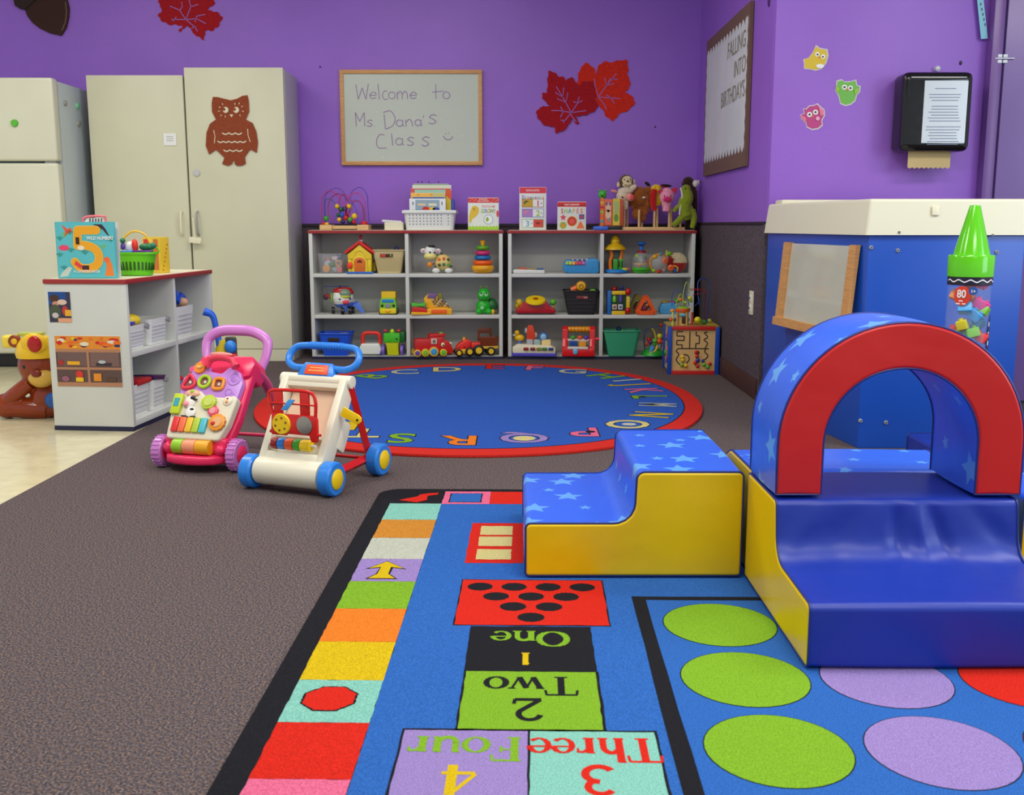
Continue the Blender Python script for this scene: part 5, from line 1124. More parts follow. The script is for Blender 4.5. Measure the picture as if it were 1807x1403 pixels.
m = MB(K); m.prism([(-9, 3), (9, 3), (10, 12), (10, 20)]+[(10*math.cos(a), 20+8*math.sin(a)) for a in [PI*i/10 for i in range(1, 10)]]+[(-10, 20), (-10, 12)], -14.2, -12.8, C(222, 112, 36), bev=.4); m.prism(circ(0, 19, 4.6, 4.6, n=10, a0=0, a1=PI, end=True), -14.8, -14.1, C(110, 30, 20)); m.build('door', T)
m = MB(K); m.box(0, 0, 0, 46, 36, 3, C(40, 110, 215), bev=.8); m.build('base', T)
m = MB(K); m.sph(-17, -14.5, 14, 5, 2, 6, C(244, 66, 24)); m.build('flower', T)
m = MB(K); m.cyl(1, 0, 53, 4, 3, 5, C(206, 200, 206)); m.cyl(1, 0, 58, .8, .8, 3, GRY); m.sph(1, 0, 62.5, 3, 3, 4.5, C(180, 24, 60)); m.build('bell', T)
m = MB(K); m.box(23, 12, 3, 5, 12, 16, C(190, 165, 30), bev=1); m.build('side_porch', T)
T = toy('storage_basket', 'beige woven look plastic basket beside the toy house', 'basket', 688.5, L2, 6.47)
BG = mat('beige_plastic', (202, 184, 132), .55)
m = MB(K); shell(m, 40, 34, 55, 42, 39.5, BG, 1); rim(m, 55.5, 42.5, 40, 1.2, 1, BG)
for j in range(11):
    for i in range(15):
        z = 4+j*2.2; hw_ = (20+7.5*z/40)-4; m.box(-hw_+i*2*hw_/14, -(17+4*z/40)-.1, z, 1.1, .5, 1, C(160, 142, 92))
m.build('basket', T)
m = MB(K); m.box(-3.5, -21.1, 28.5, 22, .8, 5.6, C(60, 40, 26), bev=.3); m.box(-9, -21.6, 28.5, 8, .4, 5, C(206, 60, 40), bev=.2); m.box(4, -21.6, 29, 2, .4, 5, C(170, 150, 60)); m.build('hand_hole', T)
m = MB(K); m.sph(0, 0, 0, 9, 5, 2.5, C(120, 110, 40)); solo(m, 'small_toy', 'olive toy just above the rim of the beige basket', 'toy', 678, L2+40*K, 6.45)
m = MB(K); m.sph(0, 0, 0, 5, 4, 3, NAV); m.cyl(0, 0, 1, 2.4, 2, 5, NAV); solo(m, 'small_toy', 'navy toy sticking up from the beige basket', 'toy', 700, L2+42*K, 6.45)
T = toy('cow_toy', 'white toy cow with spotted button body and yellow muzzle', 'toy animal', 768, L2, 6.45)
m = MB(K); m.sph(14, 0, 19, 15, 11, 14, C(226, 200, 120)); m.build('body', T)
m = MB(K); m.sph(-8, -2, 38, 11, 9, 10, WHT); m.sph(-6, -1, 29, 7, 7, 8, WHT); m.build('head', T)
m = MB(K); m.sph(-8, -6, 29.5, 11.5, 8, 6.5, C(232, 222, 130)); m.build('muzzle', T)
for x, z in ((-20.5, 39), (5.5, 38.5)):
    m = MB(K); m.sph(x, -1, z, 5, 2.4, 4.4, WHT); e = m.build('ear', T); m = MB(K); m.sph(x, -3, z, 2.6, 1, 2.4, C(226, 150, 170)); m.build('inner_ear', e)
m = MB(K); m.sph(-6, -3, 46, 7, 6, 3, C(40, 30, 30)); m.build('hair', T)
eyes(T, [(-8, -11, 36.5), (0, -9.5, 36)], 1.8, C(20, 50, 90))
for x in (2, 24):
    for y in (-6, 7): m = MB(K); m.sph(x, y, 4.7, 7, 5, 4.6, WHT); m.build('leg', T)
for i, (x, z, c_) in enumerate(((8, 24.5, ORG), (16, 25.5, C(226, 90, 50)), (24, 24, DGR), (8, 14.5, C(70, 80, 30)), (16, 15.5, C(50, 110, 90)), (24, 15, GRN))):
    m = MB(K); yy = -11*math.sqrt(max(.02, 1-((x-14)/15.)**2-((z-19)/14.)**2))-.2; m.cyl(x, yy, z, 2.9, 2.6, 1.6, c_, ax='-y', seg=14, bev=.4); m.build('button', T)
m = MB(K); m.sph(-9, -5, 15, 5, 4, 5, C(230, 140, 30)); m.tube([(-4, -4, 16), (0, -3, 17), (3, -2, 19)], 1.3, BRN); m.build('bell', T)
m = MB(K)
for x, z in ((2, 31), (12, 33.4), (28, 12), (19, 7.2), (1, 12)):
    yy = -11*math.sqrt(max(.0, 1-min(.98, ((x-14)/15.)**2+((z-19)/14.)**2))); m.sph(x, yy, z, 2.6, 1, 1.4, BLK, 8)
m.build('spots', T)
T = toy('stacking_rings', 'stacking ring tower with yellow base and five coloured rings', 'stacking toy', 852, L2, 6.45)
m = MB(K); m.lathe(0, 0, 0, [(9, 0), (15, 1.5), (19, 6), (20, 9.5), (19, 13), (14, 14), (3, 14), (3, 50), (4, 52), (5, 55), (3.5, 57), (.1, 57.5)], C(244, 176, 30), seg=28); m.build('base', T)
for z, R_, c_ in ((18.5, 13.2, C(240, 96, 26)), (27, 10.8, C(24, 110, 176)), (35, 9.4, C(206, 40, 110)), (44, 7.8, C(90, 160, 30))):
    m = MB(K); m.torus(0, 0, z, R_, 4.0, c_); m.build('ring', T)
# ---- left unit, middle row
T = toy('toy_helicopter', 'white and blue smiling toy helicopter with red nose', 'toy helicopter', 606, L1, 6.45, .12)
m = MB(K); m.sph(0, 0, 25, 16, 15, 16, WHT); m.sph(1, 4, 20, 16, 13, 12, WHT); smooth_body(m.build('body', T), .0025)
m = MB(K); m.sph(2, 1, 15, 15, 14, 6.5, C(60, 90, 180)); m.box(3, -8, 4, 7, 9, 12, C(60, 100, 190), bev=1.5); m.build('belly', T)
m = MB(K); m.torus(1, 1, 34, 13, 3, C(190, 30, 30), seg=24, sx=1.0, sz=.9, rot=Matrix.Rotation(.1, 3, 'Y')); m.sph(1, 2, 37, 13, 11, 4, C(190, 30, 30)); m.build('roof_band', T)
m = MB(K); m.sph(3, -8, 31, 10, 8, 8, C(120, 140, 120)); m.sph(3, -10, 27.5, 9, 6, 4, C(190, 205, 60)); m.build('windscreen', T)
m = MB(K); m.sph(5, -15.5, 19, 5, 3, 3.4, C(226, 60, 80)); m.build('nose', T); eyes(T, [(-4, -13.4, 23.6), (11, -11, 24)], 2, C(40, 60, 100))
m = MB(K); m.box(-10, 2, 41.5, 38, 3, 1.2, C(40, 60, 130), bev=.3); m.box(-4, 2, 41.5, 3, 26, 1.2, C(40, 60, 130), bev=.3); m.cyl(-4, 2, 39, 1.6, 1.6, 4.5, C(40, 60, 130)); m.build('rotor', T)
for x, y in ((-16, 6), (-1, -12), (10, -8), (14, 6)):
    m = MB(K); m.cyl(x-2, y, 5.2, 5.2, 5.2, 5, BLK, ax='x', bev=.8); m.build('wheel', T)
T.scale = (1.16, 1.1, 1.16)
m = MB(K); m.prism([(14, 14), (24, 19), (32, 3), (29, 1)], -5, -3.5, C(80, 120, 215), bev=.4); m.prism([(13, 17), (24, 19), (18, 15)], -4, 6, C(60, 90, 190)); m.build('boarding_ramp', T)
m = MB(K); m.box(-17, 0, 18, 3, 10, 14, C(120, 160, 60), bev=1); m.build('side_door', T); m = MB(K); m.tube([(-14, 8, 24), (-22, 14, 26), (-26, 16, 30)], 2.6, C(180, 60, 70)); m.sph(-27, 16, 25, 4, 1.5, 5, C(90, 60, 80)); m.build('tail', T)
T = toy('toy_truck', 'green and yellow toy dump truck with a face on the front', 'toy truck', 686, L1, 6.43)
m = MB(K); m.prism([(-15, 9), (15, 9), (14.5, 20), (12, 29), (-12, 29), (-14.5, 20)], -10, 4, C(120, 195, 50), bev=1.5); m.box(0, 12, 6, 26, 26, 8, C(90, 170, 40), bev=1); m.build('cab', T)
m = MB(K); m.box(0, -10, 2, 29, 4, 9, C(240, 214, 20), bev=1.4); m.build('bumper', T); m = MB(K); m.tube([(-4, -12.3, 6.4), (0, -12.5, 5), (5, -12.3, 7)], .8, ORG); m.build('mouth', T)
m = MB(K); m.box(0, -9.3, 21, 21, 2.5, 6, C(50, 130, 200), bev=.8); m.build('windscreen', T); m = MB(K); m.box(0, -10.3, 11.5, 8.5, 2, 7.5, C(140, 140, 150), bev=.6); m.build('grille', T)
eyes(T, [(-10, -10.5, 16), (10, -10.5, 16)], 2.4); m = MB(K); m.box(0, 12, 14, 25, 26, 26, C(228, 186, 14), bev=1.4); m.build('dump_bed', T)
for x in (-14, 14):
    for y in (-6, 18): m = MB(K); m.cyl(x-2, y, 5, 5, 5, 4, C(30, 60, 30), ax='x', bev=.8); m.build('wheel', T)
T = toy('toy_cash_register', 'yellow toy cash register with red scale tray and orange drawer', 'toy cash register', 768, L1, 6.43, .06)
YC = C(240, 178, 24)
m = MB(K); m.prism([(-14, 0), (30, 0), (30, 11), (-14, 11)], -10, 22, YC, bev=2.5, seg=3)
m.prism([(-10, 8), (22, 8), (22, 12), (0, 0+12)], -8, 20, YC)
M4 = None; m.prism([(-9, 11), (26, 11), (4, 33), (-12, 36), (-20, 28), (-16, 12)], -4, 20, YC, bev=2); m.build('body', T)
m = MB(K); m.box(7, -10.6, 2, 27, 2, 7.5, C(246, 104, 16), bev=.8); m.build('drawer', T)
m = MB(K); m.prism([(-14, 29), (2, 28), (4, 37), (-11, 38)], -5.5, 14, C(120, 90, 140), bev=.6); m.build('display', T); m = MB(K); m.prism([(4, 28), (14, 26), (11, 37), (5, 37)], -5.5, 12, C(130, 120, 30), bev=.6); m.build('side_flap', T)
for r_ in range(4):
    for c2 in range(5):
        m = MB(K); z = 25-r_*3.6; x = -6+r_*2.6+c2*5.2-r_*.4; m.box(x+1, -5.2, z, 3.4, 2, 2.2, (C(80, 80, 90) if (r_+c2) % 3 else C(190, 190, 180)), bev=.4); m.build('key', T)
m = MB(K); m.prism(rounded([(-42, 0), (-8, 0), (-8, 4), (-42, 5)], 1.5), -12, 16, YC, bev=1); m.prism([(-41, 5), (-8, 4), (-10, 8), (-24, 13), (-40, 14)], -9, 14, C(206, 40, 34), bev=1.5); m.build('scale_base', T)
m = MB(K); m.prism([(-41, 14), (-18, 14), (-15, 21), (-28, 19), (-41, 21)], -8, 12, C(90, 190, 60), bev=1); m.build('scale_tray', T)
T = toy('caterpillar_toy', 'green grinning toy caterpillar with antennae and dark shell', 'toy animal', 854, L1, 6.44)
CG = C(30, 176, 40, .2)
m = MB(K); m.sph(0, 0, 33, 11.5, 10, 12.5, CG); m.sph(-1, 2, 13.6, 13, 11, 13.4, CG); m.sph(-9, -4, 5, 6, 6, 5, CG); m.sph(9, -4, 5, 6, 6, 5, CG); smooth_body(m.build('body', T), .0025)
m = MB(K); m.sph(13, 9, 14, 12, 11, 14, C(24, 96, 40)); m.build('shell', T)
for x in (-5, 5): m = MB(K); m.cyl(x, 0, 43, 1.3, 1.3, 6, C(90, 140, 50)); m.sph(x, 0, 48, 2.4, 2.4, 2.2, C(120, 130, 60)); m.build('antenna', T)
for x in (-4.5, 4.5):
    m = MB(K); m.sph(x, -8.6, 35, 3, 2, 3.6, C(190, 240, 190)); e = m.build('eye', T); m = MB(K); m.sph(x, -10.2, 37, 1.6, .9, 1.8, BLK, 8); m.build('pupil', e)
m = MB(K); m.tube([(-6, -9.2, 28), (0, -10.6, 26), (6, -9.2, 28)], .7, C(20, 90, 30)); m.build('mouth', T); m = MB(K); m.cyl(-3, -9.2, 12, 3.4, 3.2, 1.5, C(140, 220, 140), ax='-y'); m.build('button', T)
for x, c_ in ((11, RED), (16, YEL), (21, C(90, 70, 60))): m = MB(K); m.sph(x, -4, 4.5, 3.6, 4, 4.4, c_); m.build('foot', T)
# ---- left unit, bottom row
T = toy('storage_bin', 'blue plastic bin at the left of the bottom cubby row', 'bin', 595, L0, 6.46)
BB = C(28, 84, 214); m = MB(K); shell(m, 42, 36, 57, 46, 39, BB, 1.2); rim(m, 57.5, 46.5, 39.5, 1.3, 1, BB); m.build('bin', T)
m = MB(K); m.box(-2, -22.5, 26, 20, .8, 7, C(50, 40, 40), bev=.6); m.build('hand_hole', T); m = MB(K); m.box(0, 0, 0, 14, 12, 8, GRY, bev=2); solo(m, 'small_toy', 'grey toy inside the blue bin', 'toy', 607, L0+31*K, 6.48)
T = toy('carry_toy', 'white and red carry handle toy beside the blue bin', 'toy', 655, L0, 6.45)
m = MB(K); m.prism([(-17, 2), (17, 2), (20, 10), (16, 21), (-16, 21), (-20, 12)], -12, 12, WHT, bev=3, seg=3); m.build('body', T)
m = MB(K); m.tube([(-14, 0, 19), (-14, 0, 34), (-8, 0, 39), (8, 0, 39), (15, 0, 36), (17, 0, 20)], 3.6, C(226, 50, 36), n=4, seg=10); m.build('handle', T)
m = MB(K); m.box(16, 0, 0, 12, 16, 10, C(30, 60, 150), bev=2); m.build('foot', T)
T = toy('pull_toy', 'green and yellow boxy pull along toy with purple wheels', 'toy', 693, L0, 6.44)
m = MB(K); m.prism([(-14, 24), (13, 24), (14, 30), (14, 40), (-14, 40), (-14, 30)], -12, 10, C(70, 190, 40), bev=1.6); m.box(14, 12, 22, 16, 20, 20, C(30, 120, 50), bev=4); m.build('head', T)
m = MB(K); m.prism([(-8, 1), (12, 1), (11, 20), (14, 25), (-13, 25), (-10, 18)], -10, 12, C(200, 206, 20), bev=1.4); m.build('body', T)
m = MB(K); m.sph(0, 0, 42, 4, 4, 4.6, C(190, 214, 20)); m.build('hat', T); eyes(T, [(9, -12.2, 30)], 1.8); eyes(T, [(-3, -12.2, 27)], .8)
for x in (-12, 12): m = MB(K); m.sph(x, -2, 43.5, 3.4, 2.4, 2.6, C(220, 40, 70)); m.rod((x*.6, 0, 40), (x, -1, 43), .8, C(60, 80, 40)); m.build('antenna', T)
for x, y in ((-16, -4), (17, -4), (-15, 14), (17, 14)): m = MB(K); m.cyl(x-2.5, y, 9, 9, 9, 5, C(130, 100, 200), ax='x', bev=1.5); m.build('wheel', T)
T = toy('toy_train', 'red smiling toy train with green, blue and purple wheels', 'toy train', 765, L0, 6.42, .25)
RT = C(204, 36, 34); m = MB(K); m.box(-20, 0, 8, 28, 22, 23, RT, bev=3); m.box(4, 0, 6, 26, 24, 28, RT, bev=3); m.prism([(14, 4), (34, 4), (34, 12), (26, 26), (16, 30), (10, 30)], -11, 11, RT, bev=3); m.prism([(-9, 33), (18, 33), (21, 39), (-8, 39)], -12, 12, RT, bev=1.5); m.sph(30, 0, 7, 6, 11, 6, RT); m.build('body', T)
for x, r_, c_, y in ((-31, 6.5, PUR, -12), (-17, 7, C(130, 200, 40), -12), (-2, 8.5, C(60, 160, 225), -13), (15, 6.5, C(100, 200, 40), -13)):
    m = MB(K); m.cyl(x, y, r_, r_, r_, 3.5, C(232, 190, 60), ax='-y', bev=.8); w_ = m.build('wheel', T); m = MB(K); m.cyl(x, y-3.4, r_, r_*.68, r_*.62, 1, c_, ax='-y', bev=.3); m.build('hubcap', w_)
    m = MB(K); m.cyl(x, 12, r_, r_, r_, 3.5, C(232, 190, 60), ax='y', bev=.8); m.build('wheel', T)
m = MB(K); m.box(-1, -12.6, 22, 10, 1.4, 9, C(226, 214, 200), bev=.6); m.box(-1, -13.2, 23.5, 5, .8, 6, C(120, 110, 100)); m.build('window', T)
for x, y in ((15, -11.8), (29, -7)): m = MB(K); m.sph(x, y, 20, 3.4, 1.6, 4, C(236, 226, 190)); e = m.build('eye', T); m = MB(K); m.sph(x+.5, y-1.4, 19, 1.5, .9, 1.8, C(40, 80, 30), 8); m.build('pupil', e)
m = MB(K); m.sph(14, -2, 39, 5, 4, 3, C(120, 150, 60)); m.build('whistle', T)
T = toy('toy_tractor', 'red and yellow toy tractor with a brown wagon', 'toy tractor', 827, L0, 6.42, .2)
m = MB(K); m.prism([(-22, 10), (2, 12), (4, 26), (-4, 30), (-18, 22), (-23, 16)], -9, 9, C(232, 44, 26), bev=2.5, seg=3); m.box(12, 0, 12, 18, 18, 12, C(226, 50, 40), bev=3); m.build('body', T)
m = MB(K); m.prism([(-23, 4), (2, 4), (4, 13), (-22, 12)], -10, 10, C(240, 190, 30), bev=2); m.build('chassis', T); m = MB(K); m.cyl(-8, 0, 27, 2.6, 2.2, 6, C(240, 170, 50)); m.build('exhaust', T)
eyes(T, [(-19, -8.6, 16), (-9, -9.2, 16)], 1.4, C(30, 30, 90))
for x, r_ in ((-19, 6.5), (0, 8), (16, 10), (38, 8)):
    for y, a_ in ((-10, '-y'), (9, 'y')):
        m = MB(K); m.cyl(x, y, r_, r_, r_, 5, BLK, ax=a_, bev=1.2); w_ = m.build('wheel', T); m = MB(K); m.cyl(x, y+(-4.6 if a_ == '-y' else 4.6), r_, r_*.6, r_*.55, 1.2, C(240, 200, 40), ax=a_); m.build('hubcap', w_)
m = MB(K); m.box(37, 0, 12, 30, 20, 5, C(226, 180, 40), bev=1); m.build('wagon_frame', T)
m = MB(K); WB = C(124, 58, 30); shell(m, 28, 20, 34, 24, 15, WB, 1.5, z=17, x=36); m.prism([(18, 24), (22, 24), (22, 38), (40, 38), (40, 24), (44, 24), (44, 46), (31, 49), (18, 46)], 10.4, 12.4, WB, bev=.5); m.build('wagon_box', T)
# ---- right unit, top row
T = toy('toy_tablet', 'flat white toy keyboard with orange and blue overlay', 'toy', 933, L2, 6.44)
m = MB(K); m.prism(rounded([(-28, 0), (28, 0), (28, 6), (-27, 7)], 2.5), -12, 14, WHT, bev=1.6); m.build('body', T)
for x, w_, c_ in ((-11, 16, C(196, 96, 60)), (7, 14, C(160, 150, 60)), (20, 12, C(40, 90, 170))): m = MB(K); m.box(x, 2, 6.6, w_, 18, 3.4 if x < 0 else 2, c_, bev=.8, ry=-.05); m.build('button', T)
T = toy('toy_piano', 'light blue toy piano with rainbow keys', 'toy piano', 1024, L2, 6.45)
PB = C(56, 150, 212, .25); m = MB(K); m.prism(rounded([(-29, 3), (-20, 0), (29, 0), (32, 4), (32, 22), (26, 26), (14, 26), (8, 20), (-24, 24), (-30, 18)], 3), -14, 16, PB, bev=3, seg=3); m.box(0, 2, 4, 62, 30, 12, PB, bev=5, seg=4)
m.build('body', T)
for i, c_ in enumerate((LIM, C(200, 200, 50), C(240, 170, 40), C(226, 50, 60), C(206, 40, 90), C(190, 80, 180))): m = MB(K); m.box(-24+i*5.7, -13, 14.5, 5.2, 6, 6, c_, bev=.8, rx=-.3); m.build('key', T)
for i in range(4): m = MB(K); m.box(-18+i*8, -8, 22, 5, 8, 2.6, C(80, 90, 130), bev=.6); m.build('key', T)
m = MB(K); m.box(2, -3, 20, 40, 8, 5, C(200, 205, 220), bev=1); m.build('music_rest', T)
T = toy('play_tower', 'toy tower with yellow canopy, orange posts and green gate', 'toy', 1088, L2, 6.45)
m = MB(K); m.lathe(0, 0, 0, [(18, 0), (21, 2), (21, 5), (18, 7), (.1, 7)], C(40, 140, 220), seg=12); m.sph(14, -10, 7, 6, 5, 3, C(210, 200, 60)); m.sph(21, -4, 7, 5, 5, 3, C(190, 80, 150)); m.build('base', T)
m = MB(K); m.lathe(-3, 0, 41, [(20, 0), (19, 3), (13, 8), (8, 10), (8, 12), (9, 14), (6, 21), (2, 25), (.1, 25.5)], C(222, 180, 20), seg=10); m.build('canopy', T)
for x in (-11, 6): m = MB(K); m.tube([(x, -6, 6), (x-1, -6, 20), (x+2, -6, 32), (x+(-1 if x < 0 else 3), -6, 42)], 3.2, C(236, 126, 24), n=4); m.build('post', T)
m = MB(K); m.box(-2, 4, 7, 14, 8, 36, C(80, 110, 100), bev=1); m.build('column', T)
for x in (-3, 6.5): m = MB(K); m.box(x, -8, 7, 8, 4, 18, GRN, bev=1); m.build('gate', T)
for x in (3.5, 8): m = MB(K); m.box(x, -10.4, 11, 2, 1, 11, C(24, 60, 20), bev=.4); m.build('gate_slot', T)
CD = mat('clear_dome', (205, 208, 205), .06, 'clear', alpha=.3)
T = toy('spinning_top', 'push down spinning popper with clear dome and blue plunger', 'toy', 1131, L2, 6.45)
m = MB(K); m.lathe(0, 0, 0, [(12, 0), (16, 3), (18, 7), (16, 10), (.1, 10.5)], C(66, 180, 40), seg=28); m.build('base', T)
m = MB(K); m.lathe(0, 0, 10.3, [(15.5, 0), (16, 8), (15, 16), (11, 23), (5, 27)], CD, seg=28); m.build('dome', T)
m = MB(K); m.lathe(0, 0, 35, [(8, 0), (8, 3), (4, 5), (.1, 5)], C(160, 30, 40)); m.cyl(0, 0, 39, 3, 3, 9, C(30, 110, 200)); m.lathe(0, 0, 47, [(3, 0), (8, 4), (8, 5), (5, 7), (.1, 7.5)], C(30, 110, 200)); m.build('plunger', T)
m = MB(K); m.cyl(0, 0, 10.5, 1.6, 1.6, 25, C(190, 200, 215)); m.build('spindle', T); m = MB(K); m.torus(0, 0, 16, 11.5, 1.8, C(226, 180, 30)); m.build('ring', T)
for x, y, z, c_ in ((-8, -6, 30, LIM), (6, -7, 27, DGR), (-10, -2, 22, DGR), (9, -2, 21, C(200, 80, 50)), (-4, -9, 13, RED)): m = MB(K); m.sph(x, y, z, 3.8, 3.6, 3.6, c_, 12); m.build('ball', T)
T = toy('rattle_ball', 'clear rattle ball with orange hub and coloured rings', 'toy ball', 1163, L2, 6.43)
m = MB(K); m.sph(0, 0, 17.5, 15, 14, 15, CD, 24); m.build('shell', T); m = MB(K); m.torus(-2, -2, 17.5, 15.5, 1.6, C(236, 150, 30), ax='y', sx=.95); m.build('ring', T)
for x, z, y in ((8, 22, -10), (19, 10, -10)):
    m = MB(K); m.lathe(0, 0, 0, [(2, 0), (5.5, 0), (5.5, 3), (2, 4), (2, 1)], C(242, 104, 40), seg=18, rot=Matrix.Rotation(PI/2, 4, 'X')); o = m.build('hub', T); o.location = (x*K, (y+2)*K, z*K)
for x, y, z, r_, c_ in ((-9, -7, 29, 4.5, C(226, 170, 30)), (16, -4, 34, 5, C(120, 200, 40)), (-1, -9, 4, 4, C(190, 40, 30)), (-10, -6, 5, 3.2, LIM), (8, -8, 5.5, 3.4, C(150, 140, 160)), (27, -6, 5, 5, C(30, 90, 160)), (2, -4, 34, 3, C(60, 150, 170))): m = MB(K); m.sph(x, y, z, r_, r_*.8, r_*.9, c_, 12); m.build('charm', T)
m = MB(K); m.torus(11, -7, 35, 5, .8, C(236, 200, 60), ax='x'); m.build('loop', T); m = MB(K); m.tube([(24, -8, 14), (31, -9, 10), (30, -8, 3)], 1.2, C(240, 180, 80)); m.build('loop', T)
T = toy('soft_ball', 'red and cream segmented fabric ball at the right end of the top row', 'ball', 1194, L2, 6.50)
m = MB(K); FB = [PL_('wine', 170, 34, 30), PL_('sand', 206, 190, 152)]
r_ = bmesh.ops.create_uvsphere(m.bm, u_segments=24, v_segments=14, radius=18*K); bmesh.ops.translate(m.bm, verts=r_['verts'], vec=(0, 0, 18*K))
ia, ib, ic = m.mi(FB[0]), m.mi(FB[1]), m.mi(PL_('navy', 50, 44, 90))
for f in m.bm.faces:
    c_ = f.calc_center_median()/K; a = math.atan2(c_.z-18, c_.x+6); f.material_index = ib if .05 < a < 2.0 else (ic if abs(a) < .05 or c_.x > 15 else ia)
m.build('shell', T); m = MB(K); m.prism([(-20, 38), (-8, 34), (-14, 27)], -6, 0, PL_('scarlet', 190, 30, 26), bev=1); m.build('tab', T)
# ---- right unit, middle row
T = toy('toy_dashboard', 'red toy steering dashboard with yellow wheel', 'toy', 945, L1, 6.44)
m = MB(K); m.prism(rounded([(-35, 2), (35, 2), (35, 9), (26, 14), (20, 22), (-20, 22), (-28, 14), (-35, 9)], 3), -12, 14, C(182, 22, 28, .15), bev=2.5, seg=3); m.box(0, 0, 0, 62, 24, 3, C(50, 16, 20), bev=1); m.build('body', T)
m = MB(K); m.lathe(0, -4, 21, [(4, 0), (14, 0), (18, 3), (17, 6), (10, 8), (4, 7), (.1, 6)], C(242, 208, 20), seg=28, rot=Matrix.Rotation(.35, 4, 'X')); m.build('steering_wheel', T); m = MB(K); m.sph(0, -8, 28.5, 4.5, 3, 1.4, C(170, 40, 20)); m.build('horn', T)
m = MB(K); m.cyl(30, 0, 12, 1.5, 1.5, 8, YEL); m.sph(31, 0, 21, 6, 5, 5.5, C(90, 176, 30)); m.build('gear_knob', T); m = MB(K); m.sph(-29, 0, 20, 6, 5, 7, C(214, 180, 20)); m.sph(-33, 0, 14, 4, 4, 5, C(190, 160, 30)); m.build('signal_lever', T)
m = MB(K); m.box(22, -7, 11, 8, 5, 9, C(30, 100, 180), bev=1); m.build('key', T)
T = toy('storage_basket', 'black plastic basket with toys on top', 'basket', 1024.5, L1, 6.46)
m = MB(K); BKB = mat('black_basket', (34, 32, 34), .5); shell(m, 46, 38, 62, 46, 41, BKB, 1.2); rim(m, 62, 46, 41.5, 1.2, 1, BKB)
for i in range(14):
    for j in range(4): z = 6+j*6.5; hw_ = 20+7*z/41; m.box(-hw_+i*2*hw_/13, -(19+4*z/41)-.1, z, 1.2, .5, 3, C(60, 56, 52))
m.build('basket', T); m = MB(K); m.box(1, -22.8, 28, 20, .8, 5, C(120, 50, 40), bev=.8); m.box(7, -23.2, 29, 7, .4, 3, C(190, 110, 110)); m.build('hand_hole', T)
T = toy('toy_lion_rattle', 'orange and yellow toy with a round face on top of the black basket', 'toy', 1020, L1+39*K, 6.44)
m = MB(K); m.tube([(-12, 0, 3), (-6, 0, 6), (2, 0, 10)], 5, C(244, 110, 40)); m.build('body', T); m = MB(K); m.cyl(5, -3, 11, 7.5, 7.5, 5, C(236, 180, 20), ax='-y', bev=1); m.torus(5, -5, 11, 7.5, 1.4, C(226, 150, 20), ax='y'); m.build('face', T); m = MB(K); m.torus(5, -8.5, 10, 3.4, .6, C(150, 90, 10), ax='y', seg=14); m.sph(5, -8.5, 13, 1, .6, 1.2, C(150, 90, 10)); m.build('face_marks', T)
m = MB(K); m.sph(0, 0, 0, 6, 5, 3.5, C(110, 190, 40)); solo(m, 'small_toy', 'green ball at the right rim of the black basket', 'toy', 1046, L1+41*K, 6.43)
T = toy('activity_cube', 'small plastic activity cube with yellow bars and red corner knobs', 'activity cube', 1090, L1, 6.44)
m = MB(K); m.box(-16, 0, 0, 7, 24, 42, C(30, 110, 190), bev=1.5); m.build('side_panel', T); m = MB(K); m.box(0, 0, 3, 26, 16, 36, C(24, 70, 34), bev=1); m.build('core', T)
for z in (0, 35): m = MB(K); m.box(0, -8, z, 24, 8, 6.5, C(240, 196, 20), bev=1.5); m.build('bar', T)
for z in (7, 40): m = MB(K); m.sph(17, -8, z, 5.2, 5.2, 6.5, C(190, 24, 26)); m.build('corner', T)
m = MB(K); m.box(17, -8, 12, 6, 7, 20, C(236, 200, 30), bev=1.5); m.build('bar', T); m = MB(K); m.sph(-6, 2, 44, 5.5, 5, 5, C(150, 20, 30)); m.build('corner', T); m = MB(K); m.box(6, 4, 42, 9, 9, 8, NAV, bev=.6); m.build('block', T)
m = MB(K); m.lathe(-7, -9, 22, [(3, 0), (3.6, 3), (3.6, 7), (2, 11), (.1, 12)], C(120, 200, 40)); m.build('spinner', T); m = MB(K); m.lathe(4, -9, 22, [(3, 0), (3.2, 6), (2, 14), (.1, 15)], C(90, 70, 170)); m.build('spinner', T)
for x, c_ in ((-7, C(226, 190, 150)), (3.5, C(206, 206, 220))): m = MB(K); m.box(x, -10, 9, 8, 4, 9, c_, bev=.6); m.box(x, -12.2, 11.5, 4, .6, 4, C(100, 90, 140)); m.build('picture_block', T)
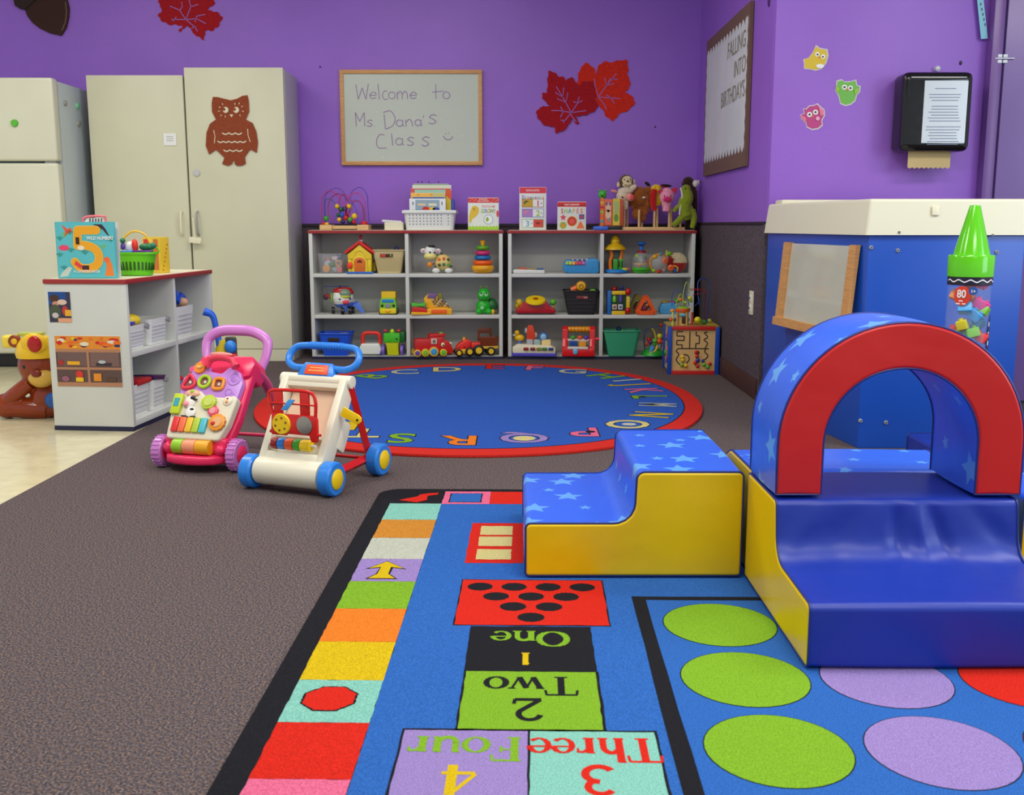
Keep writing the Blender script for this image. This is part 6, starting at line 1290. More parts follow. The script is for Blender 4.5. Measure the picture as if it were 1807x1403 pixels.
def triang(label, px, Y, c_, s_=1.0, mid=C(120, 70, 80)):
    T = toy('triangle_toy', label, 'toy', px, L1, Y)
    o_p = rounded([(-21*s_, 0), (21*s_, 0), (0, 40*s_)], 5*s_, 5); i_p = rounded([(-11*s_, 7*s_), (11*s_, 7*s_), (0, 27*s_)], 2*s_, 5)
    m = MB(K); n_ = len(o_p); ii = m.mi(c_); V_ = lambda p, y: m.bm.verts.new((p[0]*K, y*K, p[1]*K))
    A, B, C_, D_ = [V_(p, -9) for p in o_p], [V_(p, 9) for p in o_p], [V_(p, -9) for p in i_p], [V_(p, 9) for p in i_p]
    for j in range(n_):
        q = (j+1) % n_
        for f in ((A[j], A[q], C_[q], C_[j]), (B[j], D_[j], D_[q], B[q]), (A[j], B[j], B[q], A[q]), (C_[j], C_[q], D_[q], D_[j])): m.bm.faces.new(f).material_index = ii
    bmesh.ops.recalc_face_normals(m.bm, faces=m.bm.faces[:]); m.build('frame', T)
    for x, z in ((-14*s_, 4*s_), (14*s_, 4*s_), (0, 32*s_)): m = MB(K); m.cyl(x, -9, z, 1.4, 1.2, .8, C(200, 80, 20), ax='-y', seg=10); m.build('screw', T)
    m = MB(K); m.sph(0, 0, 14*s_, 7*s_, 6, 7*s_, mid); m.sph(3*s_, -4, 17*s_, 3*s_, 3, 3*s_, C(200, 130, 60)); m.sph(-3*s_, -4, 11*s_, 3.4*s_, 3, 3*s_, C(150, 60, 110)); m.build('spinner', T)
triang('bright orange triangular toy with a spinner inside', 1138.5, 6.42, C(246, 92, 24))
triang('dull olive triangular toy behind the orange one', 1124, 6.52, C(120, 116, 30), .98, C(70, 80, 40))
T = toy('rounded_toy', 'light blue toy with green and purple top, half behind the wire beads', 'toy', 1176, L1, 6.50)
m = MB(K); m.prism(rounded([(-12, 0), (18, 0), (20, 14), (10, 20), (-10, 18), (-14, 8)], 4), -12, 12, C(70, 160, 215), bev=2); m.build('body', T); m = MB(K); m.sph(-2, -2, 20, 9, 6, 4, C(150, 130, 60)); m.sph(10, -2, 19, 7, 6, 4, C(160, 80, 150)); m.sph(18, 2, 22, 6, 5, 4, GRN); m.build('buttons', T)
# ---- right unit, bottom row
T = toy('pop_up_toy', 'white and violet pop up toy with duck, orange seal and blue lion figures', 'toy', 943, L0, 6.42, -.08)
m = MB(K); m.prism(rounded([(-38, 5), (38, 5), (38, 14), (30, 19), (-30, 21), (-38, 16)], 3), -14, 16, CRM, bev=2); m.build('body', T); m = MB(K); m.prism(rounded([(-39, 0), (39, 0), (40, 6), (-40, 6)], 2), -15, 17, C(84, 76, 190), bev=1); m.build('base', T)
for x, c_ in ((-14, C(150, 30, 40)), (-2, C(130, 40, 40)), (9, C(130, 130, 40)), (19, C(60, 120, 60)), (30, C(50, 60, 130))): m = MB(K); m.box(x, -14, 11, 9, 8, 5, c_, bev=1.6); m.build('button', T)
for x, c_ in ((-8, C(150, 150, 160)), (5, C(130, 160, 150)), (21, C(220, 190, 110))): m = MB(K); m.box(x, -4, 18, 11 if x < 10 else 16, 3, 11, c_, bev=.8, rx=-.35); m.build('door', T)
m = MB(K); m.sph(-27, 2, 31, 9, 6, 6, YEL); m.sph(-31, 0, 40, 4.5, 4, 4.6, YEL); m.sph(-36, -1, 36, 3, 2, 1.6, WHT); m.cyl(-27, 2, 20, 4, 3, 8, C(80, 110, 190)); m.build('duck', T)
m = MB(K); m.prism(rounded([(-14, 26), (0, 26), (1, 40), (-2, 54), (-12, 54), (-13, 42)], 3), -3, 5, C(216, 66, 30), bev=1.5); m.sph(2, 2, 36, 3, 2, 5, C(220, 180, 170)); m.sph(-15, 2, 44, 2.4, 2, 5, C(200, 190, 190)); m.build('seal', T)
m = MB(K); m.prism([(16+(9 if i % 2 else 7.4)*math.cos(PI*i/9), 33+(9 if i % 2 else 7.4)*math.sin(PI*i/9)) for i in range(18)], -2, 3, C(40, 90, 170), bev=.6); m.sph(16, -3, 33, 5.8, 2.5, 6, C(140, 190, 225)); m.cyl(16, 1, 18, 3, 3, 8, C(40, 90, 170)); m.build('lion', T)
T = toy('toy_toolbox', 'red toy workbench toolbox with yellow carry handle', 'toy toolbox', 1019, L0, 6.42, -.1)
m = MB(K); R5 = C(222, 28, 36, .22)
for x in (-22, 26): m.prism(rounded([(-16, 0), (17, 0), (17, 30), (12, 50), (2, 52), (-4, 46), (-6, 30), (-14, 18)], 3), x-5, x+5, R5, plane='yz', bev=2)
m.box(2, 0, 0, 54, 32, 14, R5, bev=2); m.build('body', T)
m = MB(K); m.cyl(-18, 6, 46, 5, 5, 42, C(236, 160, 20), ax='x', bev=1); [m.torus(-12+i*6, 6, 46, 5, 1, C(226, 140, 10), ax='x', seg=14) for i in range(6)]; m.build('handle', T)
m = MB(K); m.box(1, -13, 13, 36, 8, 4, C(228, 216, 206), bev=.8); m.build('tray', T); m = MB(K); m.box(1, -2, 26, 38, 8, 4, C(220, 205, 200), bev=.8); m.build('tray', T)
for x, z, c_ in ((-7, 18, C(24, 70, 150)), (9, 17, C(226, 150, 30))): m = MB(K); m.box(x, -8, z, 13, 5, 9, c_, bev=1); m.build('block', T)
for x, c_ in ((-8, GRN), (4, C(236, 90, 30)), (15, C(90, 60, 170))): m = MB(K); m.sph(x, -4, 32, 4.6, 4, 4, c_); m.build('peg', T)
m = MB(K); m.sph(-3, -17, 9, 4.6, 2, 6, C(110, 190, 230)); m.build('button', T); m = MB(K); m.cyl(31, -2, 30, 2.6, 2.6, 7, C(240, 50, 70), ax='x'); m.build('side_knob', T)
T = toy('storage_bin', 'sea green plastic bin in the bottom row', 'bin', 1095, L0, 6.45)
GN = C(58, 164, 122, .4); m = MB(K); shell(m, 46, 40, 64, 50, 44, GN, 1.2); rim(m, 64.5, 50.5, 44.5, 1.3, 1, GN); m.build('bin', T)
m = MB(K); m.sph(0, 0, 0, 4, 4, 6, C(24, 50, 120)); solo(m, 'small_toy', 'dark blue toy peeking over the sea green bin', 'toy', 1092, L0+44*K, 6.50)
m = MB(K); m.sph(0, 0, 0, 4, 3, 4, C(90, 180, 80)); solo(m, 'small_toy', 'light green toy peeking over the sea green bin', 'toy', 1099, L0+42*K, 6.47)
T = toy('bead_roller', 'green based bead roller coaster toy beside the sea green bin', 'bead maze', 1152, L0, 6.44)
m = MB(K); m.lathe(0, 0, 0, [(21, 0), (20, 4), (15, 9), (8, 13), (.1, 14)], C(36, 160, 50), seg=24); m.build('base', T)
for pts, c_ in (([(-14, 0, 4), (-16, 2, 30), (-12, 4, 46), (4, 2, 50), (14, 0, 54)], C(40, 50, 110)), ([(2, -4, 12), (4, -4, 30), (0, -4, 44), (-4, -4, 48)], C(226, 206, 40)), ([(-4, 6, 10), (-2, 6, 36), (10, 6, 44), (17, 4, 30), (14, 2, 10)], C(130, 60, 40))): m = MB(K); m.tube(pts, 1.1, c_, n=6, seg=7); m.build('wire', T)
for x, y, z, r_, c_ in ((-8, -3, 28, 4, RED), (-12, -2, 20, 4, C(196, 90, 50)), (-5, -4, 24, 4, C(120, 40, 110)), (2, -8, 26, 4.6, C(90, 190, 40)), (11, -4, 34, 5, C(210, 200, 40)), (10, -6, 25, 5.4, C(236, 90, 30)), (14, 2, 54, 4.6, C(196, 90, 30)), (2, -8, 20, 3, GRN), (16, -6, 24, 3.4, C(226, 60, 40))): m = MB(K); m.sph(x, y, z, r_, r_, r_, c_, 12); m.build('bead', T)
m = MB(K); m.box(-4, -13, 7, 7, 5, 11, C(70, 150, 220), bev=.8, ry=.3, rx=-.3); m.build('flap', T); m = MB(K); m.tube([(-8, -15, 6), (2, -14, 9), (6, -12, 18)], 2, C(226, 190, 30)); m.build('trim', T)
# ---- wooden activity cube on the floor
CX, CY_ = 1.011, 5.724; KB = 1/318.0
T = thing('wooden_activity_cube', 'large wooden activity cube with blue posts, red edges and a groove maze', 'activity cube', (CX, CY_, 0), -.045)
zt_ = .272; wq = .282
PLY = mat('beech_ply', (212, 172, 110), .5, 'laminate'); CB_ = C(20, 70, 170); CR_ = C(196, 36, 28)
m = MB(); m.box(0, wq/2, .01, wq-.02, wq-.02, zt_-.02, PLY); m.box(0, wq/2, zt_-.008, wq, wq, .008, C(190, 170, 60)); m.build('box', T)
for x in (-1, 1):
    for y in (.012, wq-.012): m = MB(); m.box(x*(wq/2-.010), y, 0, .024, .024, zt_, CB_, bev=.002); m.build('post', T)
for z in (.0, zt_-.022):
    for y in (.006, wq-.006): m = MB(); m.box(0, y, z, wq-.044, .014, .022, CR_, bev=.0015); m.build('rail', T)
GV = C(36, 24, 18, .6); S_ = 7.015
def gp(pts): return [((a-440)/S_*KB, (1275-b)/S_*KB*1.02) for a, b in pts]
m = MB(); gf = lambda u, v: Vector((u, .0085, v)); gw = 1.9*KB
for pts in ([(308, 750), (232, 750), (232, 805), (322, 805), (322, 858), (232, 858), (232, 912), (300, 912), (300, 958)], [(392, 750), (392, 955)], [(470, 748), (470, 800), (510, 800), (510, 895), (468, 895), (468, 958)], [(250, 958), (630, 958)]):
    q = gp(pts)
    for a, b in zip(q, q[1:]): m.ribbon([a, b], gw, gf, GV)
for pts in ([(610, 755), (570, 765), (612, 815), (568, 850), (612, 890), (590, 940), (590, 958)], [(250, 960), (228, 990), (262, 1030), (232, 1090), (260, 1140), (300, 1160)], [(320, 1030), (370, 1040), (392, 1090), (360, 1140)], [(590, 960), (582, 1000), (620, 1040), (600, 1080), (570, 1095)], [(490, 985), (512, 1005), (500, 1030)]):
    m.ribbon([(p.x, p.y) for p in catmull([(*p, 0) for p in gp(pts)], 5)], gw, gf, GV)
m.build('groove_maze', T)
for a, b, r_, c_ in ((305, 1060, 24, YEL), (310, 1100, 26, C(210, 190, 40)), (300, 1160, 22, C(120, 180, 40)), (350, 1165, 24, YEL), (475, 1000, 25, RED), (485, 1050, 24, RED), (495, 1100, 28, C(30, 60, 140)), (465, 1130, 24, RED), (495, 1170, 24, C(200, 40, 40)), (560, 1105, 20, C(30, 60, 150)), (575, 1150, 24, C(110, 180, 50)), (620, 1180, 26, C(90, 170, 50)), (648, 1140, 22, RED)):
    p = gp([(a, b)])[0]; m = MB(); m.sph(p[0], .002, p[1], r_/S_*KB, .009, r_/S_*KB, c_, 12); m.build('bead', T)
for i, (z, y, c_) in enumerate(((.22, .07, RED), (.17, .06, C(60, 160, 120)), (.13, .1, ORG), (.12, .05, YEL), (.08, .08, RED), (.04, .07, YEL), (.06, .12, BLU), (.19, .16, PUR), (.1, .2, GRN))):
    m = MB(); m.cyl(-wq/2+.012, y, z, .018, .018, .012, c_, ax=Matrix.Rotation(-PI/2, 4, 'Y'), bev=.003); m.build('disc', T)
# toys fixed on the cube top
def t3(a, b, y): return ((a-440)/S_*KB, y, zt_+(640-b)/S_*KB*1.0)
WR = lambda pts, c_, r_=.0022: (lambda m: (m.tube([t3(*p) for p in pts], r_, c_, n=7, seg=7), m.build('wire', T)))(MB())
WR([(530, 400, .12), (515, 250, .14), (520, 120, .16), (575, 72, .17), (650, 110, .18), (660, 200, .18), (655, 400, .18), (655, 636, .18)], C(34, 70, 150), .0028)
WR([(470, 410, .10), (510, 370, .11), (528, 330, .12), (530, 380, .12)], C(34, 70, 150))
WR([(185, 410, .1), (182, 290, .1), (210, 225, .1), (270, 215, .1), (320, 240, .1), (380, 330, .1), (395, 410, .1)], C(34, 70, 150))
WR([(225, 410, .07), (240, 330, .07), (275, 262, .07), (310, 300, .08), (340, 400, .08)], C(190, 200, 60)); WR([(305, 400, .06), (315, 230, .07), (350, 110, .08), (385, 160, .09), (400, 250, .10)], C(170, 200, 80))
WR([(395, 196, .10), (480, 196, .11), (560, 205, .13), (480, 215, .12), (395, 208, .10)], C(190, 30, 30), .0018); WR([(440, 275, .10), (520, 262, .13), (615, 235, .15), (560, 215, .14), (480, 215, .12)], C(190, 30, 30), .0018); WR([(612, 240, .15), (615, 400, .16), (612, 630, .16)], C(110, 30, 36))
m = MB(); p = t3(315, 460, .085); m.cyl(p[0], p[1], zt_+.072, .040, .043, .020, C(232, 96, 36), bev=.004); m.build('canopy', T)
m = MB(); m.cyl(p[0], p[1], zt_, .034, .034, .074, PLY, seg=8); m.build('drum', T)
for a, c_ in ((185, C(206, 206, 110)), (425, C(190, 44, 26)), (360, C(186, 150, 90)), (240, C(190, 150, 90))): q = t3(a, 560, .05); m = MB(); m.cyl(q[0], q[1], zt_, .006, .006, .072, c_, seg=12); m.build('post', T)
m = MB(); m.box(p[0]+.002, p[1]-.033, zt_+.008, .020, .006, .042, C(70, 46, 26), bev=.002); m.build('doorway', T); m = MB(); m.box(p[0]-.004, p[1]-.036, zt_+.050, .034, .006, .012, C(90, 180, 210), bev=.002); m.build('sign', T)
m = MB(); m.cyl(p[0], p[1], zt_+.092, .04, .02, .010, C(140, 196, 50)); m.build('canopy_top', T)
for a, b, y, r_, c_ in ((278, 325, .07, 27, C(226, 120, 30)), (400, 310, .09, 28, C(214, 206, 40)), (415, 345, .09, 22, C(120, 170, 40)), (340, 360, .07, 20, C(180, 210, 60)), (490, 570, .04, 42, C(222, 206, 30)), (540, 590, .05, 26, C(90, 140, 40)), (180, 465, .06, 30, C(232, 150, 40)), (165, 570, .05, 26, C(220, 80, 40)), (590, 612, .1, 34, C(60, 130, 50)), (690, 612, .2, 28, C(200, 200, 60)), (400, 610, .05, 18, C(190, 160, 110))):
    q = t3(a, b, y); rr_ = r_/S_*KB; m = MB(); m.sph(q[0], q[1], max(q[2], zt_+rr_*.8), rr_, rr_, rr_*.9, c_, 12); m.build('bead', T)
# ---- on and in the low unit at the left
def lput(m_or_T, s_, d_, z): m_or_T.location = LP(s_, d_, z)
LTP = .612+.002
def b5(m, y):
    f_ = lambda pts, c_, lv=1: fc(m, y, pts, c_, lv)
    f_(rct(-50, 1, 50, 95), C(90, 190, 200)); 
    five = [(20, 84), (-18, 84), (-20, 52), (-12, 50), (-6, 54), (6, 54), (14, 46), (16, 36), (10, 26), (-2, 21), (-16, 24), (-20, 30)]
    pp = [(20, 82), (-12, 82), (-14, 56), (2, 56), (16, 50), (22, 38), (18, 24), (4, 17), (-12, 19), (-20, 28)]
    cc_ = catmull([(a, b, 0) for a, b in pp[2:]], 6)
    line = [Vector((20, 82, 0)), Vector((-12, 82, 0))]+[Vector((-13, 70, 0))]+cc_
    for wd, c_, lv in ((15, C(236, 206, 110), 2), (13, C(240, 168, 28), 3)):
        for i in range(len(line)-1):
            a, b = line[i], line[i+1]; m.ribbon([(a.x, a.y), (b.x, b.y)], wd, lambda u, v: Vector((u, y-.5-.3*lv-.004*i, v))*K4, c_)
        for i, p in enumerate(line): m.poly([(p.x+q[0], y-.6-.3*lv-.004*i, p.y+q[1]) for q in circ(0, 0, wd/2, n=14)[::-1]], c_)
    f_(rct(-16, 58, -10, 70), C(50, 26, 20), 16); f_(circ(-8, 52, 6, 4), C(240, 230, 200), 16); f_(rct(-8, 15, 4, 22), C(70, 30, 40), 16); f_([(-21, 24), (-10, 16), (-8, 22), (-18, 30)], C(226, 60, 70), 16)
    for s2, zz, sz in (('WILD NUMBERS', 66, 8), ('A COUNTING BOOK', 10, 6)): m.text(s2, sz, lambda a, b: Vector(((26 if zz > 50 else 0)+a, y-2.2, zz+b))*K4, SW, bold=.02, sx=.8)
    f_([(-40, 92), (-30, 84), (-24, 86), (-22, 80), (-32, 74), (-36, 70), (-34, 80)], C(236, 84, 50), 2); f_([(14, 92), (30, 92), (36, 84), (42, 72), (38, 74), (30, 84)], C(60, 40, 60), 2)
    f_(circ(-38, 52, 9, 5), C(232, 70, 110), 2); f_([(30, 4), (46, 4), (44, 22), (40, 34), (32, 34), (34, 20)], C(240, 130, 50), 2); f_(circ(35, 32, 5), C(240, 110, 50), 3)
    for x, z in ((-44, 64), (-36, 70), (-26, 74), (26, 80), (44, 62), (-46, 36), (-26, 44), (-2, 40), (30, 50), (22, 26), (-40, 14), (16, 12)):
        for q in range(-2, 3): f_([(x, z), (x+q*3-1, z+8-abs(q)), (x+q*3+1, z+8-abs(q))], C(30, 130, 110) if x % 3 else C(120, 190, 60), 2)
    f_([(-48, 2), (-34, 4), (-26, 18), (-32, 20), (-44, 10)], C(200, 210, 200), 3)
K4 = 1/430.0
def low_obj(T, s_, d_, z, rz): T.location = LP(s_, d_, z); T.rotation_euler = (0, 0, rz)
Kold = K; K = K4
T = thing('picture_book', 'turquoise picture book with a big yellow number five standing open', 'book', (0, 0, 0)); m = MB(K4); m.box(0, 0, 0, 103, 3, 96, C(80, 180, 190), bev=.4); b_ = m.build('cover', T); m = MB(K4); b5(m, -1.6); m.build('cover_print', b_)
m = MB(K4); m.box(0, 14, 0, 103, 2, 95, C(220, 220, 214), bev=.4); m.box(-51, 7, 0, 1.5, 13, 95, C(60, 120, 130)); m.build('back_cover', T); low_obj(T, .055, .145, LTP, .05); K = Kold
T.location = (-1.699, 4.17, LTP); T.rotation_euler = (0, 0, -.02)
T = thing('striped_toy', 'pink rimmed white striped toy peeking above the turquoise book', 'toy', (-1.70, 4.27, LTP)); m = MB(K4)
m.tube([(-20, 0, 0), (-20, 0, 90), (-17, 0, 103), (0, 0, 106), (17, 0, 105), (20, 0, 95), (20, 0, 0)], 2, C(232, 120, 130), n=5); m.build('rim', T)
m = MB(K4); m.prism([(-18, 0), (18, 0), (18, 96), (12, 103), (-12, 103), (-18, 96)], 1, 3, SW); m.build('panel', T)
for i in range(5): m = MB(K4); m.prism([(-9+i*5, 90), (-7.5+i*5, 90), (-6.5+i*5, 102), (-8+i*5, 102)], -.5, 1, C(60, 60, 70)); m.build('stripe', T)
# green basket
KF = 1/385.0
T = thing('toy_basket', 'lime green slotted plastic basket of toy food on the low unit', 'basket', LP(.30, .092, LTP), 0)
m = MB(KF); LG = C(104, 204, 20); m.lathe(0, 0, 0, [(24, 0), (27, 1), (34, 34), (37, 34.5), (37, 38), (33, 38), (25, 2), (.1, 2)], LG, seg=32, sx=1, sy=.75)
for i in range(15): a = PI+PI*(i+.5)/15; m.box(29.6*math.cos(a), 29.6*.75*math.sin(a), 9, 3, 3, 17, C(40, 90, 20), rz=a)
m.build('basket', T)
m = MB(KF); m.torus(34, 0, 40, 5, 1.2, LG, ax='y', seg=14); m.build('handle_stub', T)
def food(mf, x, y, z, lb, cat='toy food'): 
    m = MB(KF); mf(m); p = LP(.30, .092, LTP); tag(m.build('toy_food', None, (p[0]+x*KF, p[1]+y*KF, p[2]+z*KF)), lb, cat)
food(lambda m: m.box(0, 0, 0, 33, 14, 6, C(60, 140, 215), bev=2), -16, -8, 34, 'blue toy piece on the left rim of the lime basket', 'toy')
food(lambda m: m.box(0, 0, 0, 30, 14, 4, C(120, 60, 150), bev=1.5), 16, -8, 37, 'purple toy piece on the right rim of the lime basket', 'toy')
food(lambda m: m.sph(0, 0, 0, 5, 5, 10, C(232, 50, 30)), 2, -4, 49, 'red oval toy standing in the middle of the lime basket', 'toy')
food(lambda m: (m.sph(0, 0, 0, 12, 8, 6, C(20, 110, 60)), m.sph(10, 0, 2, 6, 5, 5, C(20, 120, 90))), 20, -2, 46, 'dark green toy at the right of the lime basket', 'toy')
food(lambda m: m.tube([(-26, 0, 0), (-20, 0, 18), (-4, 0, 29), (14, 0, 24), (24, 0, 6)], 1.6, C(240, 190, 40)), 2, 4, 42, 'thin yellow arched rod over the lime basket', 'toy')
food(lambda m: (m.sph(0, 0, 0, 4.5, 4.5, 4.5, C(20, 110, 70)), m.sph(0, 0, -9, 4, 4, 6, C(90, 60, 150))), -18, -2, 56, 'green and purple bead toy at the left of the lime basket', 'toy')
food(lambda m: m.sph(0, 0, 0, 12, 6, 9, SW), -6, 3, 46, 'white rounded toy behind the red oval in the lime basket', 'toy')
# yellow patterned tin
T = thing('craft_box', 'yellow, red and orange striped craft box behind the lime basket', 'box', LP(.53, .10, LTP), -.35)
m = MB(K4); m.box(0, 0, 0, 40, 26, 68, C(226, 190, 50), bev=.8); m.build('box', T)
m = MB(K4)
for x, w_, c_, z0, h_ in ((-12, 11, C(216, 50, 40), 52, 12), (-12, 10, C(220, 170, 140), 22, 30), (-1, 8, C(236, 206, 90), 30, 34), (10, 10, C(206, 110, 40), 6, 58), (-6, 8, C(226, 150, 30), 2, 26), (2, 6, C(150, 60, 40), 8, 16)): m.box(x, -13.2, z0, w_, .5, h_, c_)
for i in range(7): m.cyl(13.3*0+20.1, -8+i*2.6, 6+i*8, 1.6, 1.6, .5, C(206, 90, 30), ax='x')
m.build('wrap_print', T)
# photos on the end panel
def photo(label, s_c, z0, w_, h_, items, kx=1, kz=1):
    items = [(i[0], i[1]*kx, i[2]*kz, i[3]*kx, i[4]*kz, i[5]) for i in items]
    T = thing('photo_print', label, 'photo', (0, 0, 0)); ctr = Vector((-1.530-ly*s_c, 4.11+lx*s_c, z0)); nrm = Vector((-lx, -ly, 0)); tx_ = Vector((ly, -lx, 0))
    def V(a, b, o): return ctr+tx_*a+Vector((0, 0, b))+nrm*o
    def q(m, x0, z0_, x1, z1_, o, c_, sk=0): 
        f = [m.bm.verts.new(V(a, b, o)) for a, b in ((x0, z0_), (x1, z0_), (x1+sk, z1_), (x0+sk, z1_))]; m.bm.faces.new(f).material_index = m.mi(c_)
    m = MB()
    for o in (.001, .002): q(m, -w_/2, 0, w_/2, h_, o, PAP)
    m.build('paper', T); m = MB()
    for i, it in enumerate(items):
        k_, a, b, c2, d2, col = it
        if k_ == 'r': q(m, a, b, c2, d2, .0022+.00008*i, col)
        else:
            f = [m.bm.verts.new(V(a+c2*math.cos(t), b+d2*math.sin(t), .0022+.00008*i)) for t in [2*PI*j/12 for j in range(12)]]; m.bm.faces.new(f).material_index = m.mi(col)
    m.build('image', T)
B1 = C(90, 66, 62); B2 = C(176, 124, 92)
its = [('r', -.085, .0, .085, .144, B1), ('r', -.085, .105, .085, .144, C(226, 140, 40)), ('r', -.085, .098, .085, .107, B2), ('r', -.085, .048, .085, .055, B2), ('r', -.085, 0, .085, .012, B2), ('r', -.004, .0, .002, .107, B2), ('r', -.08, .058, -.004, .098, C(110, 84, 80)), ('r', .005, .058, .08, .098, C(120, 90, 84))]
rnd = random.Random(4)
for i in range(26): its.append(('c', rnd.uniform(-.078, .078), rnd.uniform(.112, .138), rnd.uniform(.004, .014), rnd.uniform(.003, .006), rnd.choice([RED, ORG, YEL, GRN, C(230, 220, 190), NAV, C(236, 80, 30)])))
its += [('r', -.055, .062, -.022, .072, C(236, 170, 30)), ('c', -.072, .068, .008, .008, C(170, 40, 40)), ('r', .02, .06, .06, .068, C(50, 40, 50)), ('c', .036, .071, .01, .005, C(180, 190, 190)), ('c', -.025, .035, .010, .011, C(210, 50, 40)), ('r', -.035, .014, -.015, .026, C(236, 190, 20)), ('c', -.062, .022, .01, .008, C(150, 90, 110)), ('r', .012, .016, .032, .038, C(226, 140, 30)), ('r', .045, .016, .07, .026, C(90, 60, 40))]
photo('larger taped photo of toy shelves on the low unit end panel', .172, .182, .275, .207, its, 1.6, 1.42)
its = [('r', -.027, 0, .027, .088, C(50, 46, 70)), ('r', -.027, .052, .016, .088, C(20, 70, 140)), ('c', -.012, .068, .012, .012, C(70, 40, 30)), ('c', -.010, .053, .008, .008, C(200, 140, 110)), ('c', .006, .058, .012, .008, C(220, 190, 170)), ('c', -.012, .03, .014, .022, C(70, 80, 60)), ('c', .012, .034, .007, .014, C(190, 50, 50)), ('r', .012, .018, .027, .036, C(226, 170, 40)), ('r', -.006, .0, .027, .012, C(226, 160, 120)), ('c', -.012, .02, .008, .008, C(200, 190, 190))]
photo('smaller taped photo of a child playing on the low unit end panel', .276, .441, .094, .124, its, 1.7, 1.38)
# white bins in the low unit: local x along the unit, -y towards the open side
def lbin(label, s_, d_, z, w_, dp, h_, lip=True, grip=True):
    T = thing('storage_bin', label, 'bin', LP(s_, d_, z+.001), LRZ)
    m = MB(); shell(m, w_*.86, dp*.9, w_, dp, h_, WHT, .002); 
    for i in range(5): m.box(0, -(dp*.45+(dp*.05)*((i+1)/6))-.0012, h_*(i+1)/7, w_*.72, .002, .002, C(190, 196, 204))
    m.build('bin', T)
    if grip: m = MB(); m.box(w_*.42, -dp*.5-.004, h_-.022, .035, .010, .022, C(150, 150, 154), bev=.004, ry=.4); m.build('grip', T)
    return T
lbin('white storage bin with yellow toy, nearest in the upper left bay', .120, .112, .320, .19, .19, .100)
lbin('white storage bin beside the yellow filled one in the upper left bay', .335, .112, .320, .19, .19, .11)
lbin('tall white storage bin of blue toys in the upper right bay', .615, .115, .320, .22, .20, .14, grip=False)
lbin('white storage bin with red contents, nearest in the lower left bay', .125, .112, .042, .18, .19, .135, grip=False)
lbin('white storage bin with purple contents in the lower left bay', .300, .112, .042, .14, .19, .13)
m = MB(); m.sph(0, 0, 0, .045, .05, .028, C(226, 196, 30)); tag(m.build('toy_cup', None, LP(.14, .06, .436)), 'yellow rounded toy on top of the nearest upper bin', 'toy')
m = MB(); m.box(0, 0, 0, .04, .05, .012, C(50, 60, 200), bev=.003); tag(m.build('toy_block', None, LP(.09, .04, .424)), 'small blue toy under the yellow one in the nearest upper bin', 'toy')
m = MB(); m.tube([(-.06, 0, .0), (-.02, 0, .05), (.03, -.01, .045), (.07, -.01, .012)], .026, C(40, 100, 215)); tag(m.build('toy_vehicle', None, LP(.60, .09, .470), LRZ), 'blue toy heaped in the tall white bin', 'toy')
m = MB(); m.sph(0, 0, 0, .03, .02, .022, C(222, 170, 130)); tag(m.build('toy_part', None, LP(.66, .05, .475)), 'tan toy piece between blue toys in the tall white bin', 'toy')
m = MB(); m.tube([(0, 0, 0), (.05, 0, .03), (.09, 0, .0)], .014, C(36, 90, 205)); tag(m.build('toy_part', None, LP(.63, .06, .475), LRZ), 'blue toy tube at the right edge of the tall white bin', 'toy')
m = MB(); m.box(0, 0, 0, .13, .10, .022, C(180, 30, 36), bev=.006); tag(m.build('toy_case', None, LP(.15, .06, .172), LRZ), 'red case lying in the nearest lower bin', 'toy')
m = MB(); m.box(0, 0, 0, .12, .10, .02, C(64, 26, 80), bev=.006, ry=.12); tag(m.build('toy_case', None, LP(.30, .06, .168), LRZ), 'dark purple case lying in the second lower bin', 'toy')
T = thing('toy_bucket', 'blue and yellow toy tub in the lower right bay', 'toy', LP(.565, .07, .043), LRZ); m = MB(); m.cyl(0, 0, 0, .05, .055, .05, C(230, 190, 40)); m.build('tub', T); m = MB(); m.cyl(0, 0, .05, .056, .06, .03, C(50, 150, 210)); m.build('rim', T); m = MB(); m.sph(.02, 0, .085, .04, .04, .02, RED); m.build('lid', T)
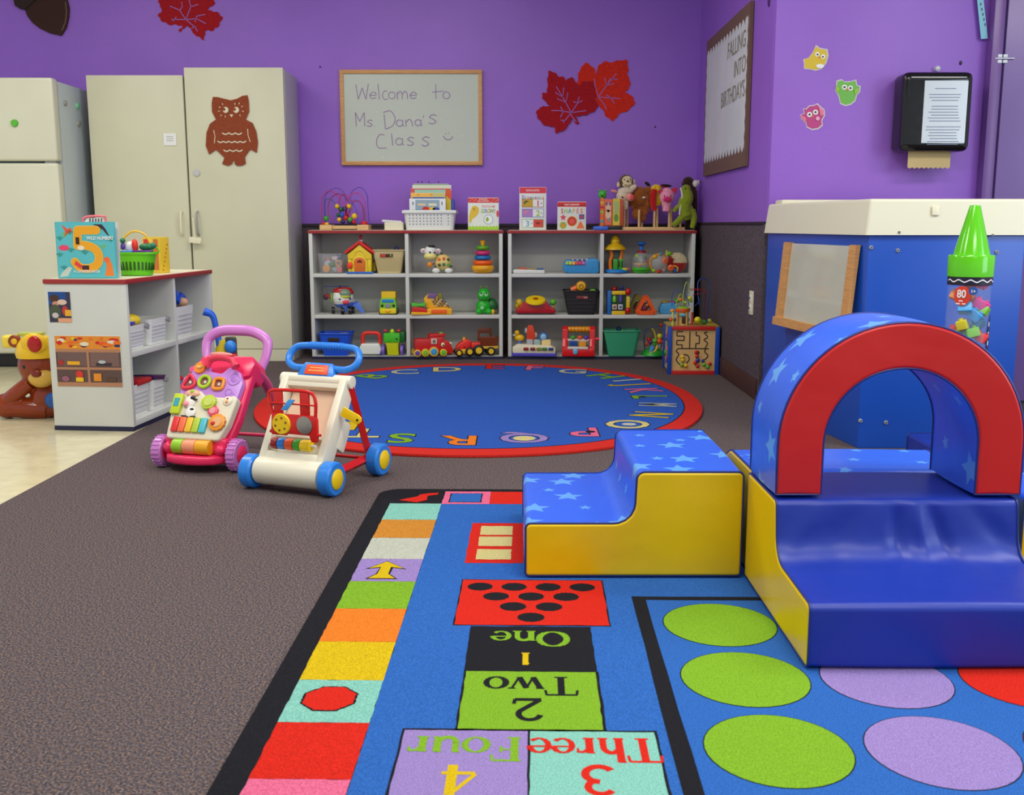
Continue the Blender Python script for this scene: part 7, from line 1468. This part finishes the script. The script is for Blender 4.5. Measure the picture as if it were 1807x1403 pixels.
# blue handled toy mower behind the pink walker
T = thing('toy_vacuum', 'toy vacuum with blue hooked handle and yellow body behind the pink walker', 'toy vacuum', (-1.35, 4.62, 0), .3)
hx = lambda px, py: (Xat(px, 4.62, Zat(py, 4.62))+1.35, 0, Zat(py, 4.62))
m = MB(); m.tube([hx(360, 549), hx(374, 556), hx(380, 575), hx(387, 610), hx(392, 640)], lambda t: .019-.005*math.sin(PI*t), C(36, 100, 215), n=5, seg=10); m.build('handle', T)
m = MB(); m.tube([(hx(393, 598)[0], 0, .315), (hx(391, 640)[0], 0, .20), (hx(392, 690)[0], -.01, .05)], lambda t: .024+.016*min(1, t*2), C(214, 186, 24), n=5, seg=14, flat=.8); m.build('body', T)
m = MB(); m.box(hx(408, 640)[0], .012, .0, .05, .07, .325, C(40, 36, 44), bev=.01); m.build('back_plate', T); m = MB(); m.sph(hx(405, 610)[0], -.03, .285, .026, .02, .03, C(40, 130, 220)); m.build('blue_dial', T); m = MB(); m.sph(hx(411, 630)[0], -.03, .235, .018, .02, .022, RED); m.build('red_button', T)
# bear on the vinyl floor
BRB = C(140, 52, 14, .15); BYE = C(242, 196, 30, .3)
T = thing('toy_bear', 'glossy brown plastic bear with yellow hat sitting behind the low unit', 'toy bear', (-2.04, 4.42, 0), .05)
kb = 1/400.0
m = MB(kb); m.sph(0, 0, 92, 34, 30, 38, BRB, 28); m.sph(8, 6, 36, 28, 26, 32, BRB, 24); m.sph(-56, -2, 22, 25, 24, 22, BRB, 24); m.tube([(-14, -10, 62), (-34, -14, 46), (-50, -10, 34)], 13, BRB, n=5, seg=14); m.tube([(10, 0, 14), (-20, -4, 18), (-46, -4, 20)], 19, BRB, seg=16); m.sph(54, 4, 22, 25, 24, 22, BRB, 24); m.tube([(10, 0, 14), (34, 0, 18), (46, 2, 20)], 15, BRB, seg=16)
smooth_body(m.build('body', T), .0035)
m = MB(kb); m.sph(10, -18, 72, 22, 16, 17, C(222, 176, 74, .2), 20); m.build('muzzle', T); m = MB(kb); m.sph(8, -33, 82, 9, 5, 7, C(126, 36, 16, .15)); m.build('nose', T); m = MB(kb); m.sph(-13, -26, 92, 4, 2.5, 4, BLK); m.build('eye', T)
for x in (-34, 36): m = MB(kb); m.torus(x, -8, 134, 7.5, 3.6, BRB, ax='y'); e = m.build('ear', T); m = MB(kb); m.sph(x, -9, 134, 6.5, 3, 6.5, BYE); m.build('inner_ear', e)
m = MB(kb); m.lathe(0, 0, 106, [(34, 0), (36, 8), (32, 22), (24, 34), (8, 38), (.1, 38.5)], BYE, seg=28); m.sph(6, -28, 132, 22, 8, 18, BYE); m.box(-44, 2, 122, 26, 22, 22, C(242, 214, 70, .3), bev=6, seg=3); m.box(-10, 4, 142, 40, 20, 6, C(190, 200, 80), bev=2); m.build('hat', T)
m = MB(kb); m.sph(10, -36, 132, 12, 5, 14, C(180, 16, 22, .1), 18); m.build('hat_gem', T); m = MB(kb); m.sph(30, -26, 34, 14, 8, 14, C(30, 90, 170)); m.build('belly_button', T)
